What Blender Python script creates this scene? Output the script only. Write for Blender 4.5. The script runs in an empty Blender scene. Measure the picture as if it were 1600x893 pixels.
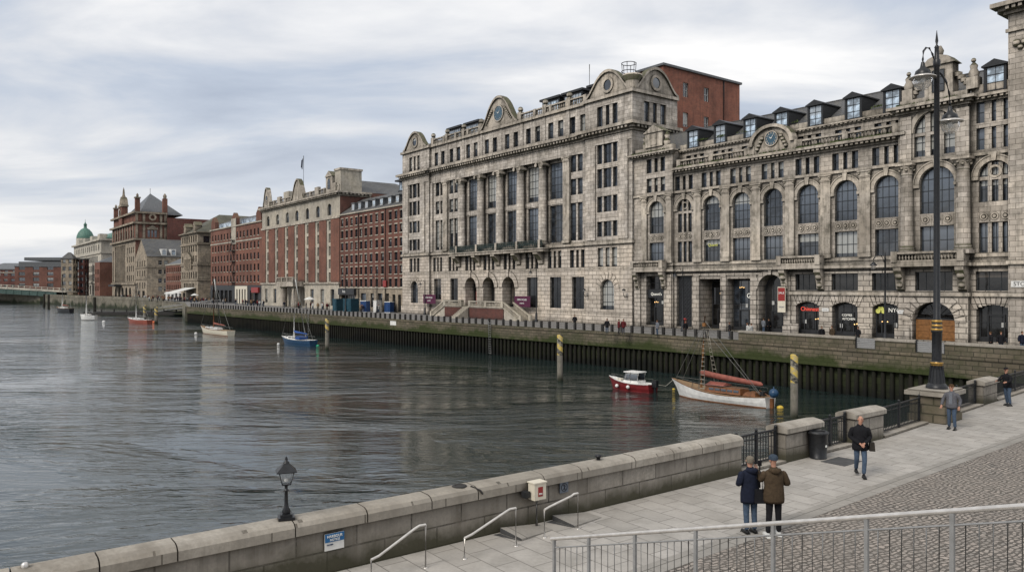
import bpy, bmesh, math, random
from mathutils import Vector, Matrix
random.seed(7)
PI = math.pi
SC = bpy.context.scene
COL = SC.collection
# ------------------------------------------------------------------ materials
def newmat(name):
    m = bpy.data.materials.new(name); m.use_nodes = True
    nt = m.node_tree; b = nt.nodes['Principled BSDF']
    return m, nt, b
def nd(nt, t, **k):
    n = nt.nodes.new(t)
    for a, v in k.items():
        if a.startswith('i_'):
            key = a[2:]
            key = int(key) if key.isdigit() else key.replace('_', ' ')
            n.inputs[key].default_value = v
        else: setattr(n, a, v)
    return n
def ln(nt, a, b): nt.links.new(a, b)
def c4(c): return (c[0], c[1], c[2], 1)
def ramp(nt, src, stops):
    r = nt.nodes.new('ShaderNodeValToRGB'); e = r.color_ramp.elements
    e[0].position, e[0].color = stops[0][0], c4(stops[0][1]) if len(stops[0][1]) > 1 else (stops[0][1][0],)*3+(1,)
    e[1].position, e[1].color = stops[-1][0], c4(stops[-1][1]) if len(stops[-1][1]) > 1 else (stops[-1][1][0],)*3+(1,)
    for p, c in stops[1:-1]:
        x = e.new(p); x.color = c4(c) if len(c) > 1 else (c[0],)*3+(1,)
    ln(nt, src, r.inputs[0]); return r.outputs[0]
def mix(nt, f, a, b, mode='MIX'):
    n = nt.nodes.new('ShaderNodeMix'); n.data_type = 'RGBA'; n.blend_type = mode
    for s, v in ((n.inputs[0], f), (n.inputs[6], a), (n.inputs[7], b)):
        if isinstance(v, (int, float)): s.default_value = v
        elif isinstance(v, tuple): s.default_value = c4(v)
        else: ln(nt, v, s)
    return n.outputs[2]
def mth(nt, op, a, b=0.0, c=None):
    n = nt.nodes.new('ShaderNodeMath'); n.operation = op
    for i, v in enumerate((a, b) if c is None else (a, b, c)):
        if isinstance(v, (int, float)): n.inputs[i].default_value = v
        else: ln(nt, v, n.inputs[i])
    return n.outputs[0]
def noise(nt, vec, scale, detail=4, rough=.55, dist=0):
    n = nd(nt, 'ShaderNodeTexNoise'); n.inputs['Scale'].default_value = scale
    n.inputs['Detail'].default_value = detail; n.inputs['Roughness'].default_value = rough
    n.inputs['Distortion'].default_value = dist
    if vec is not None: ln(nt, vec, n.inputs['Vector'])
    return n.outputs['Fac']
def comb(nt, x, y, z=0.0):
    n = nt.nodes.new('ShaderNodeCombineXYZ')
    for i, v in enumerate((x, y, z)):
        if isinstance(v, (int, float)): n.inputs[i].default_value = v
        else: ln(nt, v, n.inputs[i])
    return n.outputs[0]
def bump(nt, h, s, d=.02, prev=None):
    n = nt.nodes.new('ShaderNodeBump'); n.inputs['Strength'].default_value = s; n.inputs['Distance'].default_value = d
    ln(nt, h, n.inputs['Height'])
    if prev is not None: ln(nt, prev, n.inputs['Normal'])
    return n.outputs[0]
def plain(name, c, rough=.6, metal=0, var=.25, sc=6, bmp=.15, spec=.4):
    m, nt, b = newmat(name)
    tc = nd(nt, 'ShaderNodeTexCoord'); f = noise(nt, tc.outputs['Object'], sc, 5)
    dk = tuple(x*(1-var) for x in c); lt = tuple(min(1, x*(1+var)) for x in c)
    ln(nt, ramp(nt, f, [(.3, dk), (.7, lt)]), b.inputs['Base Color'])
    b.inputs['Roughness'].default_value = rough; b.inputs['Metallic'].default_value = metal
    b.inputs['Specular IOR Level'].default_value = spec
    if bmp: ln(nt, bump(nt, noise(nt, tc.outputs['Object'], sc*4, 3), bmp, .01), b.inputs['Normal'])
    return m
def masonry(name, c1, c2, mortar, bw, bh, msz=.012, dirt=.5, dirtc=(.06, .055, .045), moss=.5, rough=.85, bstr=.6, flat=False, rot=0, colvar=1.0, streak=.5, offset=.5, lowdirt=None, grain=.12, wob=0, soot_shade=0, nrm=False):
    m, nt, b = newmat(name)
    tc = nd(nt, 'ShaderNodeTexCoord'); O = tc.outputs['Object']
    if flat:
        mp = nd(nt, 'ShaderNodeMapping'); ln(nt, O, mp.inputs[0]); mp.inputs['Rotation'].default_value[2] = rot
        if wob: 
            wn = nd(nt, 'ShaderNodeTexNoise'); wn.inputs['Scale'].default_value = 2.2; ln(nt, O, wn.inputs['Vector']); va = nd(nt, 'ShaderNodeVectorMath', operation='SCALE'); ln(nt, wn.outputs['Color'], va.inputs[0]); va.inputs['Scale'].default_value = wob; vb = nd(nt, 'ShaderNodeVectorMath', operation='ADD'); ln(nt, O, vb.inputs[0]); ln(nt, va.outputs[0], vb.inputs[1]); ln(nt, vb.outputs[0], mp.inputs[0])
        vec = mp.outputs[0]; sx = nd(nt, 'ShaderNodeSeparateXYZ'); ln(nt, O, sx.inputs[0])
    else:
        sx = nd(nt, 'ShaderNodeSeparateXYZ'); ln(nt, O, sx.inputs[0])
        vec = comb(nt, mth(nt, 'ADD', sx.outputs[0], sx.outputs[1]), sx.outputs[2])
        if nrm:      # run the courses along the wall whatever way it faces
            tn = nd(nt, 'ShaderNodeNewGeometry'); tx = nd(nt, 'ShaderNodeSeparateXYZ'); ln(nt, tn.outputs['True Normal'], tx.inputs[0])
            vec = comb(nt, mth(nt, 'SUBTRACT', mth(nt, 'MULTIPLY', sx.outputs[1], tx.outputs[0]), mth(nt, 'MULTIPLY', sx.outputs[0], tx.outputs[1])), sx.outputs[2])
    br = nd(nt, 'ShaderNodeTexBrick'); ln(nt, vec, br.inputs['Vector']); br.offset = offset
    br.inputs['Color1'].default_value = c4(c1); br.inputs['Color2'].default_value = c4(c2); br.inputs['Mortar'].default_value = c4(mortar)
    br.inputs['Scale'].default_value = 1; br.inputs['Mortar Size'].default_value = msz
    br.inputs['Mortar Smooth'].default_value = .2; br.inputs['Bias'].default_value = 0
    br.inputs['Brick Width'].default_value = bw; br.inputs['Row Height'].default_value = bh
    big = noise(nt, O, .22, 6, .6); mid = noise(nt, O, 1.7, 5, .65); fine = noise(nt, O, 14, 4, .6)
    col = mix(nt, ramp(nt, mid, [(.38, (.0,)), (.72, (.5*colvar,))]), br.outputs['Color'], tuple(x*.62 for x in c1))
    col = mix(nt, ramp(nt, big, [(.40, (.0,)), (.7, (.3*colvar,))]), col, (c2[0]*1.06, c2[1]*1.0, c2[2]*.93))
    patch = noise(nt, O, .16, 3, .5, .6)
    if not flat: col = mix(nt, 1.0, col, ramp(nt, patch, [(.36, (.70, .69, .67)), (.5, (.95, .95, .95)), (.64, (1.12, 1.10, 1.06))]), 'MULTIPLY')
    # vertical water streaks of soot
    st = comb(nt, mth(nt, 'MULTIPLY', mth(nt, 'ADD', sx.outputs[0], sx.outputs[1]), 1.6), mth(nt, 'MULTIPLY', sx.outputs[2], .13))
    sn = noise(nt, st if not flat else O, 1.0 if not flat else .5, 6, .7)
    col = mix(nt, ramp(nt, mth(nt, 'MULTIPLY', sn, mth(nt, 'ADD', mid, .5)), [(.46, (.0,)), (.72, (streak,))]), col, dirtc)
    col = mix(nt, ramp(nt, fine, [(.35, (grain*2,)), (.62, (.0,))]), col, tuple(x*.5 for x in c1))
    # soot and moss on ledges: faces that look up
    ge = nd(nt, 'ShaderNodeNewGeometry'); gz = nd(nt, 'ShaderNodeSeparateXYZ'); ln(nt, ge.outputs['True Normal'], gz.inputs[0])
    if not flat:
        up = mth(nt, 'MULTIPLY', mth(nt, 'GREATER_THAN', mth(nt, 'ABSOLUTE', gz.outputs[2]), .5), moss)
        mc = mix(nt, ramp(nt, noise(nt, O, 2.5, 3), [(.4, (.0,)), (.6, (1.,))]), (.09, .08, .055), (.055, .065, .02))
        col = mix(nt, up, col, mc)
        if dirt:
            col = mix(nt, ramp(nt, noise(nt, O, .6, 7, .72), [(.5, (.0,)), (.72, (dirt,))]), col, dirtc)
    if soot_shade:  # recess shade put into the colour from occlusion, mixed with streaky soot
        ao = nd(nt, 'ShaderNodeAmbientOcclusion'); ao.samples = 4; ao.inputs['Distance'].default_value = soot_shade
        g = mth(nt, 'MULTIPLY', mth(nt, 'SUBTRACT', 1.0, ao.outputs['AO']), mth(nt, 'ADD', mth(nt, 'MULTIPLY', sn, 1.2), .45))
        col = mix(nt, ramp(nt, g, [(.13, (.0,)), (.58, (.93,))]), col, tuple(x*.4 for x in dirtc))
    if lowdirt:
        z0, z1, lc = lowdirt
        g = mth(nt, 'DIVIDE', mth(nt, 'SUBTRACT', z1, mth(nt, 'ADD', sx.outputs[2], mth(nt, 'MULTIPLY', mid, (z1-z0)*.9))), (z1-z0))
        g = mth(nt, 'ADD', g, mth(nt, 'MULTIPLY', mth(nt, 'SUBTRACT', big, .42), 2.6))
        col = mix(nt, ramp(nt, g, [(.05, (.0,)), (.5, (.92,))]), col, lc)
    ln(nt, col, b.inputs['Base Color']); b.inputs['Roughness'].default_value = rough
    b.inputs['Specular IOR Level'].default_value = .3
    n1 = bump(nt, mth(nt, 'MULTIPLY', br.outputs['Fac'], -1.0), bstr, .03)
    ln(nt, bump(nt, fine, .35, .012, n1), b.inputs['Normal'])
    return m
M = {}
M['lime'] = masonry('limestone', (.76, .695, .62), (.44, .395, .345), (.10, .085, .07), 1.15, .55, .024, soot_shade=1.3, grain=.2, dirt=.66, streak=.75, dirtc=(.085, .075, .06), moss=.75)
M['lime_rust'] = masonry('limestone_rusticated', (.74, .66, .57), (.54, .475, .405), (.06, .05, .04), 1.6, .6, .045, soot_shade=1.0, grain=.2, dirt=.35, streak=.5, bstr=1, dirtc=(.10, .09, .07), moss=.6)
M['sand'] = masonry('sandstone', (.70, .63, .55), (.38, .34, .295), (.09, .075, .06), 1.0, .48, .024, soot_shade=1.4, grain=.22, dirt=.55, streak=.6, dirtc=(.07, .065, .05), moss=.85)
M['sand_rust'] = masonry('sandstone_rusticated', (.68, .615, .535), (.43, .385, .335), (.04, .035, .03), 1.3, .56, .05, soot_shade=1.2, grain=.22, dirt=.45, streak=.5, bstr=1, moss=.7)
M['trim'] = masonry('stone_trim', (.64, .575, .49), (.44, .39, .33), (.2, .17, .14), 1.4, 3.3, .01, soot_shade=.7, grain=.2, dirt=.8, streak=.85, dirtc=(.06, .055, .04), moss=.9)
M['ltrim'] = masonry('pale_stone_trim', (.50, .46, .39), (.45, .41, .34), (.22, .19, .16), 2.2, 3.3, .008, dirt=.4, streak=.4, moss=.5)
M['farstone'] = masonry('far_sandstone', (.46, .39, .30), (.27, .225, .175), (.12, .10, .08), 1.2, .6, .016, soot_shade=1.6, dirt=.7, streak=.6, moss=.7)
M['white_st'] = masonry('portland_stone', (.60, .56, .48), (.5, .47, .41), (.25, .22, .19), 1.5, .7, .012, dirt=.3, streak=.4, moss=.5)
def brick(n, c1, c2, **k): return masonry(n, c1, c2, (.17, .14, .12), .46, .15, .014, dirt=.45, streak=.45, dirtc=(.05, .035, .03), bstr=.3, moss=.4, soot_shade=.8, **k)
M['brick'] = brick('red_brick', (.215, .085, .06), (.14, .058, .044))
M['brick2'] = brick('orange_brick', (.255, .105, .07), (.175, .077, .055))
M['brickroof'] = brick('weathered_red_brick', (.36, .135, .085), (.27, .105, .07))
M['brick3'] = brick('dark_brick', (.16, .05, .038), (.11, .035, .03))
M['tarbrick'] = brick('plinth_brick', (.15, .05, .038), (.10, .035, .03))
M['slate'] = masonry('slate_roof', (.085, .09, .10), (.12, .12, .12), (.03, .03, .03), .5, .32, .02, dirt=.2, dirtc=(.16, .15, .12), moss=0, streak=.5, rough=.6, flat=False)
M['gslate'] = masonry('mossy_slate_roof', (.10, .10, .075), (.14, .135, .10), (.04, .04, .03), .5, .32, .02, moss=0, streak=.5, rough=.7)
M['lead'] = plain('lead_sheet', (.10, .105, .11), .5, 0, .3, 2)
M['dark'] = plain('dark_grey_paint', (.022, .023, .025), .45, 0, .3)
M['blackiron'] = plain('black_painted_iron', (.014, .015, .017), .38, 0, .4, 12)
M['greeniron'] = plain('green_black_iron', (.018, .032, .028), .45, 0, .4)
M['gold'] = plain('gilded_band', (.45, .27, .07), .4, .6, .2)
M['frame'] = plain('window_frame_dark', (.03, .034, .038), .4, 0, .2)
M['wframe'] = plain('window_frame_white', (.62, .61, .58), .5, 0, .12)
M['steel'] = plain('stainless_steel', (.62, .59, .55), .3, .6, .15, 9, .05)
M['grail'] = plain('grey_painted_rail', (.30, .30, .295), .42, .3, .15, 9, .1)
M['bridgep'] = plain('dull_green_bridge_paint', (.045, .08, .07), .6, 0, .35, 1.2)
M['weed'] = plain('ledge_weeds', (.06, .085, .022), .9, 0, .5, 3)
M['copper'] = plain('green_copper', (.075, .16, .125), .6, 0, .35, 1.2)
M['wood'] = plain('varnished_wood', (.17, .07, .028), .4, 0, .35, 3)
M['oak'] = plain('oak_door', (.21, .095, .03), .45, 0, .3, 4)
M['pilewood'] = masonry('tarred_piles', (.013, .011, .008), (.015, .013, .009), (.01, .01, .01), 9, 9, .001, dirt=.6, dirtc=(.012, .015, .006), moss=0, streak=.8, rough=.85, lowdirt=(-4.2, -2.7, (.003, .004, .003)))
M['postwood'] = plain('weathered_post', (.03, .028, .026), .8, 0, .4, 5)
M['white'] = plain('white_paint', (.70, .69, .66), .4, 0, .16, 2.5)
M['cream'] = plain('cream_paint', (.62, .57, .46), .45, 0, .1, 4)
M['red'] = plain('red_hull_paint', (.15, .014, .016), .4, 0, .35, 2)
M['coral'] = plain('coral_hull_paint', (.28, .08, .055), .4, 0, .2, 3)
M['navy'] = plain('blue_hull_paint', (.018, .055, .115), .4, 0, .2, 3)
M['bluep'] = plain('blue_plastic', (.012, .045, .14), .4, 0, .2, 3)
M['teal'] = plain('teal_container_paint', (.012, .052, .075), .45, 0, .25, 3)
M['canvas'] = plain('faded_red_canvas', (.23, .075, .055), .85, 0, .25, 3, .5)
M['bcanvas'] = plain('blue_canvas', (.02, .07, .25), .8, 0, .2, 5, .4)
M['wcanvas'] = plain('pale_canvas', (.6, .6, .57), .8, 0, .1, 5, .2)
M['yellow'] = plain('yellow_paint', (.55, .38, .05), .5, 0, .3, 8)
M['orange'] = plain('orange_buoy', (.7, .14, .03), .4, 0, .1)
M['green'] = plain('green_buoy', (.02, .28, .15), .4, 0, .1)
M['rope'] = plain('rope', (.42, .39, .33), .9, 0, .2)
M['wire'] = plain('rigging_wire', (.14, .14, .13), .5, .4, .2)
M['bluesign'] = plain('blue_sign_face', (.02, .12, .28), .4, 0, .05)
M['redsign'] = plain('red_sign_face', (.26, .028, .025), .4, 0, .1)
M['purple'] = plain('purple_banner', (.075, .012, .04), .7, 0, .2)
M['signtext'] = plain('white_lettering', (.75, .75, .72), .5, 0, .03)
M['blacktext'] = plain('black_lettering', (.01, .01, .012), .5, 0, .03)
M['navytext'] = plain('navy_lettering', (.02, .05, .12), .5, 0, .03)
M['greyplate'] = plain('grey_blue_plate', (.12, .14, .17), .5, 0, .1)
M['tar'] = plain('asphalt', (.06, .06, .06), .9, 0, .3, 3)
M['int'] = plain('dim_interior', (.012, .011, .011), .8, 0, .5, 2)
M['intl'] = plain('shop_interior', (.05, .04, .032), .7, 0, .7, 1.5)
def emis(n, c, s):
    m, nt, b = newmat(n); b.inputs['Base Color'].default_value = c4(c)
    b.inputs['Emission Color'].default_value = c4(c); b.inputs['Emission Strength'].default_value = s
    tc = nd(nt, 'ShaderNodeTexCoord'); f = noise(nt, tc.outputs['Object'], 5, 2)
    ln(nt, mth(nt, 'MULTIPLY', ramp(nt, f, [(.3, (.75,)), (.7, (1.,))]), s), b.inputs['Emission Strength'])
    return m
M['lit_red'] = emis('lit_red_letters', (.75, .08, .05), .7)
M['lit_white'] = emis('lit_white_letters', (.8, .78, .7), .35)
M['lit_yellow'] = emis('lit_yellow_letters', (.5, .5, .12), .35)
M['lit_warm'] = emis('warm_shop_lamp', (1, .62, .25), 2.2)
def glassmat(name, dark, light, p, rough=.05, spec=.9):
    m, nt, b = newmat(name)
    oi = nd(nt, 'ShaderNodeObjectInfo'); tc = nd(nt, 'ShaderNodeTexCoord'); sx = nd(nt, 'ShaderNodeSeparateXYZ')
    ln(nt, tc.outputs['Generated'], sx.inputs[0])
    r = oi.outputs['Random']
    # a blind or curtain drawn to a random height in some of the windows
    r2 = mth(nt, 'FRACT', mth(nt, 'MULTIPLY', r, 37.7))
    has = mth(nt, 'LESS_THAN', r, p)
    cov = mth(nt, 'GREATER_THAN', sx.outputs[2], mth(nt, 'MULTIPLY', r2, .9))
    fold = noise(nt, comb(nt, mth(nt, 'MULTIPLY', sx.outputs[0], 14), 0.0), 1, 2)
    f = mth(nt, 'MULTIPLY', mth(nt, 'MULTIPLY', has, cov), mth(nt, 'ADD', fold, .25))
    room = noise(nt, tc.outputs['Object'], .9, 3)
    dk = mix(nt, ramp(nt, room, [(.42, (.0,)), (.6, (1.,))]), dark, tuple(x*4 for x in dark)); dk = mix(nt, mth(nt, 'MULTIPLY', mth(nt, 'GREATER_THAN', mth(nt, 'FRACT', mth(nt, 'MULTIPLY', r, 91.3)), .5), mth(nt, 'MULTIPLY', sx.outputs[2], .9)), dk, (.13, .155, .19) if spec > .5 else (.03, .03, .03))  # sky reflection towards the top of some panes, put into the colour
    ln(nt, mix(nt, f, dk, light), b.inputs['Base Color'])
    b.inputs['Roughness'].default_value = rough; b.inputs['Specular IOR Level'].default_value = spec; b.inputs['IOR'].default_value = 1.6
    wn = noise(nt, tc.outputs['Object'], .8, 2)
    ln(nt, bump(nt, wn, .12, .05), b.inputs['Normal'])
    return m
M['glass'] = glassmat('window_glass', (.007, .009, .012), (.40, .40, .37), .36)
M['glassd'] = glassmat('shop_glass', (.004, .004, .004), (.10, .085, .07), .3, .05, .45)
M['roofglass'] = glassmat('rooflight_glass', (.17, .21, .25), (.36, .40, .44), .5, .12)
def clearglass():
    m, nt, b = newmat('lantern_glass'); b.inputs['Transmission Weight'].default_value = .9
    tc = nd(nt, 'ShaderNodeTexCoord'); ln(nt, ramp(nt, noise(nt, tc.outputs['Object'], 8, 3), [(.3, (.75, .78, .8)), (.7, (.9, .92, .93))]), b.inputs['Base Color'])
    b.inputs['Roughness'].default_value = .05; b.inputs['IOR'].default_value = 1.15; b.inputs['Alpha'].default_value = .55
    return m
M['clear'] = clearglass()
def cloth(n, c, sc=18): return plain(n, c, .9, 0, .22, sc, .35, .15)
M['skin'] = plain('skin', (.42, .22, .15), .55, 0, .08, 10, .05)
M['jeans'] = cloth('blue_denim', (.055, .08, .12)); M['blackcloth'] = cloth('black_cloth', (.012, .012, .014))
M['navycloth'] = cloth('navy_padded_cloth', (.012, .015, .028)); M['browncloth'] = cloth('brown_cloth', (.06, .042, .026))
M['greycloth'] = cloth('grey_cloth', (.10, .10, .11)); M['shirt'] = cloth('grey_shirt', (.14, .15, .17))
M['hairg'] = cloth('grey_hair', (.16, .14, .11), 40); M['hairb'] = cloth('brown_hair', (.07, .04, .02), 40)
M['knit'] = cloth('blue_grey_knit', (.04, .055, .075), 30); M['bagc'] = cloth('dark_bag_cloth', (.025, .022, .018))
M['redcloth'] = cloth('dark_red_cloth', (.10, .018, .02)); M['palecloth'] = cloth('pale_cloth', (.42, .42, .40)); M['tancloth'] = cloth('tan_cloth', (.25, .17, .10))
M['shoe'] = plain('black_shoe_leather', (.01, .01, .01), .4); M['sole'] = plain('white_sole', (.6, .6, .58), .6)
# ground
M['paving'] = masonry('promenade_slabs', (.43, .405, .37), (.34, .32, .29), (.12, .11, .10), .92, .6, .012, dirt=.3, moss=0, flat=True, rot=-(math.atan2(.605, .796)+PI/2), streak=.35, dirtc=(.13, .12, .10), rough=.75, bstr=.4, grain=.1)
M['band'] = masonry('edge_slabs', (.32, .30, .27), (.27, .255, .23), (.08, .075, .065), 1.3, 5, .014, flat=True, rot=-math.atan2(.635, .772), streak=.3, dirtc=(.14, .13, .11), rough=.75, bstr=.4)
M['setts'] = masonry('granite_setts', (.38, .33, .285), (.24, .22, .195), (.05, .045, .038), .19, .12, .024, flat=True, rot=-math.atan2(.635, .772)+.12, streak=.4, dirtc=(.13, .115, .10), rough=.7, bstr=1, colvar=.8, wob=.34)
M['farpave'] = masonry('quay_paving', (.22, .215, .205), (.19, .185, .18), (.11, .10, .10), 1.2, .8, .012, flat=True, rot=.92, streak=.4, dirtc=(.11, .105, .10), rough=.7, bstr=.2)
M['parapet'] = masonry('granite_parapet', (.40, .365, .315), (.28, .255, .22), (.05, .045, .04), 1.25, .435, .018, nrm=True, dirt=.55, dirtc=(.10, .085, .065), moss=0, streak=.75, bstr=.7, grain=.28, soot_shade=.35, lowdirt=(-.1, .85, (.05, .047, .028)))
M['coping'] = masonry('granite_coping', (.46, .42, .36), (.36, .33, .285), (.08, .07, .055), 1.9, 6, .016, nrm=True, soot_shade=.25, dirt=.65, dirtc=(.13, .11, .085), moss=0, streak=.5, bstr=.6, grain=.25)
M['quay'] = masonry('quay_stone', (.20, .165, .12), (.115, .10, .072), (.03, .03, .02), .95, .36, .03, nrm=True, dirt=.8, dirtc=(.05, .055, .025), moss=.6, streak=.8, bstr=.8, lowdirt=(-1.8, -.3, (.028, .04, .008)))
M['quaylow'] = masonry('quay_lower_wall', (.035, .042, .016), (.022, .028, .012), (.006, .006, .005), 1.1, .6, .03, dirt=.7, dirtc=(.012, .014, .008), moss=.6, streak=.8, lowdirt=(-4.3, -2.6, (.006, .007, .005)))
M['farquay'] = masonry('far_quay_wall', (.24, .22, .18), (.19, .17, .14), (.06, .06, .04), 2, .8, .02, dirt=.6, dirtc=(.06, .065, .03), moss=.4, streak=.6, lowdirt=(-4.2, -1.2, (.012, .02, .006)))
M['clock'] = plain('blue_clock_face', (.05, .10, .14), .35, 0, .1)
# wet water
def water():
    m, nt, b = newmat('river_water'); tc = nd(nt, 'ShaderNodeTexCoord'); O = tc.outputs['Object']
    mp = nd(nt, 'ShaderNodeMapping'); ln(nt, O, mp.inputs[0]); mp.inputs['Rotation'].default_value[2] = -.12; mp.inputs['Scale'].default_value = (.45, 1.25, 1)
    a = noise(nt, mp.outputs[0], 1.25, 4, .58, 1.2); c = noise(nt, mp.outputs[0], .22, 2, .5, 1.2); e = noise(nt, mp.outputs[0], 3.6, 2, .5, .4)
    mq = nd(nt, 'ShaderNodeMapping'); ln(nt, O, mq.inputs[0]); mq.inputs['Scale'].default_value = (.5, 1.3, 1); mq.inputs['Rotation'].default_value[2] = .3
    sw = noise(nt, mq.outputs[0], .05, 5, .6, 1.2)
    gust = ramp(nt, sw, [(.40, (.05,)), (.60, (1.,))])
    h = mth(nt, 'ADD', mth(nt, 'MULTIPLY', a, .55), mth(nt, 'ADD', mth(nt, 'MULTIPLY', c, 1.5), mth(nt, 'MULTIPLY', e, .07)))
    h = mth(nt, 'MULTIPLY', h, mth(nt, 'ADD', gust, .25))
    ln(nt, bump(nt, h, 1.0, .15), b.inputs['Normal'])
    b.inputs['Base Color'].default_value = (.022, .030, .027, 1)
    ln(nt, ramp(nt, sw, [(.3, (.010, .020, .018)), (.7, (.018, .028, .028))]), b.inputs['Base Color'])
    b.inputs['Roughness'].default_value = .03; b.inputs['IOR'].default_value = 1.6; b.inputs['Specular IOR Level'].default_value = .5
    return m
M['water'] = water()
# ------------------------------------------------------------------ mesh builder
class MB:
    def __init__(s): s.v = []; s.f = []; s.m = []; s.sm = []
    def add(s, vs, fs, mat=0, smooth=False):
        n = len(s.v); s.v += [tuple(p) for p in vs]
        for f in fs: s.f.append(tuple(i+n for i in f)); s.m.append(mat); s.sm.append(smooth)
    def box(s, x0, x1, y0, y1, z0, z1, mat=0, T=None):
        vs = [(x, y, z) for x in (x0, x1) for y in (y0, y1) for z in (z0, z1)]
        if T: vs = [T(*p) for p in vs]
        s.add(vs, [(0, 1, 3, 2), (4, 6, 7, 5), (0, 4, 5, 1), (2, 3, 7, 6), (0, 2, 6, 4), (1, 5, 7, 3)], mat)
    def prism(s, poly, a0, a1, fn, mat=0, caps=True, smooth=False):   # poly of (p,q), extruded along a: fn(p,q,a)->xyz
        n = len(poly); vs = [fn(p, q, a0) for p, q in poly]+[fn(p, q, a1) for p, q in poly]
        s.add(vs, [(i, (i+1) % n, n+(i+1) % n, n+i) for i in range(n)], mat, smooth)
        if caps: s.add(vs, [tuple(range(n-1, -1, -1)), tuple(range(n, 2*n))], mat)
    def lathe(s, prof, cx=0, cy=0, n=16, mat=0, T=None, smooth=True, a0=0, a1=2*PI):
        full = abs(a1-a0-2*PI) < 1e-6; k = n if full else n+1; vs = []
        for r, z in prof:
            for i in range(k):
                a = a0+(a1-a0)*i/n; vs.append((cx+r*math.cos(a), cy+r*math.sin(a), z))
        if T: vs = [T(*p) for p in vs]
        fs = []
        for j in range(len(prof)-1):
            for i in range(n):
                i2 = (i+1) % k if full else i+1
                fs.append((j*k+i, j*k+i2, (j+1)*k+i2, (j+1)*k+i))
        s.add(vs, fs, mat, smooth)
        if full:
            if prof[0][0] > 1e-4: s.add(vs[:k], [tuple(range(k-1, -1, -1))], mat)
            if prof[-1][0] > 1e-4: s.add(vs[-k:], [tuple(range(k))], mat)
    def tube(s, pts, r, n=8, mat=0, smooth=True, cap=True):
        pts = [Vector(p) for p in pts]; rs = r if isinstance(r, (list, tuple)) else [r]*len(pts); vs = []
        ref = None
        for i, p in enumerate(pts):
            d = (pts[min(i+1, len(pts)-1)]-pts[max(i-1, 0)]).normalized()
            if ref is None: ref = Vector((0, 0, 1)) if abs(d.z) < .9 else Vector((1, 0, 0))
            x = d.cross(ref)
            if x.length < 1e-3: x = d.cross(Vector((0, 1, 0)))
            x.normalize(); y = d.cross(x).normalized(); ref = y if abs(d.z) >= .9 else ref
            for k in range(n):
                a = 2*PI*k/n; vs.append(tuple(p+rs[i]*(math.cos(a)*x+math.sin(a)*y)))
        fs = [(j*n+i, j*n+(i+1) % n, (j+1)*n+(i+1) % n, (j+1)*n+i) for j in range(len(pts)-1) for i in range(n)]
        s.add(vs, fs, mat, smooth)
        if cap: s.add(vs, [tuple(range(n-1, -1, -1)), tuple(range(len(vs)-n, len(vs)))], mat)
    def ball(s, c, r, mat=0, n=12, sz=1):
        s.lathe([(max(r*math.sin(PI*j/8), .0005), c[2]-r*sz*math.cos(PI*j/8)) for j in range(9)], c[0], c[1], n, mat)
    def mesh(s, name, mats, org=(0, 0, 0)):
        me = bpy.data.meshes.new(name)
        me.from_pydata([(a-org[0], b-org[1], c-org[2]) for a, b, c in s.v], [], s.f)
        for m in mats: me.materials.append(M[m] if isinstance(m, str) else m)
        me.polygons.foreach_set('material_index', s.m); me.polygons.foreach_set('use_smooth', s.sm)
        me.validate(); me.update(); return me
def link(name, data, parent=None, loc=(0, 0, 0), rz=0):
    o = bpy.data.objects.new(name, data); COL.objects.link(o); o.location = loc; o.rotation_euler = (0, 0, rz)
    if parent: o.parent = parent
    return o
def tag(o, label=None, cat=None, group=None, kind=None):
    for k, v in (('label', label), ('category', cat), ('group', group), ('kind', kind)):
        if v: o[k] = v
    return o
def empty(name, loc, rz, label, cat, group=None):
    o = link(name, None, None, loc, rz); o.empty_display_size = .3
    return tag(o, label, cat, group)
def part(name, mb, mats, parent, org=(0, 0, 0), label=None):
    o = link(name, mb.mesh(name, mats if isinstance(mats, (list, tuple)) else [mats], org), parent)
    if label: o['label'] = label
    return o
def copytree(o, parent=None):
    c = o.copy(); COL.objects.link(c)
    if parent: c.parent = parent
    for ch in list(o.children): copytree(ch, c)
    return c
def text(body, size, mat, parent, loc, rot, name='lettering', ext=.01, align='CENTER'):
    cu = bpy.data.curves.new(name, 'FONT'); cu.body = body; cu.size = size; cu.extrude = ext; cu.align_x = align; cu.align_y = 'CENTER'
    t = bpy.data.objects.new('tmp', cu); COL.objects.link(t)
    dg = bpy.context.evaluated_depsgraph_get(); me = bpy.data.meshes.new_from_object(t.evaluated_get(dg)); me.name = name
    bpy.data.objects.remove(t); me.materials.clear(); me.materials.append(M[mat])
    o = link(name, me, parent, loc); o.rotation_euler = rot; return o
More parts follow.
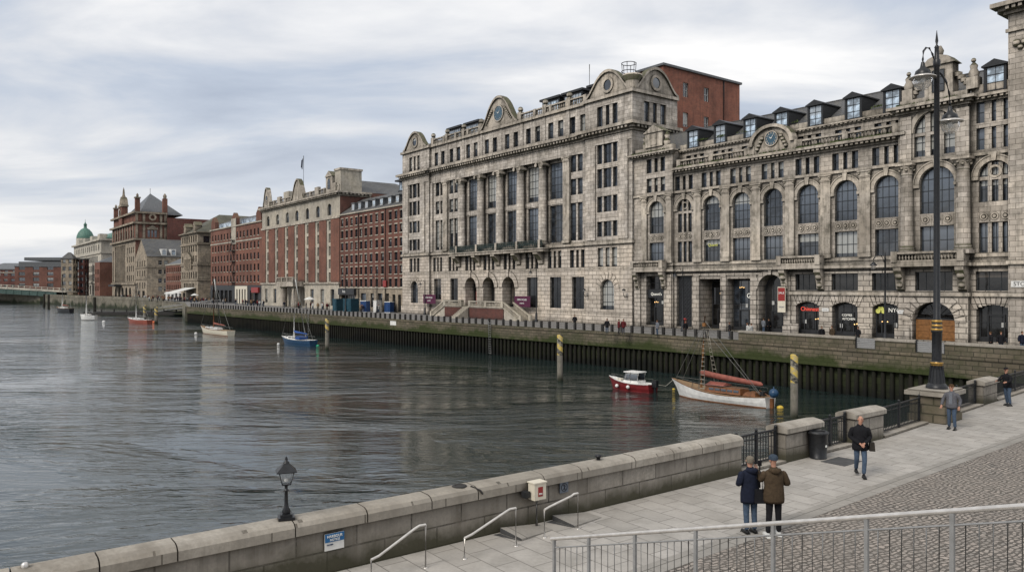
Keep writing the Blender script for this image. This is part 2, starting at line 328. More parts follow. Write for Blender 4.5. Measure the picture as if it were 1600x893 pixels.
# ------------------------------------------------------------------ street frame: u to the right along the facades, o into the block
P0 = (16.7, 106.7); DU = (.604, -.797); DO = (.797, .604); RZ = math.atan2(-.797, .604)
def W(u, o, z=0): return (P0[0]+DU[0]*u+DO[0]*o, P0[1]+DU[1]*u+DO[1]*o, z)
class Bld:
    def __init__(s, name, label, u0, o0=0, cat='building', group=None):
        s.u0, s.o0 = u0, o0; s.root = empty(name, W(u0, o0), RZ, label, cat, group); s.cache = {}
    def part(s, name, mb, mats, parent=None, label=None):
        p = part(name, mb, mats, parent or s.root, (s.u0, s.o0, 0) if parent is None else (0, 0, 0), label); return p
WCACHE = {}
def arcpts(w, h, kind, n=10):    # outline of an opening centred on x=0, base z=0
    if kind == 'r': return [(-w/2, 0), (w/2, 0), (w/2, h), (-w/2, h)]
    if kind == 'o': return [(w/2*math.cos(2*PI*i/20), w/2+w/2*math.sin(2*PI*i/20)) for i in range(20)]
    if kind == 'a': zc, R, cx = h-w/2, w/2, 0; a0 = 0
    else:
        s = .16*w; R = (w*w/4+s*s)/(2*s); zc = h-R; a0 = math.asin((R-s)/R)
    arc = [(R*math.cos(a0+(PI-2*a0)*i/n), zc+R*math.sin(a0+(PI-2*a0)*i/n)) for i in range(n+1)]
    return [(-w/2, 0), (w/2, 0)]+arc
def win_meshes(w, h, kind, nx, ny, fr='frame', gl='glass', t=.07):
    key = (round(w, 2), round(h, 2), kind, nx, ny, fr, gl, t)
    if key in WCACHE: return WCACHE[key]
    f = MB(); g = MB(); out = arcpts(w, h, kind)
    g.add([(x, .06, z) for x, z in out], [tuple(range(len(out)))])
    cx, cz = 0, h/2
    inn = []
    sx, sz = (w-2*t)/w, (h-2*t)/h
    inn = [(x*sx, (z-cz)*sz+cz) for x, z in out]; n = len(out)
    vs = [(x, y, z) for y in (0, .1) for x, z in out]+[(x, y, z) for y in (0, .1) for x, z in inn]
    fs = []
    for i in range(n):
        j = (i+1) % n
        fs += [(i, j, 2*n+j, 2*n+i), (2*n+i, 2*n+j, 3*n+j, 3*n+i)]
    f.add(vs, fs)
    def top(x):
        if kind == 'r': return h
        R = w/2 if kind == 'a' else None
        if kind in 'ao': return (h-w/2 if kind == 'a' else w/2)+math.sqrt(max(w*w/4-x*x, 0))
        s = .16*w; R = (w*w/4+s*s)/(2*s); return h-R+math.sqrt(R*R-x*x)
    b = .03 if w < 2 else .045
    for i in range(1, nx):
        x = -w/2+w*i/nx; f.box(x-b/2, x+b/2, .01, .08, (0 if kind != 'o' else w/2-math.sqrt(w*w/4-x*x)), top(x)-.02)
    for j in range(1, ny):
        z = h*j/ny; hw = w/2-.02
        if kind == 'a' and z > h-w/2: hw = math.sqrt(max(w*w/4-(z-h+w/2)**2, 0))
        if kind == 'o': hw = math.sqrt(max(w*w/4-(z-w/2)**2, 0))
        f.box(-hw, hw, .005, .085, z-b*.7, z+b*.7)
    r = (f.mesh('window', [fr]), g.mesh('pane', [gl])); WCACHE[key] = r; return r
def facade(B, mb, a0, a1, z0, z1, ops, face='r', off=0, depth=.35, m=0, rm=None, fr='frame', gl='glass', trim=None, sill=0, lint=0, nowin=False, name='window'):
    """wall plane with real openings; ops: dict(a,z,w,h,k,nx,ny,mull,depth,gl,fr)"""
    rm = m if rm is None else rm
    f = (lambda a, z, d: (a, off+d, z)) if face == 'r' else (lambda a, z, d: (off-d, a, z))
    A = {a0, a1}; Z = {z0, z1}
    for p in ops:
        A |= {p['a']-p['w']/2, p['a']+p['w']/2}; Z |= {p['z'], p['z']+p['h']}
    A = sorted(x for x in A if a0 <= x <= a1); Z = sorted(x for x in Z if z0 <= x <= z1)
    def clean(L):
        r = [L[0]]
        for x in L[1:]:
            if x-r[-1] > 1e-4: r.append(x)
        return r
    A, Z = clean(A), clean(Z)
    for i in range(len(A)-1):
        am = (A[i]+A[i+1])/2; run = None
        for j in range(len(Z)-1):
            zm = (Z[j]+Z[j+1])/2
            hole = any(abs(am-p['a']) < p['w']/2 and p['z'] < zm < p['z']+p['h'] for p in ops)
            if hole:
                if run is not None: mb.add([f(A[i], run, 0), f(A[i+1], run, 0), f(A[i+1], Z[j], 0), f(A[i], Z[j], 0)], [(0, 1, 2, 3)], m); run = None
            elif run is None: run = Z[j]
        if run is not None: mb.add([f(A[i], run, 0), f(A[i+1], run, 0), f(A[i+1], z1, 0), f(A[i], z1, 0)], [(0, 1, 2, 3)], m)
    for p in ops:
        a, z, w, h, k = p['a'], p['z'], p['w'], p['h'], p.get('k', 'r'); d = p.get('depth', depth)
        out = arcpts(w, h, k); n = len(out)
        vs = [f(a+x, z+q, 0) for x, q in out]+[f(a+x, z+q, d+.12) for x, q in out]
        mb.add(vs, [(i, (i+1) % n, n+(i+1) % n, n+i) for i in range(n)], rm)
        if k in 'as':
            arc = out[2:]
            for i in range(len(arc)-1):
                (x1, q1), (x2, q2) = arc[i], arc[i+1]
                mb.add([f(a+x1, z+q1, 0), f(a+x2, z+q2, 0), f(a+x2, z+h, 0), f(a+x1, z+h, 0)], [(0, 1, 2, 3)], m)
        if k == 'o':
            for i in range(n):
                (x1, q1), (x2, q2) = out[i], out[(i+1) % n]; e = h if (q1+q2)/2 > w/2 else 0
                mb.add([f(a+x1, z+q1, 0), f(a+x2, z+q2, 0), f(a+x2, z+e, 0), f(a+x1, z+e, 0)], [(0, 1, 2, 3)], m)
        mu = p.get('mull', 1); T = (lambda x, y, q: f(x, q, y))
        tb = trim if trim is not None else mb
        for i in range(1, mu):
            x = a-w/2+(w*i/mu if not p.get('mp') else w*p['mp'][i-1]); mw = p.get('mw', .32)
            zt = h if k == 'r' else (h-w/2+math.sqrt(max(w*w/4-(x-a)**2, 0)) if k == 'a' else h)
            mb.box(x-mw/2, x+mw/2, .07, d+.11, z+.003, z+zt-.003, m, T)
        if p.get('tr'):
            zz = z+p['tr']; mb.box(a-w/2+.003, a+w/2-.003, .08, d+.11, zz-.16, zz+.16, m, T)
        if sill: tb.box(a-w/2-.12, a+w/2+.12, -.09, .1, z-.2, z-.003, 0, T)
        if lint: tb.box(a-w/2-.12, a+w/2+.12, -.04, .1, z+h+.003, z+h+lint, 0, T)
        if not nowin and not p.get('nowin'):
            fm, pm = win_meshes(w, h, k, p.get('nx', 2), p.get('ny', 3), p.get('fr', fr), p.get('gl', gl), p.get('t', .07))
            if face == 'r': loc, rz = (a-B.u0, off+d-B.o0, z), 0
            else: loc, rz = (off-d-B.u0, a-B.o0, z), PI/2
            wo = link(name, fm, B.root, loc, rz); link('pane', pm, wo)
def ledge(mb, u0, u1, o, z0, z1, pr, ret=0, m=0, retl=0):
    mb.box(u0-(pr if retl is not None else 0), u1+pr, o-pr, o+.25, z0, z1, m)
    if ret: mb.box(u1-.15, u1+pr, o+.25, o+ret, z0, z1, m)
def cornice(mb, u0, u1, o, z, h, pr, ret=0, m=0, dent=.0, left=True):
    l = 0 if left else None
    for a, b, q in ((0, .3, .25), (.3, .62, .55), (.62, 1, 1)): ledge(mb, u0, u1, o, z+h*a+.001, z+h*b, pr*q, ret, m, l)
    if dent:
        n = max(1, int((u1-u0)/dent)); s = (u1-u0)/n
        for i in range(n):
            x = u0+s*(i+.5); mb.box(x-dent*.28, x+dent*.28, o-pr*.86, o+.02, z+h*.3+.004, z+h*.62-.004-.02, m)
        if ret:
            n = int(ret/dent)
            for i in range(n):
                y = o+ret*(i+.5)/n; mb.box(u1-.05, u1+pr*.86, y-dent*.28, y+dent*.28, z+h*.3+.004, z+h*.62-.024, m)
BALP = [(.09, 0), (.09, .08), (.05, .14), (.115, .34), (.10, .48), (.05, .74), (.05, .82), (.09, .88), (.09, 1)]
def balustrade(mb, u0, u1, o, z, h, m=0, step=.42, piers=True):
    L = u1-u0; mb.box(u0, u1, o, o+.4, z, z+.18, m); mb.box(u0, u1, o-.04, o+.44, z+h-.2, z+h, m)
    n = max(1, int(L/step))
    for i in range(n):
        mb.lathe([(r*1.15, z+.18+(h-.38)*t) for r, t in BALP], u0+(i+.5)*L/n, o+.2, 6, m)
    if piers:
        k = max(1, round(L/4.6))
        for i in range(k+1):
            x = u0+.3+(L-.6)*i/k; mb.box(x-.3, x+.3, o-.07, o+.47, z+.002, z+h+.06, m)
def archring(mb, u, o, zs, r0, r1, pr, m=0, key=True, n=14):
    for i in range(n):
        a, b = PI*i/n, PI*(i+1)/n
        poly = [(u+r0*math.cos(a), zs+r0*math.sin(a)), (u+r1*math.cos(a), zs+r1*math.sin(a)), (u+r1*math.cos(b), zs+r1*math.sin(b)), (u+r0*math.cos(b), zs+r0*math.sin(b))]
        mb.prism(poly, o-pr, o+.02, lambda p, q, y: (p, y, q), m)
    if key: mb.prism([(u-.16, zs+r0-.05), (u+.16, zs+r0-.05), (u+.28, zs+r1+.32), (u-.28, zs+r1+.32)], o-pr-.16, o+.01, lambda p, q, y: (p, y, q), m)
def column(mb, u, o, z0, z1, r, m=0, n=14):
    h = z1-z0
    mb.box(u-r*1.35, u+r*1.35, o-r*1.35, o+r*1.35, z0, z0+.35, m)
    mb.lathe([(r*1.28, z0+.35), (r*1.3, z0+.5), (r*1.1, z0+.62), (r*1.18, z0+.75), (r, z0+.9), (r*1.0, z0+h*.35), (r*.93, z0+h*.75), (r*.86, z1-1.15), (r*.95, z1-1.08), (r*.88, z1-1.0), (r*.9, z1-.7)], u, o, n, m)
def capital(mb, u, o, z1, r, m=0):
    mb.box(u-r*1.25, u+r*1.25, o-r*1.25, o+r*1.25, z1-.22, z1, m)
    mb.lathe([(r*.9, z1-.95), (r*1.02, z1-.6), (r*1.2, z1-.22)], u, o, 12, m)
    for s in (-1, 1):
        mb.prism([(u+s*r*1.08+.3*math.cos(2*PI*i/10), z1-.48+.3*math.sin(2*PI*i/10)) for i in range(10)], o-r*1.28, o+r*.9, lambda p, q, y: (p, y, q), m)
def pilaster(mb, u, o, z0, z1, w, pr, m=0, cap=True):
    mb.box(u-w/2, u+w/2, o-pr, o+.02, z0, z1-.75, m)
    mb.box(u-w/2-.1, u+w/2+.1, o-pr-.1, o+.02, z0+.002, z0+.4, m)
    if cap:
        mb.box(u-w/2-.05, u+w/2+.05, o-pr-.05, o+.02, z1-.75, z1-.62, m)
        mb.prism([(u-w/2, z1-.62), (u+w/2, z1-.62), (u+w/2+.14, z1-.14), (u-w/2-.14, z1-.14)], o-pr-.1, o+.02, lambda p, q, y: (p, y, q), m)
        mb.box(u-w/2-.18, u+w/2+.18, o-pr-.18, o+.02, z1-.14, z1, m)
        for s in (-1, 1): mb.ball((u+s*(w/2-.02), o-pr-.1, z1-.3), .14, m, 8)
def bellgable(mb, u, o, z, hw, h, th, m=0, face='r', shoulder=.9):
    """curved scrolled gable: convex top, concave flanks"""
    pts = []
    for i in range(21):
        t = -1+2*i/20; x = t*hw; s = abs(t)
        y = h*(1-.42*(s/.55)**2) if s < .55 else h*.58*max(0, 1-((s-.55)/.45))**1.5+h*.0
        pts.append((x, z+max(y, .0)+.12))
    poly = [(-hw, z)]+pts+[(hw, z)]
    fn = (lambda p, q, y: (u+p, o+y, q)) if face == 'r' else (lambda p, q, y: (u-y, o+p, q))
    mb.prism(poly, 0, th, fn, m)
    for i in range(20):     # moulded coping along the curve
        (x1, q1), (x2, q2) = pts[i], pts[i+1]
        mb.prism([(x1, q1-.22), (x2, q2-.22), (x2, q2+.16), (x1, q1+.16)], -.28, th+.1, fn, m)
def frame_ring(mb, u, o, zc, r0, r1, pr, m=0, face='r', n=20):
    fn = (lambda p, q, y: (u+p, o+y, q)) if face == 'r' else (lambda p, q, y: (u-y, o+p, q))
    for i in range(n):
        a, b = 2*PI*i/n, 2*PI*(i+1)/n
        mb.prism([(r0*math.cos(a), zc+r0*math.sin(a)), (r1*math.cos(a), zc+r1*math.sin(a)), (r1*math.cos(b), zc+r1*math.sin(b)), (r0*math.cos(b), zc+r0*math.sin(b))], -pr, .02, fn, m)
def disc(mb, u, o, zc, r, pr, m=0, face='r', n=24):
    fn = (lambda p, q, y: (u+p, o+y, q)) if face == 'r' else (lambda p, q, y: (u-y, o+p, q))
    mb.prism([(r*math.cos(2*PI*i/n), zc+r*math.sin(2*PI*i/n)) for i in range(n)], -pr, .02, fn, m)
def roundels(mb, a0, a1, o, z, m=0, n=3, r=.3):
    for i in range(n):
        x = a0+(a1-a0)*(i+.5)/n; frame_ring(mb, x, o, z, r*.68, r, .08, m, n=12); disc(mb, x, o, z, r*.42, .14, m, n=8)
        mb.box(a0+(a1-a0)*i/n-.03, a0+(a1-a0)*i/n+.03, o-.05, o+.01, z-r-.08, z+r+.08, m)
def clock(B, u, o, z, r, face='r'):
    c = MB(); disc(c, u, o, z, r, .1); k = B.part('clock', c, 'clock')
    n = MB(); frame_ring(n, u, o, z, r*1.0, r*1.16, .16, 0, n=24)
    for i in range(12):
        a = 2*PI*i/12; x, q = u+r*.8*math.cos(a), z+r*.8*math.sin(a); n.box(x-.045, x+.045, o-.125, o-.095, q-.1, q+.1)
    d = part('dial', n, 'trim', k, (B.u0, B.o0, 0)); k2 = MB()
    for a, L, w in ((.9, r*.75, .05), (2.5, r*.5, .07)):
        x, q = math.cos(a), math.sin(a); k2.prism([(u-q*w, z+x*w), (u+q*w, z-x*w), (u+x*L, z+q*L)], o-.17, o-.14, lambda p, s, y: (p, y, s))
    part('hand', k2, 'signtext', k, (B.u0, B.o0, 0))
# pile materials
M['pilegrey'] = masonry('weathered_pile', (.26, .235, .20), (.22, .20, .17), (.1, .1, .08), 9, 9, .001, dirt=.6, dirtc=(.05, .06, .03), moss=0, streak=.7, lowdirt=(-.5, 1.8, (.012, .016, .007)))
def stripes():
    m, nt, b = newmat('pile_stripes'); tc = nd(nt, 'ShaderNodeTexCoord'); s = nd(nt, 'ShaderNodeSeparateXYZ'); ln(nt, tc.outputs['Object'], s.inputs[0])
    v = mth(nt, 'FRACT', mth(nt, 'ADD', mth(nt, 'MULTIPLY', s.outputs[2], .95), mth(nt, 'MULTIPLY', s.outputs[0], .8)))
    c = mix(nt, mth(nt, 'GREATER_THAN', v, .5), (.5, .36, .06), (.02, .02, .02)); n = noise(nt, tc.outputs['Object'], 5, 5)
    ln(nt, mix(nt, ramp(nt, n, [(.42, (.0,)), (.6, (.7,))]), c, (.30, .27, .2)), b.inputs['Base Color']); b.inputs['Roughness'].default_value = .7; return m
M['stripes'] = stripes()
# ------------------------------------------------------------------ world, sun, camera
w = bpy.data.worlds.new('World'); SC.world = w; w.use_nodes = True; nt = w.node_tree
bg = nt.nodes['Background']; out = nt.nodes['World Output']
sky = nd(nt, 'ShaderNodeTexSky'); sky.sky_type = 'NISHITA'; sky.sun_disc = False
SUNEL, SUNAZ = math.radians(42), math.radians(222)      # azimuth measured clockwise from +Y
sky.sun_elevation = SUNEL; sky.sun_rotation = SUNAZ
ln(nt, sky.outputs[0], bg.inputs[0]); bg.inputs[1].default_value = .08
tc = nd(nt, 'ShaderNodeTexCoord'); sx = nd(nt, 'ShaderNodeSeparateXYZ'); ln(nt, tc.outputs['Generated'], sx.inputs[0])
zz = mth(nt, 'ADD', mth(nt, 'MAXIMUM', sx.outputs[2], 0.0), .14)
uv = comb(nt, mth(nt, 'DIVIDE', sx.outputs[0], zz), mth(nt, 'DIVIDE', sx.outputs[1], zz))
mp = nd(nt, 'ShaderNodeMapping'); ln(nt, uv, mp.inputs[0]); mp.inputs['Rotation'].default_value[2] = .35; mp.inputs['Scale'].default_value = (.62, .95, 1); mp.inputs['Location'].default_value = (20.3, 3.3, 0)
n1 = noise(nt, mp.outputs[0], 1.35, 8, .54, .35); n2 = noise(nt, mp.outputs[0], .42, 3, .5, .2)
f = mth(nt, 'ADD', mth(nt, 'MULTIPLY', n1, .55), mth(nt, 'MULTIPLY', n2, .45))
cl = ramp(nt, f, [(.38, (.31, .37, .48)), (.46, (.45, .51, .61)), (.525, (.65, .67, .71)), (.60, (.90, .89, .88))])
hz = ramp(nt, sx.outputs[2], [(.0, (1.,)), (.30, (.0,))])
cl = mix(nt, mth(nt, 'MULTIPLY', hz, .55), cl, (.76, .755, .75))
b2 = nd(nt, 'ShaderNodeBackground'); ln(nt, cl, b2.inputs[0]); b2.inputs[1].default_value = 1.2
ms = nd(nt, 'ShaderNodeMixShader'); ms.inputs[0].default_value = .93
ln(nt, bg.outputs[0], ms.inputs[1]); ln(nt, b2.outputs[0], ms.inputs[2]); ln(nt, ms.outputs[0], out.inputs[0])
sd = bpy.data.lights.new('sun', 'SUN'); sd.energy = 2.4; sd.angle = math.radians(22); sd.color = (1, .94, .86)
so = bpy.data.objects.new('sun', sd); COL.objects.link(so)
sdir = Vector((math.sin(SUNAZ)*math.cos(SUNEL), math.cos(SUNAZ)*math.cos(SUNEL), math.sin(SUNEL)))
so.rotation_euler = sdir.to_track_quat('Z', 'Y').to_euler(); so.location = (-40, -40, 60)
cd = bpy.data.cameras.new('camera'); cam = bpy.data.objects.new('camera', cd); COL.objects.link(cam)
cam.location = (0, 0, 5.6); cam.rotation_euler = (PI/2, 0, 0); cd.sensor_width = 36; cd.lens = 27.0; cd.clip_end = 6000; cd.clip_start = .1
SC.camera = cam
SC.view_settings.view_transform = 'Standard'; SC.view_settings.look = 'None'; SC.view_settings.exposure = 0; SC.view_settings.gamma = 1
SC.render.engine = 'CYCLES'
# ------------------------------------------------------------------ setting
WZ = -4.2
def struct(name, mb, mats): o = part(name, mb, mats, None); o['kind'] = 'structure'; return o
m = MB(); m.add([(-3000, -800, WZ), (3000, -800, WZ), (3000, 4000, WZ), (-3000, 4000, WZ)], [(0, 1, 2, 3)]); struct('water', m, 'water')
ND = (.796, .605)      # direction of the near wall
E = [(42, 53.6), (16.2, 88.4), (-22, 131.8), (-88, 208), (-109, 255), (-133, 292), (-230, 395), (-262, 430)]
nearpts = [(-60, -27.2), (6.40, 23.32), (13.1, 28.6), (26.6, 41.0), (42, 53.6)]
m = MB()
def slab(m, pts, z0, z1, mt=0, ms=0):
    n = len(pts); vs = [(x, y, z1) for x, y in pts]+[(x, y, z0) for x, y in pts]
    m.add(vs, [tuple(range(n))], mt); m.add(vs, [(i, (i+1) % n, n+(i+1) % n, n+i) for i in range(n)], ms)
slab(m, nearpts+[(900, 53.7), (900, -200), (-60, -200)], -7, 0, 0, 1); struct('promenade', m, ['paving', 'quay'])
m = MB()
slab(m, [(900, 53.6)]+E+[(-700, 640), (-2500, 900), (-2500, 3900), (900, 3900)], -.2, -.002); struct('quayside', m, ['farpave'])
# setts and edging band of the near promenade
LB = ((7.2, 18.5), (.772, .635))
def online(L, off=0): return (LB[0][0]+LB[1][0]*L-LB[1][1]*off, LB[0][1]+LB[1][1]*L+LB[1][0]*off)
m = MB(); m.add([online(-60)+(.012,), online(80)+(.012,), (400, 60, .012), (400, -180, .012), (-40, -180, .012)], [(0, 1, 2, 3, 4)]); struct('sett_paving', m, 'setts')
m = MB(); m.add([online(-60, 0)+(.016,), online(80, 0)+(.016,), online(80, .48)+(.016,), online(-60, .48)+(.016,)], [(0, 1, 2, 3)]); struct('edging_strip', m, 'band')
# ------------------------------------------------------------------ far quay wall with timber piles
def seg(a, b):
    a, b = Vector((a[0], a[1], 0)), Vector((b[0], b[1], 0)); L = (b-a).length; d = (b-a)/L; return a, d, L, Vector((d.y, -d.x, 0))
qr = empty('quay_wall', (E[1][0], E[1][1], 0), 0, 'long weathered stone quay wall with mossy band above dark timber piling', 'quay wall')
org = (E[1][0], E[1][1], 0)
st = MB(); lo = MB(); cp = MB(); pil = []
def framef(a, d, nrm): return lambda x, y, z: tuple(a+d*x+nrm*y+Vector((0, 0, z)))
CTR = Vector((0, 60, 0))
for i in range(3):
    a, d, L, nr = seg(E[i], E[i+1])
    if nr.dot(CTR-a) < 0: nr = -nr
    T = framef(a, d, nr)
    st.box(-.1, L+.1, -.5, .12, -1.75, -.25, 0, T); cp.box(-.1, L+.15, -.55, .2, -.249, .03, 0, T)
    st.box(-.1, L+.1, .12, .2, -1.78, -1.45, 0, T)
    lo.box(0, L, -.5, -.35, -6, -1.751, 0, T)
    n = int(L/.8)
    for k in range(n): pil.append((T, (k+.5)*L/n))
part('stone_wall', st, 'quay', qr, org); part('lower_wall', lo, 'quaylow', qr, org); part('coping', cp, 'quay', qr, org)
pm = MB()
for i, (T, x) in enumerate(pil):
    tgt = MB() if i < 100 else pm
    tgt.lathe([(.2, -6), (.19, -2.1), (.17, -1.76)], 0, 0, 8, 0, (lambda X, Y, Z, T=T, x=x: T(x+X, Y-.12, Z)))
    if i < 100: part('pile', tgt, 'pilewood', qr, org)
o = part('piles', pm, 'pilewood', qr, org); o['kind'] = 'stuff'
# far quay wall (beyond the slip)
fq = empty('quay_wall', (E[5][0], E[5][1], 0), 0, 'distant stone embankment wall below the green domed building', 'quay wall')
f1 = MB(); f2 = MB()
EE = E+[(-700, 640)]
for i in (3, 4, 5, 6, 7):
    a, d, L, nr = seg(EE[i], EE[i+1])
    if nr.dot(CTR-a) < 0: nr = -nr
    T = framef(a, d, nr); f1.box(-.2, L, -.5, .15, -6, -.3, 0, T); f2.box(-.2, L+.1, -.5, .3, -.299, .05, 0, T)
    if i >= 5: f2.box(-.2, L, -.2, .15, .05, 1.0, 0, T)
part('embankment', f1, 'farquay', fq, (E[5][0], E[5][1], 0)); part('coping', f2, 'farquay', fq, (E[5][0], E[5][1], 0))
# parapet of the far quay
a, d, L, nr = seg(E[0], E[1])
if nr.dot(CTR-a) < 0: nr = -nr
T = framef(a, d, nr)
pr = empty('parapet_wall', tuple(a), 0, 'low solid granite parapet on the quay edge in front of the shops', 'wall'); g = MB(); c = MB()
gaps = [(11.2, 13.6), (17.0, 18.9)]; xs = [-.2, 11.2, 13.6, 17.0, 18.9, 31.4]
for x0, x1 in ((-8, 11.2), (13.6, 17.0), (18.9, 31.4)):
    g.box(x0, x1, -.42, .1, .031, .84, 0, T); c.box(x0-.03, x1+.03, -.48, .17, .841, 1.04, 0, T)
part('wall', g, 'quay', pr, tuple(a)); part('coping', c, 'coping', pr, tuple(a))
for (x0, x1), lb in zip(gaps, ('pale slatted barrier filling parapet gap beside the tall lamp post', 'pale slatted barrier filling parapet gap below shop with the leaf sign')):
    o = empty('slatted_barrier', T(x0, 0, 0), 0, lb, 'barrier', 'slatted barriers'); k = MB()
    for j in range(6): k.box(x0+.12, x1-.12, -.12, -.06, .1+j*.15, .21+j*.15, 0, T)
    part('slats', k, 'grail', o, T(x0, 0, 0))
    for q in (x0+.03, x1-.12):
        k = MB(); k.box(q, q+.09, -.16, -.02, .031, 1.1, 0, T); part('post', k, 'dark', o, T(x0, 0, 0))
# bollards along the quay
bm_ = MB(); bm_.box(-.14, .14, -.14, .14, 0, .86); bm_.prism([(-.14, -.14), (.14, -.14), (.14, .14), (-.14, .14)], .86, .9, lambda p, q, z: (p*(1-(z-.86)*6), q*(1-(z-.86)*6), z))
bme = bm_.mesh('timber_bollard', ['postwood'])
dist = [32.6]
wr = MB(); wpts = []
def quaypt(L, off):
    for i in range(3):
        a, d, LL, nr = seg(E[i], E[i+1])
        if L <= LL or i == 2:
            if nr.dot(CTR-a) < 0: nr = -nr
            return a+d*L+nr*off, math.atan2(d.y, d.x)
        L -= LL
tot = sum(seg(E[i], E[i+1])[2] for i in range(3)); L = 32.6; nb = 0
while L < tot-1:
    p, an = quaypt(L, -.3); o = link('timber_bollard', bme, None, (p.x, p.y, .03), an)
    tag(o, 'short dark square post in the long row on the quay edge', 'bollard', 'square posts along the quay edge'); wpts.append((p.x, p.y)); L += 1.56; nb += 1
for z in (.3, .62):
    wr.tube([(x, y, z+.03) for x, y in wpts], .018, 4)
o = part('chain_rail', wr, 'wire', None); tag(o, 'thin wires strung between the dark posts on the quay edge', 'wire')
# ------------------------------------------------------------------ near wall
def NW(L, y, z): return (6.86-ND[0]*L+ND[1]*y, 22.9-ND[1]*L-ND[0]*y, z)   # L back along the wall, y toward the land
nw = empty('promenade_wall', NW(0, 0, 0), 0, 'long granite block wall with pale coping beside the promenade steps', 'wall')
g = MB(); c = MB(); o0 = NW(0, 0, 0)
g.box(0, 70, -.52, -.02, .001, .86, 0, NW); g.box(0, 70, -.56, .0, -7, .001, 0, NW)
def L2(x, y, z): return NW(x, y, z)
x = 0.0; random.seed(3)
while x < 45:
    w_ = random.choice((1.5, 1.9, 2.1, 1.2)); dz = random.uniform(-.006, .006); dy = random.uniform(-.006, .006)
    prof = [(-.58, .861), (.06+dy, .861), (.06+dy, 1.03+dz), (.0+dy, 1.10+dz), (-.10, 1.135+dz), (-.42, 1.145+dz), (-.58, 1.06+dz)]
    c.prism(prof, x+.012, x+w_-.012, lambda p, q, a: NW(a, p, q)); x += w_
part('wall', g, 'parapet', nw, o0); part('coping', c, 'coping', nw, o0)
def pier(name, label, Lc, P, D, w_, proud=.06, dep=.62, h=.93, mat='parapet', grp='granite piers between railings'):
    """granite pier with a slightly domed cap; P point on line, D direction"""
    n = (D[1], -D[0]); T = lambda x, y, z: (P[0]+D[0]*(Lc+x)+n[0]*y, P[1]+D[1]*(Lc+x)+n[1]*y, z)
    o = empty(name, T(0, 0, 0), 0, label, 'pier', grp); b_ = MB(); b_.box(-w_/2, w_/2, -dep, proud-.06, -.02, h, 0, T)
    part('shaft', b_, mat, o, T(0, 0, 0)); c_ = MB()
    prof = [(-dep-.07, h+.001), (proud+.03, h+.001), (proud+.03, h+.15), (proud-.06, h+.21), (-dep*.5, h+.26), (-dep+.05, h+.21), (-dep-.07, h+.15)]
    k = w_/2+.06; c_.prism(prof, -k, -.006, lambda p, q, a: T(a, p, q)); c_.prism(prof, .006, k, lambda p, q, a: T(a, p, q))
    part('cap', c_, 'coping', o, T(0, 0, 0)); return T
Bp, BD = (6.86, 22.9), (.787, .617); Cp, CDr = (13.5, 28.1), (.736, .676)
pier('granite_pier', 'granite pier with domed cap beside the black litter bin', 3.34, Bp, BD, 2.06)
pier('granite_pier', 'granite pier behind the walking man in the dark coat', 7.6, Bp, BD, 2.06)
pier('granite_pier', 'granite pier the man in the flat cap leans on', 12.7, Cp, CDr, 2.1)
# lamp plinth
def PT(x, y, z): return (18.22+CDr[0]*x+CDr[1]*y, 31.65+CDr[1]*x-CDr[0]*y, z)
pl = empty('lamp_plinth', PT(0, 0, 0), 0, 'large mossy stone plinth carrying the tall street lamp', 'plinth'); b_ = MB()
b_.box(-.98, .98, -1.45, .0, 0, .3, 0, PT); b_.box(-.92, .92, -1.4, -.05, .301, 1.1, 0, PT)
part('base', b_, M['quay'], pl, PT(0, 0, 0)); c_ = MB(); c_.box(-1.08, 1.08, -1.56, .11, 1.101, 1.27, 0, PT); c_.box(-.98, .98, -1.46, .02, 1.271, 1.33, 0, PT); part('cap', c_, 'coping', pl, PT(0, 0, 0))
# railings
def railing(label, P, D, x0, x1, h=1.05, off=-.3, gate=False):
    n = (D[1], -D[0]); T = lambda x, y, z: (P[0]+D[0]*x+n[0]*(y+off), P[1]+D[1]*x+n[1]*(y+off), z)
    o = empty('iron_railing', T(x0, 0, 0), 0, label, 'railing', 'black iron railings between the piers'); og = T(x0, 0, 0)
    k = MB(); k.box(x0, x1, -.03, .03, h-.05, h, 0, T); k.box(x0, x1, -.02, .02, h-.2, h-.17, 0, T); k.box(x0, x1, -.02, .02, .12, .16, 0, T)
    part('rail', k, 'blackiron', o, og)
    nb = int((x1-x0)/.14); k = MB()
    for i in range(1, nb):
        x = x0+(x1-x0)*i/nb; k.box(x-.011, x+.011, -.011, .011, .16, h-.05, 0, T)
    part('bars', k, 'blackiron', o, og)
    for x in (x0+.06, (x0+x1)/2, x1-.06):
        k = MB(); k.box(x-.04, x+.04, -.04, .04, 0, h+.04, 0, T); k.ball(T(x, 0, h+.08), .05, 0, 8); part('post', k, 'blackiron', o, og)
    c = MB(); c.box(x0-.02, x1+.02, -.32, .34, .003, .09, 0, T); part('kerb', c, 'coping', o, og)
railing('black iron railing between the end of the granite wall and the first pier', Bp, BD, .06, 2.25)
railing('black iron railing section directly behind the litter bin', Bp, BD, 4.43, 6.5)
railing('black iron railing between the walking man and the lamp plinth', Cp, CDr, .3, 4.6)
railing('black iron railing right of the lamp plinth, behind the man in grey', Cp, CDr, 6.4, 11.58)
railing('black iron railing beyond the pier at the right edge of the picture', Cp, CDr, 13.82, 22)
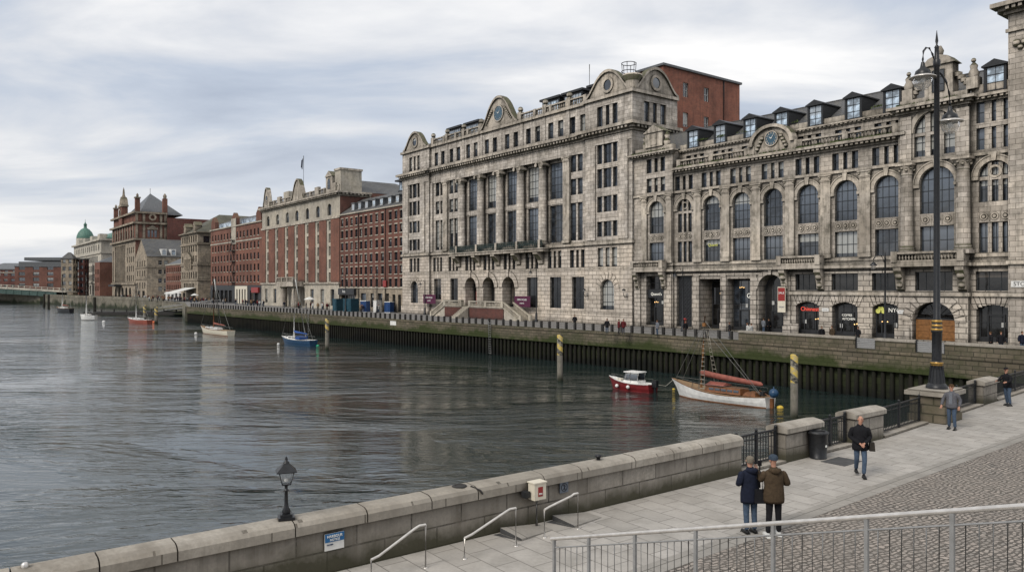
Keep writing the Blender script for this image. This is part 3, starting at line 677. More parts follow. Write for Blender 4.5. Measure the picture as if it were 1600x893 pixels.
# handrails beside the wall
def handrail(label, xr, yr, xl, yl, hr, hl):
    """polished rail: high post right, low post left"""
    R_ = Vector((xr, yr, 0)); Lf = Vector((xl, yl, 0)); d = (R_-Lf)
    o = empty('handrail', tuple(Lf), 0, label, 'handrail', 'steel handrails by the wall'); k = MB()
    pts = [Lf+Vector((0, 0, hl)), Lf+d*.14+Vector((0, 0, hl+.04)), Lf+d*.8+Vector((0, 0, hr-.03)), Lf+d*.88+Vector((0, 0, hr+.005)), R_+Vector((0, 0, hr))]
    k.tube(pts, .025, 10); part('rail', k, 'steel', o, tuple(Lf))
    for p, h in ((R_, hr), (Lf, hl)):
        q = MB(); q.tube([p, p+Vector((0, 0, h))], .021, 8); q.lathe([(.05, 0), (.05, .015), (.03, .02)], p.x, p.y, 10); part('post', q, 'steel', o, tuple(Lf))
def G(px, py, z=0): Y = (5.6-z)*1200/(py-447); return ((px-800)/1200*Y, Y)
h1 = G(665, 887); h2 = G(806, 853); h3 = G(903, 826)
handrail('polished steel handrail lowest and nearest on the left', h1[0], h1[1], h1[0]-.95, h1[1]-.72, .86, .42)
handrail('polished steel handrail in the middle of the three', h2[0], h2[1], h2[0]-1.06, h2[1]-.78, .82, .43)
handrail('polished steel handrail under the white box and number plate', h3[0], h3[1], h3[0]-.80, h3[1]-.62, .82, .62)
# small stone steps between rail and wall
for L_, lb in ((7.45, 'low stone step by the wall under the white box'), (9.0, 'low stone step by the wall at the middle handrail')):
    k = MB(); vs = [NW(L_, .06, .004), NW(L_-.06, .78, .004), NW(L_-1.1, .6, .004), NW(L_-1.1, .06, .004), NW(L_, .06, .13), NW(L_-.06, .78, .05), NW(L_-1.1, .6, .012), NW(L_-1.1, .06, .016)]
    k.add(vs, [(1, 2, 6, 5), (2, 3, 7, 6), (3, 0, 4, 7), (4, 5, 6, 7)]); k.add(vs, [(0, 1, 5, 4)], 1); k.add([NW(L_+.02, .06, .006), NW(L_-.04, .75, .006), NW(L_+.2, .06, .006)], [(0, 1, 2)], 1); tag(part('stone_step', k, ['band', 'tar'], None), lb, 'step')
    # riser face and the flat triangle in front of it are coloured dark
# signs on the wall
def wallsign(name, label, L_, w_, h_, z, mat, cat='sign'):
    o = empty(name, NW(L_, .0, z), math.atan2(ND[1], ND[0]), label, cat); return o
s = wallsign('notice_board', 'small blue and white notice fixed to the granite wall', 13.0, .5, .42, .38, None)
k = MB(); k.box(-.25, .25, -.035, -.012, 0, .38); part('plate', k, 'white', s); k = MB(); k.box(-.25, .25, -.045, -.0355, .19, .38); part('blue_panel', k, 'bluesign', s)
text('HARBOUR', .085, 'signtext', s, (0, -.047, .315), (PI/2, 0, 0)); text('NOTICE', .07, 'signtext', s, (0, -.047, .235), (PI/2, 0, 0)); text('DANGER', .04, 'navytext', s, (-.12, -.037, .13), (PI/2, 0, 0))
s.scale = (.8, 1, .85); s.location.z = .46
s = wallsign('number_plate', 'small grey plate with the number 2 below the wall coping', 7.05, .2, .25, .6, None)
k = MB(); k.box(-.13, .13, -.03, -.005, .0, .26); part('plate', k, 'greyplate', s); k = MB(); frame_ring(k, 0, -.031, .13, .085, .1, .006, n=16); part('ring', k, 'blacktext', s)
text('2', .16, 'blacktext', s, (0, -.034, .13), (PI/2, 0, 0))
s = wallsign('control_box', 'white metal box with red label on a grey pipe by the wall', 8.05, .4, .5, 0, None, 'box')
k = MB(); k.box(-.17, .17, -.34, -.1, .66, 1.04); k.box(-.19, .19, -.36, -.08, 1.041, 1.07); part('cabinet', k, 'cream', s)
k = MB(); k.box(-.07, .07, -.347, -.341, .74, .96); part('label', k, 'redsign', s); text('FIRE', .05, 'signtext', s, (0, -.35, .80), (PI/2, 0, 0))
k = MB(); k.tube([(0, -.2, 0), (0, -.2, .66)], .035, 8); part('pipe', k, 'grail', s); k = MB(); k.box(-.34, -.2, -.22, -.06, .72, .86); k.tube([(-.2, -.15, .8), (-.1, -.15, .8)], .03, 6); part('bracket', k, 'dark', s)
# mooring ring and stud on the coping
k = MB(); k.lathe([(.17, 1.14), (.16, 1.165), (.11, 1.17), (.10, 1.15)], *NW(9.9, -.25, 0)[:2], 16); k.tube([NW(9.7, -.1, 1.15), NW(9.55, .08, 1.06), NW(9.5, .085, .98)], .018, 6); tag(part('mooring_ring', k, 'postwood', None), 'rusty round iron fitting set in the granite wall coping', 'fitting')
k = MB(); p = NW(5.6, -.3, 0); k.lathe([(.05, 1.13), (.05, 1.2), (.09, 1.21), (.08, 1.26), (.02, 1.28)], p[0], p[1], 10); tag(part('iron_stud', k, 'blackiron', None), 'small black iron stud on the wall coping near the number plate', 'stud')
k = MB(); p = NW(18.1, -.3, 0); k.lathe([(.055, 1.14), (.055, 1.2), (.03, 1.22)], p[0], p[1], 10); tag(part('metal_cap', k, 'steel', None), 'small pale metal cap on the coping left of the lantern', 'cap')
# coping lantern
p = NW(13.85, -.28, 1.145); la = empty('lantern', p, .35, 'small black four sided lantern standing on the granite wall', 'lantern')
k = MB(); k.box(-.15, .15, -.15, .15, 0, .05); k.box(-.11, .11, -.11, .11, .051, .1); k.lathe([(.07, .1), (.085, .14), (.045, .22), (.035, .3), (.03, .52), (.05, .53), (.05, .55), (.028, .56), (.028, .62), (.06, .64), (.07, .66)], 0, 0, 12); part('post', k, 'blackiron', la)
def fr4(a, b): return [(-a, -a), (a, -a), (a, a), (-a, a)]
k = MB()
for sx_, sy_ in ((-1, -1), (1, -1), (1, 1), (-1, 1)): k.tube([(sx_*.075, sy_*.075, .66), (sx_*.135, sy_*.135, .9)], .011, 6)
for r_, z in ((.075, .66), (.135, .9)):
    for i in range(4):
        q = fr4(r_, 0); k.tube([q[i]+(z,), q[(i+1) % 4]+(z,)], .011, 5)
part('cage', k, 'blackiron', la)
k = MB(); q0 = [x+(.665,) for x in fr4(.072, 0)]; q1 = [x+(.895,) for x in fr4(.13, 0)]; k.add(q0+q1, [(i, (i+1) % 4, 4+(i+1) % 4, 4+i) for i in range(4)]); part('glazing', k, 'clear', la)
k = MB(); k.ball((0, 0, .74), .035, 0, 8, 1.4); part('bulb', k, 'white', la)
k = MB(); q1 = [x+(.9,) for x in fr4(.185, 0)]; q2 = [x+(.915,) for x in fr4(.185, 0)]; q3 = [x+(1.03,) for x in fr4(.07, 0)]; q4 = [x+(1.06,) for x in fr4(.05, 0)]
for A_, B_ in ((q1, q2), (q2, q3), (q3, q4)): k.add(A_+B_, [(i, (i+1) % 4, 4+(i+1) % 4, 4+i) for i in range(4)])
k.add(q1, [(3, 2, 1, 0)]); k.lathe([(.06, 1.06), (.05, 1.09), (.025, 1.1), (.03, 1.14), (.008, 1.19)], 0, 0, 10); part('roof', k, 'blackiron', la)
# tall lamp
lp = empty('street_lamp', PT(.0, -.66, 1.33), 0, 'tall black double armed street lamp with gold bands', 'street lamp')
k = MB(); k.lathe([(.42, 0), (.42, .09), (.38, .13), (.35, .19), (.31, .22)], 0, 0, 20); k.lathe([(.31, .22), (.29, .4), (.24, .75), (.21, .98), (.24, 1.0), (.24, 1.12), (.2, 1.15)], 0, 0, 16)
for i in range(12):
    a_ = 2*PI*i/12; k.box(-.03, .03, -.03, .03, .25, .95, 0, lambda x, y, z, a_=a_: ((.30-.115*(z-.25))*math.cos(a_)+x*.6, (.30-.115*(z-.25))*math.sin(a_)+y*.6, z))
part('base', k, 'blackiron', lp)
k = MB(); k.lathe([(.19, 1.15), (.185, 1.6), (.18, 2.3), (.22, 2.35), (.22, 2.42), (.18, 2.5), (.18, 2.85), (.135, 2.95), (.12, 7), (.105, 13.4), (.14, 13.45), (.14, 13.7), (.1, 13.75), (.08, 14.2), (.1, 14.25), (.03, 14.35), (.06, 14.5), (.008, 14.95)], 0, 0, 14)
part('pole', k, 'blackiron', lp)
for z0_, r_ in ((1.06, .25), (1.0, .235), (2.45, .225), (2.62, .205), (2.8, .205)):
    k = MB(); k.lathe([(r_-.02, z0_-.05), (r_, z0_-.03), (r_, z0_+.03), (r_-.02, z0_+.05)], 0, 0, 14); part('gold_band', k, 'gold', lp)
def lamphead(s, zt):
    # arm direction (roughly across the view)
    dx, dy = .98*s, .15*s; k = MB(); pts = []
    if s < 0: path = [(.05, zt-.6), (.2, zt-.1), (.35, zt+.15), (.5, zt+.15), (.62, zt), (.65, zt-.35), (.65, zt-.6)]
    else: path = [(.05, zt+1.0), (.25, zt+.85), (.45, zt+.55), (.58, zt+.1), (.62, zt-.35), (.62, zt-.6)]
    k.tube([(dx*r, dy*r, z) for r, z in path], .045, 8); arm = part('arm', k, 'blackiron', lp); r, z = path[-1]; X, Y = dx*r, dy*r
    k = MB(); k.lathe([(.06, z+.15), (.09, z), (.12, z-.1), (.28, z-.22), (.33, z-.42), (.32, z-.45)], X, Y, 18); part('hood', k, 'blackiron', lp)
    k = MB(); k.lathe([(.33, z-.40), (.52, z-.49), (.52, z-.52), (.33, z-.46)], X, Y, 24); part('reflector_rim', k, 'steel', lp)
    k = MB(); k.lathe([(.37, z-.5), (.36, z-.68), (.28, z-.88), (.14, z-1.0), (.001, z-1.03)], X, Y, 18); part('glass_bowl', k, 'clear', lp)
    k = MB(); k.ball((X, Y, z-.6), .1, 0, 10, 1.3); part('bulb', k, 'white', lp)
lamphead(-1, 14.05); lamphead(1, 12.25)
# litter bin and manhole
x, y = G(1281, 717); bn = empty('litter_bin', (x, y+.15, 0), .6, 'black round litter bin against the granite pier', 'bin'); k = MB()
k.lathe([(.27, 0), (.27, .05), (.26, .06), (.31, .78), (.33, .8), (.33, .86), (.28, .87), (.2, .83), (.05, .82)], 0, 0, 24); part('body', k, 'blackiron', bn); k = MB()
k.lathe([(.335, .82), (.34, .85), (.28, .885), (.22, .87), (.24, .84)], 0, 0, 24); part('lid', k, M['dark'], bn); k = MB(); k.box(-.03, .03, -.312, -.29, .4, .46); part('badge', k, 'signtext', bn)
x, y = G(1315, 721); k = MB(); T = lambda a, b, z: (x+.787*a+.617*b, y+.617*a-.787*b, z); k.box(-.55, .55, -.4, .4, .0, .012, 0, T); tag(part('manhole_cover', k, 'tar', None), 'dark brown square manhole cover in the paving by the bin', 'manhole')
# foreground stair railing and stair
def RL(L_, y, z): return (3.1+.615*L_-.788*y*1, 9.1-.788*L_-.615*y, z)
def ZR(L_): return 2.79+.305*L_
fr = empty('stair_railing', RL(0, 0, 1.7), 0, 'grey metal stair railing with thin bars in the foreground', 'railing'); og = RL(0, 0, 1.7)
k = MB(); k.tube([RL(-4.02, 0, ZR(-4.02)), RL(4.5, 0, ZR(4.5))], .028, 10); part('handrail', k, 'steel', fr, og)
k = MB(); k.tube([RL(-3.96, 0, ZR(-3.96)-.14), RL(4.5, 0, ZR(4.5)-.14)], .012, 6); k.tube([RL(-3.96, 0, ZR(-3.96)-1.0), RL(4.5, 0, ZR(4.5)-1.0)], .012, 6); part('lower_rail', k, 'grail', fr, og)
def Lof(px): r = (px-800)/1200; return (r*9.1-3.1)/(.615+.788*r)
posts = [Lof(p_) for p_ in (866, 920, 992, 1087, 1208, 1354, 1488)]+[2.95, 4.3]
for q in posts:
    k = MB(); k.box(-.02, .02, -.02, .02, ZR(q)-1.15, ZR(q)-.02, 0, lambda a, b, z, q=q: tuple(Vector(RL(q+a, b, z)))); part('post', k, 'grail', fr, og)
k = MB()
for i in range(len(posts)-1):
    a_, b_ = posts[i], posts[i+1]; n = max(2, int((b_-a_)/.118))
    for j in range(1, n):
        q = a_+(b_-a_)*j/n; k.tube([RL(q, 0, ZR(q)-1.0), RL(q, 0, ZR(q)-.14)], .008, 5)
part('bars', k, 'grail', fr, og)
k = MB(); n = 28
for i in range(n):
    a_ = -5.2+i*.42; zt = max(.15, ZR(a_)-1.18); k.box(a_, a_+.42, .02, 2.4, 0.02, zt, 0, RL)
tag(part('stone_stair', k, 'band', None), 'stone stair behind the foreground railing', 'stair')
k = MB(); k.box(-9, 1.2, -10, 2.0, 0.02, 3.95); tag(part('terrace', k, 'parapet', None), 'raised stone terrace the view is taken from', 'terrace')
# ------------------------------------------------------------------ the great columned office building
def mk(a, z, w_, h, k='r', **q): d = dict(a=a, z=z, w=w_, h=h, k=k); d.update(q); return d
def body(mb, u0, u1, o0, o1, z, m=0, right=True, left=True, roof=None):
    """plain left/right/back walls and flat roof sheet"""
    if left: mb.add([(u0, o0, 0), (u0, o1, 0), (u0, o1, z), (u0, o0, z)], [(0, 1, 2, 3)], m)
    if right: mb.add([(u1, o0, 0), (u1, o1, 0), (u1, o1, z), (u1, o0, z)], [(0, 1, 2, 3)], m)
    mb.add([(u0, o1, 0), (u1, o1, 0), (u1, o1, z), (u0, o1, z)], [(0, 1, 2, 3)], m)
    if roof is not None: mb.add([(u0, o0, z-roof), (u1, o0, z-roof), (u1, o1, z-roof), (u0, o1, z-roof)], [(0, 1, 2, 3)], m)
B = Bld('office_building', 'grand pale stone office building with giant columns and a clock gable', -32, 0)
up = MB(); base = MB(); tr = MB()
MO = .45     # recess of the middle behind the pavilions
pavR, pavL = (-9.6, 0), (-65.1, -54.5)
for (a0, a1), c in ((pavR, -4.95), (pavL, -60.2)):
    facade(B, base, a0, a1, 0, 11.7, [mk(c, 2.2, 2.8, 4.35, 'a', nx=3, ny=4, depth=.5), mk(c, 8.4, 4.0, 2.75, mull=3, nx=3, ny=2, mw=.5)], off=0)
    facade(B, up, a0, a1, 11.7, 28.2, [mk(c, z, 4.15, h, mull=3, nx=6, ny=2, mw=.3, mp=(.27, .73)) for z, h in ((12.75, 2.2), (16.3, 2.3), (19.8, 2.8), (23.3, 2.85))], off=0)
    facade(B, up, a0, a1, 28.2, 33.0, [mk(c, 28.75, 4.2, 2.9, mull=3, nx=6, ny=2, mw=.65)], off=0)
    for z in (15.6, 19.2, 22.9): up.box(c-2.2, c+2.2, -.03, .15, z-.1, z+.1, 0)
    for s in (-1, 1): up.box(c+s*3.3-.9, c+s*3.3+.9, -.16, .02, 12.3, 26.1, 0)
    up.box(a0+.1, a1-.02, -.1, .02, 26.1, 27.2, 0)
    for i in range(9):   # rusticated voussoirs of the arched window
        t = PI*(i+.5)/9; p = [(c+r_*math.cos(t+dt), 5.15+r_*math.sin(t+dt)) for r_, dt in ((1.45, -.13), (2.45, -.13), (2.45, .13), (1.45, .13))]
        base.prism(p, -.07, .01, lambda p_, q_, y_: (p_, y_, q_), 0)
# middle: ground
doors = [-40.6, -35.0, -29.2]
ops = [mk(-52.05, 3.0, 2.6, 4.0, gl='glassd'), mk(-46.2, 2.3, 2.6, 4.7, gl='glassd'), mk(-22.8, 2.1, 2.8, 4.9, gl='glassd'), mk(-16.95, 2.15, 2.7, 4.85, gl='glassd'), mk(-11.7, 2.15, 2.75, 4.85, gl='glassd')]
ops += [mk(c, 2.0, 3.6, 5.15, 'a', depth=1.9, nowin=1) for c in doors]
ops += [mk(c, 8.4, 3.3, 2.7, mull=3, nx=3, ny=2, mw=.5, depth=.4) for c in (-52.05, -46.5, -40.8, -35, -29, -22.9, -17.2, -11.9)]
facade(B, base, pavL[1], pavR[0], 0, 11.7, ops, off=MO)
for c in doors:
    archring(base, c, MO, 5.35, 1.8, 2.7, .14, 0)
    fm, pm = win_meshes(3.5, 5.1, 'a', 3, 3, 'dark', 'glassd')
    wo = link('window', fm, B.root, (c-B.u0, MO+1.85, 2.0)); link('pane', pm, wo)
    k = MB(); k.box(c-.75, c+.75, MO+1.66, MO+1.78, 2.0, 4.6); k.box(c-.03, c+.03, MO+1.62, MO+1.66, 2.05, 4.55); d_ = B.part('door', k, 'redsign' if c == doors[0] else 'dark')
k = MB(); k.box(-4.2, -3.1, -.03, .05, .2, 1.2); B.part('vent_grille', k, 'dark')
# middle: upper storeys with recessed colonnade between u=-43.1 and -14.1
CO = MO+.8; z0, z1 = 12.3, 25.4
side = []
for c in (-51.35, -46.4, -12.0):
    side += [mk(c, 12.5, 2.9, 5.75, mull=2, nx=4, ny=5, mw=.4), mk(c, 19.45, 2.9, 2.45, mull=2, nx=4, ny=2, mw=.4), mk(c, 22.95, 2.9, 2.6, mull=2, nx=4, ny=2, mw=.4)]
facade(B, up, pavL[1], -44.6, 11.7, 28.2, [p for p in side if p['a'] < -43], off=MO)
facade(B, up, -14.9, pavR[0], 11.7, 28.2, [p for p in side if p['a'] > -13], off=MO)
cols = [-43.8, -37.7, -31.9, -26.1, -20.3]
big = []
for c in (-40.9, -34.9, -29.1, -23.3, -17.7): big += [mk(c, 12.5, 3.1, 5.85, nx=4, ny=5, gl='glass'), mk(c, 19.35, 3.1, 5.7, nx=4, ny=5)]
facade(B, up, -44.6, -14.9, 11.7, 25.7, big, off=CO, depth=.3)
up.add([(-44.6, MO, 11.7), (-44.6, CO, 11.7), (-44.6, CO, 25.7), (-44.6, MO, 25.7)], [(0, 1, 2, 3)]); up.add([(-14.9, MO, 11.7), (-14.9, CO, 11.7), (-14.9, CO, 25.7), (-14.9, MO, 25.7)], [(0, 1, 2, 3)])
up.box(-44.6, -14.9, MO, CO+.01, 25.7, 28.2)
base.box(-44.6, -14.9, MO-.001, CO, 11.4, 11.72)
up.box(-44.6, -14.9, CO-.1, CO+.02, 18.5, 19.2)
for c in cols:
    k = MB(); column(k, c, MO+.2, 12.0, 25.4, .74); co = B.part('column', k, 'lime')
    k = MB(); capital(k, c, MO+.2, 25.42, .72); part('capital', k, 'trim', co, (B.u0, B.o0, 0))
for c in (-48.95, -14.1): pilaster(tr, c, MO, 12.2, 25.4, 1.5, .35)
for c in (-54.0, -10.0): up.box(c-.38, c+.38, MO-.25, MO+.02, 12.2, 25.6)
up.box(pavL[1], pavR[0], MO-.1, MO+.01, 25.5, 27.4)
# string courses, cornice, attic
for o_, a0, a1, r_ in ((0, pavL[0], pavL[1], 0), (MO, pavL[1]+.5, pavR[0]-.5, 0), (0, pavR[0], pavR[1], 12)):
    ledge(tr, a0, a1, o_, 11.62, 11.98, .32, r_); ledge(tr, a0, a1, o_, 11.981, 12.2, .12, r_)
    ledge(base, a0, a1, o_, 0, 1.5, .2, r_)
    cornice(tr, a0, a1, o_, 27.3, 1.15, 1.05, 9.4 if r_ else 0, 0, .72)
    ledge(tr, a0, a1, o_, 32.6, 33.05, .35, 9.4 if r_ else 0); ledge(tr, a0, a1, o_, 8.05, 8.25, .06, 0)
att = []
for c in (-51.35, -45.95, -40.3, -34.4, -28.4, -22.6, -16.9, -11.75):
    for s in (-1.2, 1.2): att.append(mk(c+s, 28.85, 1.25, 2.5, nx=2, ny=2))
facade(B, up, pavL[1], pavR[0], 28.2, 33.0, att, off=MO)
for c in (-48.6, -43.1, -37.3, -31.4, -25.5, -19.7, -13.9): up.box(c-.35, c+.35, MO-.08, MO+.02, 28.47, 32.6)
# right return wall
facade(B, base, 0, 12, 0, 11.7, [], 'side', 0); facade(B, up, 0, 9.4, 11.7, 28.2, [], 'side', 0); up.add([(0, 9.4, 11.7), (0, 24, 11.7), (0, 24, 24), (0, 9.4, 24)], [(0, 1, 2, 3)]); up.add([(0, 9.4, 24), (-12, 9.4, 24), (-12, 9.4, 33), (0, 9.4, 33)], [(0, 1, 2, 3)]); up.add([(-12, 9.4, 24), (0, 9.4, 24), (0, 24, 24), (-12, 24, 24)], [(0, 1, 2, 3)])
facade(B, up, 0, 9.4, 28.2, 33.0, [mk(4.7, 28.75, 4.6, 2.9, mull=3, nx=6, ny=2, mw=.75)], 'side', 0)
body(up, -65.1, 0, 0, 24, 24, right=False); body(up, -65.1, -12, 9.4, 24.01, 33)
up.add([(0, 12, 0), (0, 24, 0), (0, 24, 11.7), (0, 12, 11.7)], [(0, 1, 2, 3)])
up.add([(-65.1, 0, 0), (-65.1, 9.5, 0), (-65.1, 9.5, 33), (-65.1, 0, 33)], [(0, 1, 2, 3)])
for a_ in (-54.5, -9.6): up.add([(a_, 0, 0), (a_, MO, 0), (a_, MO, 33), (a_, 0, 33)], [(0, 1, 2, 3)])
# gables
bellgable(tr, -4.85, .05, 33.05, 4.7, 3.4, .7); bellgable(tr, 0.0, 4.8, 33.05, 4.6, 3.4, .7, 0, 'side'); bellgable(tr, -60.0, .05, 33.05, 4.6, 3.3, .7)
bellgable(tr, -31.9, MO-.1, 33.05, 5.4, 5.0, .8)
for u_, o_, f_ in ((-4.85, .05, 'r'), (0, 4.8, 'side'), (-60.0, .05, 'r')):
    frame_ring(tr, u_, o_, 34.5, .78, 1.15, .16, 0, f_); k = MB(); disc(k, u_, o_, 34.5, .78, .04, 0, f_); B.part('oculus', k, 'glass')
clock(B, -31.9, MO-.1, 35.3, 1.25)
for s in (-1, 1):   # carved swags by the clock
    for i in range(7): tr.ball((-31.9+s*(1.9+.28*i), MO-.2, 35.9-.32*i), .3-.02*i, 0, 7)
tr.box(-32.4, -31.4, MO-.2, MO+.7, 37.8, 38.3)
tr.lathe([(.9, 33.1), (1.0, 34.2), (1.5, 34.9), (1.4, 35.1), (.1, 35.3)], -.6, .6, 10, 0)
up.box(-65.1, -54.5, .1, .8, 33, 33.3); up.box(-9.6, 0, .76, 9.3, 33.0, 33.2)
B.part('upper_wall', up, 'lime'); B.part('rusticated_base', base, 'lime_rust'); B.part('stone_trim', tr, 'trim')
for a0, a1, xs_ in ((pavL[1]+.3, -37.3, (-54.0, -48.9, -43.2, -37.6)), (-26.5, pavR[0]-.3, (-26.2, -19.7, -13.9))):
    k = MB(); balustrade(k, a0, a1, MO, 33.06, 1.15)
    for x in xs_: k.box(x-.45, x+.45, MO-.1, MO+.6, 33.05, 34.5); k.ball((x, MO+.25, 34.95), .46, 0, 12)
    B.part('balustrade', k, 'trim')
# roof, roof lights
k = MB(); 
def hip(mb, u0, u1, o0, o1, z0, z1, ins, m=0):
    vs = [(u0, o0, z0), (u1, o0, z0), (u1, o1, z0), (u0, o1, z0), (u0+ins, (o0+o1)/2, z1), (u1-ins, (o0+o1)/2, z1)]
    mb.add(vs, [(0, 1, 5, 4), (1, 2, 5), (2, 3, 4, 5), (3, 0, 4)], m)
k.box(-65, -12.1, 2, 23.9, 33.0, 33.15); k.box(-12.09, -.5, 2, 9.3, 33.0, 33.14); hip(k, -54, -10, 4.5, 22, 33.16, 35.3, 6); hip(k, -8.6, -1, 1.5, 8.6, 33.2, 36.6, 3.7); hip(k, -64, -56, 1.5, 9, 33.2, 35.6, 3.9); B.part('roof', k, 'lead')
for c in (-49.2, -43.3, -20.6, -15.2, -9.3):
    k = MB(); k.box(c-2.2, c+2.2, 2.6, 7, 33.3, 35.8); k.box(c-2.5, c+2.5, 2.2, 7.2, 35.81, 36.15); dm = B.part('roof_dormer', k, 'dark'); 
    fm, pm = win_meshes(4.0, 1.8, 'r', 6, 1, 'dark', 'roofglass'); wo = link('window', fm, dm, (c-B.u0, 2.5, 33.75)); link('pane', pm, dm, (c-B.u0, 2.5, 33.75))
k = MB(); k.tube([(-11.9, 3, 33), (-11.9, 3, 39.6)], .07, 6); B.part('flagpole', k, 'wire')
k = MB()
for i in range(6):
    t = 2*PI*i/6; k.tube([(-5.5+.9*math.cos(t), 5+.9*math.sin(t), 36), (-5.5+1.1*math.cos(t), 5+1.1*math.sin(t), 38.6)], .06, 5)
for z in (37.4, 38.6): k.tube([(-5.5+1.1*math.cos(2*PI*i/12), 5+1.1*math.sin(2*PI*i/12), z) for i in range(13)], .06, 5)
B.part('roof_crown', k, 'blackiron')
# balcony on the middle
k = MB(); k.box(-45.6, -18.3, MO-1.5, MO+.3, 11.05, 11.45); k.box(-45.8, -18.1, MO-1.65, MO+.3, 11.46, 11.62)
for c in (-44.4, -38, -32.1, -26.3, -20.4):
    k.prism([(MO+.1, 11.04), (MO-1.4, 11.04), (MO-1.4, 10.7), (MO-.9, 10.3), (MO-.4, 9.7), (MO-.25, 9.2), (MO+.1, 9.0)], c-.55, c+.55, lambda p, q, a: (a, p, q))
    k.box(c+1.0, c+1.5, MO-1.6, MO-1.15, 11.63, 12.9)
bl = B.part('balcony', k, 'trim'); k = MB()
k.box(-45.5, -18.4, MO-1.5, MO-1.43, 12.75, 12.85); k.box(-45.5, -18.4, MO-1.5, MO-1.43, 11.7, 11.78)
x = -45.5
while x < -18.4: k.box(x, x+.05, MO-1.49, MO-1.44, 11.78, 12.75); k.box(x+.08, x+.2, MO-1.48, MO-1.45, 12.0+.3*(int(x*4) % 2), 12.45+.2*(int(x*4) % 2)); x += .24
part('railing', k, 'greeniron', bl, (B.u0, B.o0, 0))
# entrance podium with two flights of steps
k = MB(); bw = MB(); k.box(-44.2, -26.0, -3.0, MO, 1.85, 2.0)
bw.box(-44.1, -38.2, -2.95, MO-.01, 0.0, 1.849); bw.box(-36.2, -26.1, -2.95, MO-.01, 0, 1.849)
for i in range(9): k.box(-38.1, -36.3, -5.6+.3*i, -3.0, .001+.205*i, .205*(i+1), 0)
for i in range(10):
    k.box(-44.2-.42*(10-i), -44.2-.42*(9-i), -2.9, -1.2, 0, .2*(i+1)-.01); k.box(-26.0+.42*(9-i), -26.0+.42*(10-i), -2.9, -1.2, 0, .2*(i+1)-.01)
st_ = B.part('entrance_steps', k, 'ltrim'); part('brick_podium', bw, 'tarbrick', st_, (B.u0, B.o0, 0)); k = MB()
for a0, a1 in ((-44.2, -38.3), (-36.1, -26.0)):
    balustrade(k, a0, a1, -3.1, 2.0, 1.05)
for sgn, a_ in ((-1, -44.2), (1, -26.0)):
    for oo in (-3.1, -1.15):
        T = lambda x, y, z, s=sgn, a_=a_, oo=oo: (a_+s*x, oo+y, z+2.0-x*.476)
        k.box(.05, 4.3, 0, .3, .8, 1.0, 0, T); k.box(.05, 4.3, 0, .3, -.12, .05, 0, T)
        for i in range(12): k.box(.25+i*.34, .39+i*.34, .08, .22, .05, .8, 0, T)
        k.box(4.3, 4.8, -.05, .4, -.1, 1.1, 0, T)
part('balustrade', k, 'ltrim', st_, (B.u0, B.o0, 0))
for a_, ww in ((-52.9, 4.6), (-23.7, 4.2)):
    b2_ = empty('banner', W(a_, -.9), RZ, ('purple banner hanging left of the entrance steps' if a_ < -40 else 'purple banner hanging right of the arched doors'), 'banner', 'purple banners by the entrance')
    k = MB()
    for i in range(8): 
        x0, x1 = -ww/2+ww*i/8, -ww/2+ww*(i+1)/8; y0, y1 = .05*math.sin(i*1.1), .05*math.sin((i+1)*1.1)
        k.add([(x0, y0, 2.2), (x1, y1, 2.2), (x1, y1, 3.95), (x0, y0, 3.95), (x0, y0+.02, 2.2), (x1, y1+.02, 2.2), (x1, y1+.02, 3.95), (x0, y0+.02, 3.95)], [(0, 1, 2, 3), (4, 5, 6, 7), (3, 2, 6, 7), (0, 1, 5, 4)])
    part('cloth', k, 'purple', b2_); k = MB()
    for s in (-1, 1): k.tube([(s*ww/2, .03, 0), (s*ww/2, .03, 4.1)], .04, 6)
    part('pole', k, 'dark', b2_); text('OPEN HOUSE', .42, 'signtext', b2_, (0, -.08, 3.35), (PI/2, 0, 0)); text('quayside', .34, 'signtext', b2_, (0, -.08, 2.8), (PI/2, 0, 0))
# wall lanterns of the stone base
for u_ in (-9.0, -.9):
    o = empty('wall_lantern', W(u_, -.05, 4.6), RZ, 'black bracket lantern on the stone base, '+('left' if u_ < -5 else 'right')+' of the arched end window', 'lantern', 'bracket lanterns'); k = MB()
    k.tube([(0, 0, -.5), (0, -.5, -.6), (0, -.75, -.2), (0, -.7, .1)], .05, 6); part('bracket', k, 'blackiron', o); k = MB(); k.lathe([(.05, .62), (.28, .45), (.3, .4), (.2, .35)], 0, -.7, 10); part('cap', k, 'blackiron', o); k = MB(); k.lathe([(.17, .4), (.22, .2), (.1, .05)], 0, -.7, 8); part('glazing', k, 'clear', o)
# ------------------------------------------------------------------ red brick block behind
B = Bld('brick_block', 'tall plain red brick block rising behind the stone rooftops', -6.8, 14); k = MB()
wn = [mk(a, z, 1.25, 2.3, nx=2, ny=2) for a in (19.3, 24.5) for z in (36.0, 31.2, 26.4)]
facade(B, k, 14, 33.4, 0, 40.2, wn, 'side', -6.8, .2, fr='wframe'); k.add([(-12, 14, 0), (-6.8, 14, 0), (-6.8, 14, 40.2), (-12, 14, 40.2)], [(0, 1, 2, 3)]); k.add([(-12, 14, 0), (-12, 33.4, 0), (-12, 33.4, 40.2), (-12, 14, 40.2)], [(0, 1, 2, 3)]); k.add([(-12, 33.4, 0), (-6.8, 33.4, 0), (-6.8, 33.4, 40.2), (-12, 33.4, 40.2)], [(0, 1, 2, 3)])
B.part('wall', k, 'brickroof'); k = MB(); k.box(-12.3, -6.5, 13.7, 33.7, 40.2, 40.55); B.part('roof', k, 'lead'); k = MB(); k.tube([(-6.72, 29, 20), (-6.72, 29, 40.1)], .1, 6); B.part('drainpipe', k, 'dark')
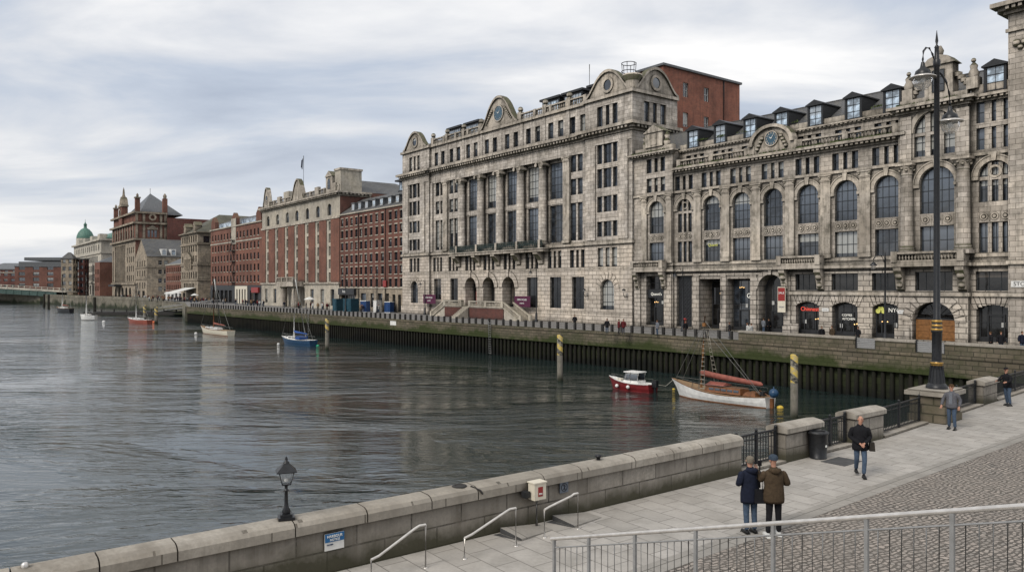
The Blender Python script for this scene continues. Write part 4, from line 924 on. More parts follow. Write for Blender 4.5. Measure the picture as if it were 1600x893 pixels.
# ------------------------------------------------------------------ right: arched stone building
B = Bld('arcade_building', 'long weathered stone building with tall arched windows and dormers above shops', 23, 0)
up = MB(); base = MB(); tr = MB(); pn = MB()
SO = .5    # main plane set back
arches = [(13.25, 2.5), (17.65, 2.5), (22.05, 2.5), (26.5, 2.55), (30.95, 2.55), (35.4, 2.55)]
def lowwin(c, w_, **q): return mk(c, 8.7, w_, 2.75, nx=4, ny=2, **q)
# end bays A (with B) u 0.2..7.2
opsA = [mk(4.3, 12.65, 2.55, 4.3, 'a', nx=4, ny=4), lowwin(4.3, 2.55), mk(4.15, 18.25, 3.3, 1.9, mull=3, nx=3, ny=2, mw=.5), mk(4.15, 20.9, 3.3, 1.9, mull=3, nx=3, ny=2, mw=.5)]
facade(B, up, .2, 7.1, 7.7, 23.4, opsA, off=.2)
opsM = [mk(8.9, 12.6, 2.3, 4.25, 'a', nx=6, ny=3, mull=3, mw=.3, tr=2.6), mk(8.9, 8.7, 2.4, 2.7, nx=6, ny=2, mull=3, mw=.3)]
opsM += [mk(c, 12.6, w_, 4.3, 'a', nx=4, ny=4) for c, w_ in arches]+[lowwin(c, w_) for c, w_ in arches]
opsM += [mk(c, 18.1, 2.95, 1.85, mull=3, nx=3, ny=2, mw=.5) for c in (8.75, 13.1, 17.5, 21.95, 26.4, 30.85, 35.3)]
facade(B, up, 7.1, 36.8, 7.7, 20.5, opsM, off=SO)
# set-back attic behind the balustrade
att = [mk(c, 21.2, 2.95, 1.5, mull=3, nx=3, ny=2, mw=.5) for c in (9.6, 14.0, 18.3, 25.9, 30.5, 34.9)]
facade(B, up, 7.1, 36.8, 20.5, 23.6, att, off=SO+1.2); up.box(7.1, 36.8, SO, SO+1.21, 20.3, 20.5)
# projecting bay C
facade(B, up, 36.8, 43.3, 7.7, 23.4, [mk(40.5, 12.65, 3.2, 4.5, 'a', nx=5, ny=4), lowwin(40.5, 3.15), mk(40.25, 18.3, 3.8, 4.3, 'a', nx=6, ny=3, mull=3, mw=.5, tr=2.2)], off=0)
facade(B, up, 43.3, 46.9, 7.7, 23.4, [mk(45.4, 13.4, 2.7, 3.75, 'a', nx=6, ny=3, mull=3, mw=.34, tr=2.2), mk(45.4, 8.7, 2.7, 2.8, mull=3, nx=6, ny=2, mw=.32), mk(45.3, 18.3, 2.95, 2.05, mull=3, nx=3, ny=2, mw=.6), mk(45.3, 20.8, 2.95, 2.05, mull=3, nx=3, ny=2, mw=.6)], off=SO)
for a_, o0_, o1_ in ((7.1, .2, SO), (36.8, 0, SO), (43.3, 0, SO)): up.add([(a_, o0_, 0), (a_, o1_+1.2, 0), (a_, o1_+1.2, 23.4), (a_, o0_, 23.4)], [(0, 1, 2, 3)])
# ground floor
gs = [mk(4.0, .3, 3.15, 6.65, depth=.8, nowin=1), mk(8.8, .3, 2.55, 6.65, depth=.5, nowin=1)]
facade(B, base, .2, 7.1, 0, 7.7, gs[:1], off=.2); facade(B, base, 7.1, 10.5, 0, 7.7, gs[1:], off=SO)
facade(B, base, 10.5, 24.2, 0, 7.7, [mk(12.9, .15, 3.4, 6.35, depth=2.6, nowin=1), mk(17.25, .15, 3.4, 6.35, depth=1.2, nowin=1), mk(21.75, .15, 3.4, 6.8, 'a', depth=1.3, nowin=1)], off=SO)
sh = [(26.4, 2.85), (30.8, 2.9), (35.25, 2.8)]
facade(B, base, 24.2, 36.8, 0, 7.7, [mk(c, .25, w_, 3.6, 's', depth=.6, nowin=1) for c, w_ in sh]+[mk(c, 5.12, w_+.1, 1.82, nx=4, ny=1, gl='glassd') for c, w_ in sh], off=SO)
facade(B, base, 36.8, 43.3, 0, 7.7, [mk(40.15, .3, 4.0, 3.75, 'a', depth=.8, nowin=1), mk(40.2, 5.14, 3.5, 1.85, nx=4, ny=1, gl='glassd')], off=0)
facade(B, base, 43.3, 46.9, 0, 7.7, [mk(45.3, .4, 2.95, 3.7, 's', depth=.6, nowin=1), mk(45.3, 5.16, 3.05, 1.8, nx=3, ny=1, gl='glassd')], off=SO)
for a0, a1, o_ in ((24.2, 36.6, SO), (36.9, 43.3, 0), (43.5, 46.9, SO)):
    ledge(tr, a0, a1, o_, 4.62, 4.95, .16, 0, 0, None)
for c, w_ in sh+[(45.3, 2.95)]:
    for i in range(9):     # splayed voussoirs above each shop window
        t = (i-4)/4; x = c+t*w_*.5; xt = c+t*w_*.66; d = w_*.055; zb = 3.42+.42*(1-t*t)+.03
        base.prism([(x-d, zb), (x+d, zb), (xt+d*1.25, 4.6), (xt-d*1.25, 4.6)], SO-.07, SO+.01, lambda p, q, y: (p, y, q))
for i in range(13):
    t = PI*(i+.5)/13; p = [(40.15+r_*math.cos(t+dt), 2.05+r_*math.sin(t+dt)) for r_, dt in ((2.05, -.095), (3.0, -.095), (3.0, .095), (2.05, .095))]
    if all(q[1] < 4.6 for q in p): base.prism(p, -.08, .01, lambda a, b, y: (a, y, b))
archring(base, 21.75, SO, 5.25, 1.72, 2.3, .14); 
for x in (10.85, 15.05, 19.4, 23.9): base.box(x-.42, x+.42, SO-.12, SO+.02, 0, 6.9); base.box(x-.5, x+.5, SO-.2, SO+.03, 0.01, 1.0)
for x in (.9, 6.4): base.box(x-.55, x+.55, .04, .22, 0, 7.1)
for c in (24.6, 28.6, 33.1, 37.2): base.box(c-.75, c+.75, SO-.14 if c < 37 else -.1, SO+.02 if c < 37 else .02, .01, 1.35)
ledge(base, .2, 36.8, SO, 6.95, 7.15, .12, 0, 0, None)
# string course, panels, pilasters
for a0, a1, o_ in ((.2, 7.1, .2), (7.2, 36.7, SO), (36.8, 43.3, 0), (43.4, 46.9, SO)):
    ledge(tr, a0, a1, o_, 7.5, 7.8, .42, 0, 0, None); ledge(tr, a0, a1, o_, 7.801, 8.0, .2, 0, 0, None)
    ledge(tr, a0, a1, o_, 8.3, 8.62, .1, 0, 0, None); ledge(tr, a0, a1, o_, 17.75, 18.02, .22, 0, 0, None)
for c, w_, o_ in [(4.3, 2.5, .2), (8.9, 2.3, SO)]+[(c, w_, SO) for c, w_ in arches]+[(40.5, 3.1, 0), (45.4, 2.7, SO)]:
    roundels(pn, c-w_/2, c+w_/2, o_, 12.05, 0, 3, .34)
for c, w_, o_, zs in [(4.3, 2.55, .2, 15.67), (8.9, 2.3, SO, 15.7)]+[(c, w_, SO, 16.9-w_/2) for c, w_ in arches]+[(40.5, 3.2, 0, 15.55), (45.4, 2.7, SO, 15.8)]:
    archring(tr, c, o_, zs, w_/2+.05, w_/2+.48, .14); archring(tr, c, o_, zs, w_/2+.5, w_/2+.62, .2, key=False)
    for s in (-1, 1): tr.box(c+s*(w_/2+.3)-.3, c+s*(w_/2+.3)+.3, o_-.2, o_+.02, zs-.32, zs-.02)
archring(tr, 40.25, 0, 20.7, 1.95, 2.45, .12)
frame_ring(tr, 8.9, SO+.12, 16.05, .34, .5, .1); frame_ring(tr, 45.4, SO+.12, 16.2, .4, .6, .1)
for x in (11.1, 15.45, 19.85, 24.3, 28.7, 33.15): pilaster(tr, x, SO, 8.65, 17.7, 1.15, .25)
for x in (2.2, 6.55): pilaster(tr, x, .2, 8.65, 17.7, .95, .2)
for x in (37.75, 42.95):
    k = MB(); column(k, x, -.15, 8.65, 17.7, .62, 0, 16); co = B.part('engaged_column', k, 'sand'); k = MB()
    k.lathe([(.55, 16.75), (.6, 17.0), (.75, 17.4), (.8, 17.5)], x, -.15, 12); k.box(x-.85, x+.85, -.95, .5, 17.5, 17.72)
    for i in range(10):
        t = 2*PI*i/10; k.ball((x+.66*math.cos(t), -.15+.66*math.sin(t), 17.05+.22*(i % 2)), .16, 0, 6)
    part('capital', k, 'trim', co, (B.u0, B.o0, 0))
for x in (37.6, 42.9): up.box(x-.55, x+.55, -.18, .02, 18.03, 22.4)
# cornices
cornice(tr, 7.2, 36.7, SO, 20.25, .75, .85, 0, 0, .55, False); cornice(tr, .2, 7.1, .2, 23.0, .6, .75, 0, 0, .5); cornice(tr, 7.2, 36.7, SO+1.2, 23.1, .42, .4, 0, 0, .5, False)
cornice(tr, 36.8, 43.3, 0, 22.7, .75, .85, 0, 0, .5); cornice(tr, 43.35, 46.9, SO, 22.75, .65, .6, 0, 0, .5, False)
tr.box(7.2, 36.7, SO+1.15, SO+1.6, 23.53, 24.2); tr.box(36.9, 43.2, .1, .8, 23.46, 24.1); tr.box(43.4, 46.9, SO, SO+.6, 23.41, 24.4)
tr.box(.3, 7.0, .3, .9, 23.6, 24.35)
# raised pedimented dormer on end bay
tr.box(2.3, 5.4, .1, 1.6, 24.36, 26.3); tr.prism([(2.0, 26.3), (5.7, 26.3), (3.85, 27.3)], -.05, 1.7, lambda p, q, y: (p, y, q)); tr.box(3.3, 4.4, .05, .12, 24.6, 26.1, 0)
for x in (2.0, 5.8): tr.lathe([(.35, 24.3), (.5, 24.9), (.25, 25.3), (.4, 25.7), (.05, 26.2)], x, .6, 8)
# clock gable
k = MB(); n = 16; pts = [(21.95+2.7*math.cos(PI*i/n), 22.1+2.1*math.sin(PI*i/n)) for i in range(n+1)]
tr.prism([(24.65, 21.0)]+pts+[(19.25, 21.0)], SO-.15, SO+.5, lambda p, q, y: (p, y, q))
for i in range(n):
    a_, b_ = pts[i], pts[i+1]; ex = lambda q, r: (21.95+(q[0]-21.95)*r, 22.1+(q[1]-22.1)*r)
    tr.prism([ex(a_, .93), ex(b_, .93), ex(b_, 1.1), ex(a_, 1.1)], SO-.5, SO+.5, lambda p, q, y: (p, y, q))
tr.box(18.7, 19.6, SO-.2, SO+.5, 21.01, 22.2); tr.box(24.3, 25.2, SO-.2, SO+.5, 21.01, 22.2)
clock(B, 21.95, SO-.15, 22.75, .78)
for s in (-1, 1):
    for i in range(4): tr.ball((21.95+s*(1.25+.22*i), SO-.22, 22.9-.4*i), .26, 0, 7)
# aedicule and statues over the projecting bay
tr.box(39.3, 41.9, .1, 1.4, 24.1, 27.0); tr.prism([(39.0, 27.0), (42.2, 27.0), (41.5, 27.7), (40.6, 28.0), (39.7, 27.7)], -.1, 1.5, lambda p, q, y: (p, y, q)); tr.lathe([(.25, 28.0), (.35, 28.4), (.1, 28.9)], 40.6, .5, 8)
wo_f, wo_p = win_meshes(1.15, 2.1, 'r', 2, 3); wo = link('window', wo_f, B.root, (40.6-B.u0, .0, 24.4)); link('pane', wo_p, wo)
for s in (-1, 1):
    for i in range(6): tr.lathe([(.35, 0), (.4, .35), (.1, .5)], 40.6+s*(1.6+.28*i), .6, 7, 0, lambda x, y, z, i=i: (x, y, 24.1+max(0, 1.5-.32*i)+z))
    x = 40.6+s*3.0
    tr.box(x-.5, x+.5, .1, 1.1, 24.1, 25.2); tr.lathe([(.42, 25.2), (.48, 25.6), (.3, 26.0), (.36, 26.3), (.16, 26.55), (.1, 26.62)], x, .55, 10); tr.ball((x, .5, 26.8), .22, 0, 9)
for a0, a1 in ((7.6, 18.7), (25.2, 36.6)): k = MB(); balustrade(k, a0, a1, SO-.05, 21.01, 1.05, 0, .4); B.part('balustrade', k, 'trim')
body(base, .21, 46.9, SO+1.3, 20, 23.4, right=False, roof=.0)
B.part('upper_wall', up, 'sand'); B.part('ground_floor', base, 'sand_rust'); B.part('stone_trim', tr, 'trim'); B.part('carved_panels', pn, 'trim')
# balconies with consoles
for a0, a1, o_ in ((.5, 6.3, .2), (23.2, 28.6, SO), (36.6, 43.4, 0)):
    k = MB(); k.box(a0, a1, o_-1.1, o_+.01, 7.5, 7.95)
    for x in (a0+.5, a1-.5): k.prism([(o_, 7.49), (o_-1.0, 7.49), (o_-.95, 7.1), (o_-.55, 6.5), (o_-.4, 5.8), (o_-.3, 5.3), (o_, 5.1)], x-.38, x+.38, lambda p, q, a: (a, p, q)); k.ball((x, o_-.5, 6.6), .4, 0, 8); k.ball((x, o_-.35, 5.7), .34, 0, 8)
    bl = B.part('balcony', k, 'trim'); k = MB(); balustrade(k, a0, a1, o_-1.12, 7.951, 1.0, 0, .3)
    for x in (a0, a1-.35): k.box(x, x+.35, o_-.7, o_, 7.952, 8.94)
    part('balustrade', k, 'trim', bl, (B.u0, B.o0, 0))
# mansard roof and dormers
k = MB(); RO = SO+1.7
k.add([(.4, RO, 23.9), (46.9, RO, 23.9), (46.9, RO+4.6, 27.2), (.4, RO+4.6, 27.2)], [(0, 1, 2, 3)]); k.add([(.4, RO+4.6, 27.2), (46.9, RO+4.6, 27.2), (46.9, RO+12, 25), (.4, RO+12, 25)], [(0, 1, 2, 3)]); k.add([(.4, RO, 23.9), (.4, RO+4.6, 27.2), (.4, RO+12, 25), (.4, RO+12, 23), (.4, RO, 23)], [(0, 1, 2, 3, 4)])
k.box(.4, 46.9, RO+4.5, RO+4.75, 27.16, 27.3); B.part('slate_roof', k, 'slate')
for c in (9.4, 13.7, 18.15, 22.45, 26.75, 31.2, 35.4, 45.45):
    k = MB(); o_ = (SO+1.0 if c < 40 else SO-.1); k.box(c-.95, c-.76, o_, o_+3.8, 23.56, 25.85); k.box(c+.76, c+.95, o_, o_+3.8, 23.56, 25.85); k.box(c-.76, c+.76, o_+.16, o_+3, 23.55, 23.62)
    k.prism([(c-1.1, 25.85), (c+1.1, 25.85), (c+1.1, 25.98), (c, 26.5), (c-1.1, 25.98)], o_-.2, o_+4.6, lambda p, q, y: (p, y, q)); dm = B.part('dormer', k, 'dark')
    fm, pm = win_meshes(1.52, 2.2, 'r', 2, 3, 'dark', 'roofglass'); link('window', fm, dm, (c-B.u0, o_+.06, 23.63)); link('pane', pm, dm, (c-B.u0, o_+.06, 23.63))
# shop fronts (each its own part with door, glazing and sign)
def shopfront(c, w_, z, h, o_, kind, col, gl='glassd', door=True, lay=3):
    fm, pm = win_meshes(w_-.02, h-.02, kind, lay, 2, col, gl, .12); wo = link('shop_window', fm, B.root, (c-B.u0, o_-B.o0, z)); link('pane', pm, wo)
    k = MB(); k.box(c-w_/2+.05, c+w_/2-.05, o_-.02, o_+.05, z, z+.45)
    if door: k.box(c-.75, c-.62, o_-.06, o_+.05, z, z+2.4); k.box(c+.62, c+.75, o_-.06, o_+.05, z, z+2.4); k.box(c-.75, c+.75, o_-.06, o_+.05, z+2.4, z+2.55)
    B.part('shop_frame', k, col)
shopfront(4.0, 3.1, .3, 4.2, .2+.8, 'r', 'dark'); k = MB(); k.box(2.46, 5.54, .5, .9, 4.0, 5.1); B.part('fascia', k, 'dark'); text("Quanni's", .55, 'lit_white', B.root, (4.0-B.u0, .48, 4.5), (PI/2, 0, 0), 'shop_lettering')
fm, pm = win_meshes(3.1, 1.8, 'r', 4, 2, 'dark', 'glassd'); wo = link('window', fm, B.root, (4.0-B.u0, 1.0, 5.12)); link('pane', pm, wo)
k = MB(); k.box(7.55, 10.05, SO+.45, SO+.6, .3, 6.9, 0)
for i in range(5):
    for j in range(12): frame_ring(k, 7.8+.5*i, SO+.44, .7+.5*j, .15, .24, .05, 0, 'r', 6)
B.part('grille_gate', k, 'dark')
shopfront(12.9, 3.3, .15, 6.2, SO+2.6, 'r', 'dark'); shopfront(17.25, 3.3, .15, 6.2, SO+1.2, 'r', 'dark', 'glass')
text('GN', .8, 'lit_white', B.root, (18.2-B.u0, SO+1.15, 4.4), (PI/2, 0, 0), 'shop_lettering')
shopfront(21.75, 3.3, .15, 6.7, SO+1.3, 'a', 'dark')
for (c, w_), col in zip(sh, ('dark', 'dark', 'dark')): shopfront(c, w_-.1, .25, 3.5, SO+.62, 's', col)
text('Chinnest', .62, 'lit_red', B.root, (26.4-B.u0, SO+.5, 3.0), (PI/2, 0, 0), 'shop_lettering')
text('COFFEE', .34, 'lit_white', B.root, (30.8-B.u0, SO+.5, 2.45), (PI/2, 0, 0), 'shop_lettering'); text('KITCHEN', .34, 'lit_white', B.root, (31.0-B.u0, SO+.5, 2.05), (PI/2, 0, 0), 'shop_lettering')
text('NYC', .6, 'lit_white', B.root, (35.9-B.u0, SO+.5, 3.1), (PI/2, 0, 0), 'shop_lettering')
k = MB()
for a_, b_, r_ in ((34.2, 3.0, .25), (34.6, 3.25, .2), (34.75, 2.95, .2), (34.35, 3.3, .15)): disc(k, a_, SO+.52, b_, r_, .03)
B.part('leaf_emblem', k, 'lit_yellow')
text('Quanni', .5, 'lit_yellow', B.root, (13.25-B.u0, SO+.2, 10.75), (PI/2, 0, 0), 'shop_lettering')
for i, (x, z, o_) in enumerate(((3.3, 3.4, .96), (4.7, 3.4, .96), (16.6, 5.4, SO+1.16), (17.6, 3.2, SO+1.16), (12.2, 4.6, SO+2.56), (21.2, 3.6, SO+1.26), (22.4, 3.6, SO+1.26), (25.8, 1.6, SO+.58), (27.1, 1.9, SO+.58), (30.1, 1.3, SO+.58), (31.6, 1.5, SO+.58), (36.0, 1.6, SO+.58), (34.6, 1.9, SO+.58), (45.9, 2.0, SO+.58))):
    k = MB()
    if i % 2: k.box(x-.16, x+.16, o_-.01, o_+.02, z-.22, z+.22)
    else:
        for j in range(3): k.ball((x+.28*j, o_, z+.05*(j % 2)), .06, 0, 7)
    B.part('menu_board' if i % 2 else 'lamp_string', k, 'palecloth' if i % 2 else 'lit_warm')
# oak door in the arched entrance
k = MB(); k.box(38.2, 39.7, .72, .8, .3, 2.3); k.box(40.7, 42.1, .72, .8, .3, 2.3)
for a_, b_ in ((38.4, 39.5), (40.85, 41.95)):
    for z in (.5, 1.15, 1.75): k.box(a_, b_, .68, .73, z, z+.45)
B.part('door', k, 'oak'); k = MB(); k.box(39.7, 40.7, 1.2, 1.3, .3, 2.3); k.box(38.15, 42.15, .7, .85, 2.3, 2.45); fan = [(40.15+1.99*math.cos(PI*i/16), 2.04+1.99*math.sin(PI*i/16)) for i in range(17)]
B.part('doorway', k, 'dark'); k = MB(); k.prism([p for p in fan if p[1] > 2.44] , .78, .84, lambda p, q, y: (p, y, q)); B.part('fanlight', k, 'glassd'); k = MB()
for i in range(1, 10):
    t = PI*i/10; k.tube([(40.15, .74, 2.46), (40.15+1.9*math.cos(t), .74, max(2.46, 2.04+1.9*math.sin(t)))], .03, 5)
B.part('fanlight_bars', k, 'blackiron')
shopfront(45.3, 2.9, .4, 3.6, SO+.62, 's', 'dark', door=True)
# hanging signs and plaques
o = empty('hanging_sign', W(23.7, -.3, 2.6), RZ, 'red and white banner sign hanging on the pier by the arched entrance', 'sign'); k = MB(); k.box(-.5, .5, -.05, 0, 0, 2.9); part('panel', k, 'cream', o); k = MB(); k.box(-.45, .45, -.06, -.051, 1.3, 2.8); part('red_panel', k, 'redsign', o); text('SALE', .35, 'signtext', o, (0, -.07, 2.2), (PI/2, 0, 0)); text('TODAY', .22, 'navytext', o, (0, -.06, .6), (PI/2, 0, 0))
o = empty('hanging_sign', W(15.05, -.3, 3.4), RZ, 'narrow black projecting sign on the pier between the square openings', 'sign'); k = MB(); k.box(-.12, .12, -.9, -.1, 0, 2.0); part('panel', k, 'dark', o); k = MB(); k.box(-.05, .05, -.1, .6, 1.5, 1.6); part('bracket', k, 'dark', o)
for u_, z_, lb in ((28.6, 3.0, 'small white plaque on the pier between red lettered shop and coffee shop'), (37.15, 3.0, 'small white plaque on the pier left of the oak door')):
    o = empty('plaque', W(u_, SO-.02 if u_ < 36 else -.02, z_), RZ, lb, 'plaque'); k = MB(); k.box(-.4, .4, -.04, -.005, -.18, .18); part('plate', k, 'white', o); k = MB(); k.box(-.28, .28, -.046, -.041, -.04, .0); part('line', k, 'blacktext', o)
k = MB(); random.seed(21)
for a0, a1, o0, o1, z, n in ((.2, 7.1, -.4, .5, 23.62, 420), (7.4, 36.5, -.25, .45, 21.03, 900), (36.9, 43.2, -.6, .2, 23.47, 260), (7.4, 36.5, 1.3, 1.6, 24.36, 250), (.6, 6.2, -.8, .1, 7.97, 120), (36.8, 43.2, -.9, -.1, 7.97, 160)):
    cs_ = [random.uniform(a0, a1) for _ in range(max(6, n//30))]
    for i in range(n):
        x = min(a1, max(a0, random.choice(cs_)+random.gauss(0, .35))); y = random.uniform(o0, o1); h = random.uniform(.06, .26); t = random.uniform(0, PI); q = random.uniform(-.1, .1)
        dx, dy = .05*math.cos(t), .05*math.sin(t); k.add([(x-dx, y-dy, z), (x+dx, y+dy, z), (x+dx+q, y-q, z+h), (x+q, y+q, z+h*.9)], [(0, 1, 2, 3)])
o = B.part('ledge_weeds', k, 'weed'); o['kind'] = 'stuff'
# ------------------------------------------------------------------ corner tower at the right
B = Bld('stone_tower', 'massive plain stone tower at the right edge with high bracketed cornice', 52, -.6, 'tower')
k = MB(); tr = MB()
facade(B, k, 46.9, 62, 0, 30.6, [mk(53, z, 1.6, 3.0, nx=2, ny=3) for z in (8.6, 13.5, 18.5, 23.5)], off=-.6)
k.add([(46.9, -.6, 0), (46.9, 14, 0), (46.9, 14, 36.5), (46.9, -.6, 36.5)], [(0, 1, 2, 3)]); k.add([(62, -.6, 0), (62, 14, 0), (62, 14, 36.5), (62, -.6, 36.5)], [(0, 1, 2, 3)]); k.add([(46.9, -.6, 36.5), (62, -.6, 36.5), (62, 14, 36.5), (46.9, 14, 36.5)], [(0, 1, 2, 3)]); k.add([(46.9, 14, 0), (62, 14, 0), (62, 14, 36.5), (46.9, 14, 36.5)], [(0, 1, 2, 3)])
k.box(46.905, 61.9, -.59, 13.9, 30.6, 36.4)
B.part('wall', k, 'sand'); cornice(tr, 46.9, 62, -.6, 29.9, 1.0, 1.1, 0, 0, .5); tr.box(45.9, 46.9, -.3, 13, 30.3, 30.9); tr.box(46.75, 62, -.8, -.6, 28.3, 28.6)
for z in (7.55, 4.65): tr.box(46.8, 62, -.85, -.59, z, z+.3)
for i in range(5): tr.ball((47.6+i*.7, -.65, 27.2), .35, 0, 7); tr.ball((47.9+i*.7, -.65, 26.8), .25, 0, 7)
B.part('stone_trim', tr, 'trim')
o = empty('street_sign', W(48.0, -.62, 5.75), RZ, 'black and white lettered sign on the stone tower wall', 'sign'); k = MB(); k.box(-.85, 1.6, -.06, -.005, -.25, .3); part('plate', k, 'white', o); text('STORE', .5, 'blacktext', o, (.1, -.07, .02), (PI/2, 0, 0))
o = empty('wall_sign', W(48.6, -.62, 2.4), RZ, 'pair of small dark red plates on the tower beside the corner shop', 'sign'); k = MB(); k.box(-.35, .35, -.06, -.01, .25, .6); part('plate', k, 'redsign', o); k = MB(); k.box(-.3, .3, -.06, -.01, -.25, .12); part('plate', k, 'redsign', o)
# ------------------------------------------------------------------ buildings further along the quay
# long brick warehouse B4
B = Bld('brick_warehouse', 'long red brick building with rows of small windows and two glazed roof storeys', -80.5, 0); k = MB(); tr = MB()
cc = [-94.8, -92.3, -89.75, -87.2, -84.8, -82.4, -79.8, -77.1, -74.45, -70.9, -68.4, -66.1]
ops = [mk(c, z, 1.15, 1.75, nx=2, ny=2, depth=.22) for c in cc for z in (5.45, 8.2, 11.0, 13.95, 16.85, 19.65)]
facade(B, k, -96.1, -65.1, 5.2, 22.3, ops, off=.3, trim=tr, sill=1, lint=.22)
body(k, -96.1, -65.1, .3, 16, 22.3); B.part('brick_wall', k, 'brick')
k = MB(); facade(B, k, -96.1, -65.1, 0, 5.2, [mk(-91.7, .2, 7.4, 3.2, depth=.8, nx=6, ny=2, gl='glassd', fr='dark'), mk(-83.6, .9, 2.6, 3.1, nx=3, ny=2), mk(-79.3, .9, 1.6, 3.1), mk(-75.6, .9, 2.2, 3.1, nx=3), mk(-72.2, .2, 1.5, 3.8, gl='glassd'), mk(-69.3, .2, 1.3, 3.6, gl='glassd'), mk(-66.9, .2, 1.3, 3.6, gl='glassd')], off=.3)
B.part('stone_ground_floor', k, 'farstone')
ledge(tr, -96.1, -65.1, .3, 5.05, 5.3, .15); ledge(tr, -96.1, -65.1, .3, 22.3, 22.6, .25); B.part('stone_trim', tr, 'ltrim')
k = MB(); k.box(-95.9, -87.3, -.3, .28, 3.55, 5.0); B.part('fascia', k, 'dark'); text('Anna', .9, 'signtext', B.root, (-92.5-B.u0, -.33, 4.3), (PI/2, 0, 0), 'shop_lettering')
k = MB(); k.add([(-96.1, .2, 22.6), (-65.1, .2, 22.6), (-65.1, 6, 26.6), (-96.1, 6, 26.6)], [(0, 1, 2, 3)]); k.add([(-96.1, .2, 22.6), (-96.1, 6, 26.6), (-96.1, 16, 26.6), (-96.1, 16, 22)], [(0, 1, 2, 3)]); k.add([(-96.1, 6, 26.6), (-65.1, 6, 26.6), (-65.1, 16, 26.6), (-96.1, 16, 26.6)], [(0, 1, 2, 3)]); B.part('slate_roof', k, 'slate')
for c in (-90.1, -86.7, -83.2, -79.6, -76, -72.2, -68.8, -65.9):
    k = MB(); k.box(c-.75, c+.75, .9, 3.5, 23.1, 24.75); k.box(c-.9, c+.9, .75, 3.8, 24.76, 24.95); dm = B.part('dormer', k, 'lead'); fm, pm = win_meshes(1.2, 1.35, 'r', 2, 1, 'wframe', 'roofglass'); link('window', fm, dm, (c-B.u0, .82, 23.25)); link('pane', pm, dm, (c-B.u0, .82, 23.25))
k = MB(); k.box(-78.5, -65.2, 6.3, 12, 26.6, 27.0); k.box(-78.9, -65.1, 5.7, 12.4, 29.0, 29.35); k.box(-78.5, -65.2, 7, 12, 27, 29); B.part('penthouse', k, 'dark')
fm, pm = win_meshes(13.2, 2.0, 'r', 12, 1, 'dark', 'roofglass', .08); wo = link('window', fm, B.root, (-71.85-B.u0, 6.6, 27.0)); link('pane', pm, wo)
for u_ in (-85.9, -73.0): k = MB(); k.tube([(u_, .2, .2), (u_, .2, 22.3)], .09, 6); B.part('drainpipe', k, 'dark')
k = MB(); k.box(-73.6, -72.2, -.1, .1, 5.4, 6.8); B.part('red_sign', k, 'redsign')
# B3 brick and stone building
B = Bld('brick_and_stone_building', 'broad building with tall red brick piers between pale stone window strips', -123, 0); k = MB(); st = MB(); tr = MB()
strips = [-145.5, -138.0, -130.4, -123.4, -116.2, -109.4, -102.4]; sw = 2.6
ops = [mk(c+.35, z, 1.1, 2.2, nx=2, ny=2, depth=.5) for c in strips for z in (6.7, 9.9, 13.1, 16.2, 19.2)]
facade(B, st, -150.0, -96.1, 6.3, 27.4, ops+[mk(c+.2, 22.9, 2.3, 2.85, 'a', nx=3, ny=3) for c in [-145.2, -137.6, -130.2, -123.3, -116.2, -109.4, -102.4]], off=.3)
edges = [-150.0]+[x for c in strips for x in (c-sw/2, c+sw/2)]+[-96.1]
for i in range(0, len(edges), 2): k.box(edges[i]+(.02 if i == 0 else 0), edges[i+1]-(.02 if i+2 == len(edges) else 0), .14, .32, 6.4, 21.9)
facade(B, st, -150.0, -96.1, 0, 6.3, [mk(c, .8, 2.2, 4.0, nx=3, ny=3) for c in (-146, -139, -112.5, -106, -100)]+[mk(-131.5, .3, 2, 4.8, depth=1.2, gl='glassd'), mk(-124.4, .2, 3.0, 5.0, 'a', depth=1.5, gl='glassd'), mk(-118.2, .3, 2, 4.8, depth=1.2, gl='glassd')], off=.1)
ledge(tr, -150, -96.1, .1, 6.1, 6.5, .35); ledge(tr, -150, -96.1, .3, 21.9, 22.4, .3, 6); cornice(tr, -150, -96.1, .3, 27.2, 1.1, 1.0, 8, 0, .9)
for c in (-150+3.5, -99.6, -123.2, -136.5, -110): tr.box(c-1.2, c+1.2, .25, .9, 28.3, 30.6)
balustrade(tr, -149.5, -96.6, .4, 28.31, 1.6, 0, .9)
for c in (-127.5, -119.5): 
    tr.lathe([(.9, 0), (.85, 5.0), (1.1, 5.4)], c, -1.6, 10)
tr.box(-129.6, -117.4, -3.0, .1, 5.5, 6.6); k2 = MB(); balustrade(k2, -129.6, -117.4, -3.0, 6.61, 1.3, 0, .5); k2.box(-129.6, -117.4, -2.6, .1, 6.61, 6.8); B.part('portico_balcony', k2, 'trim')
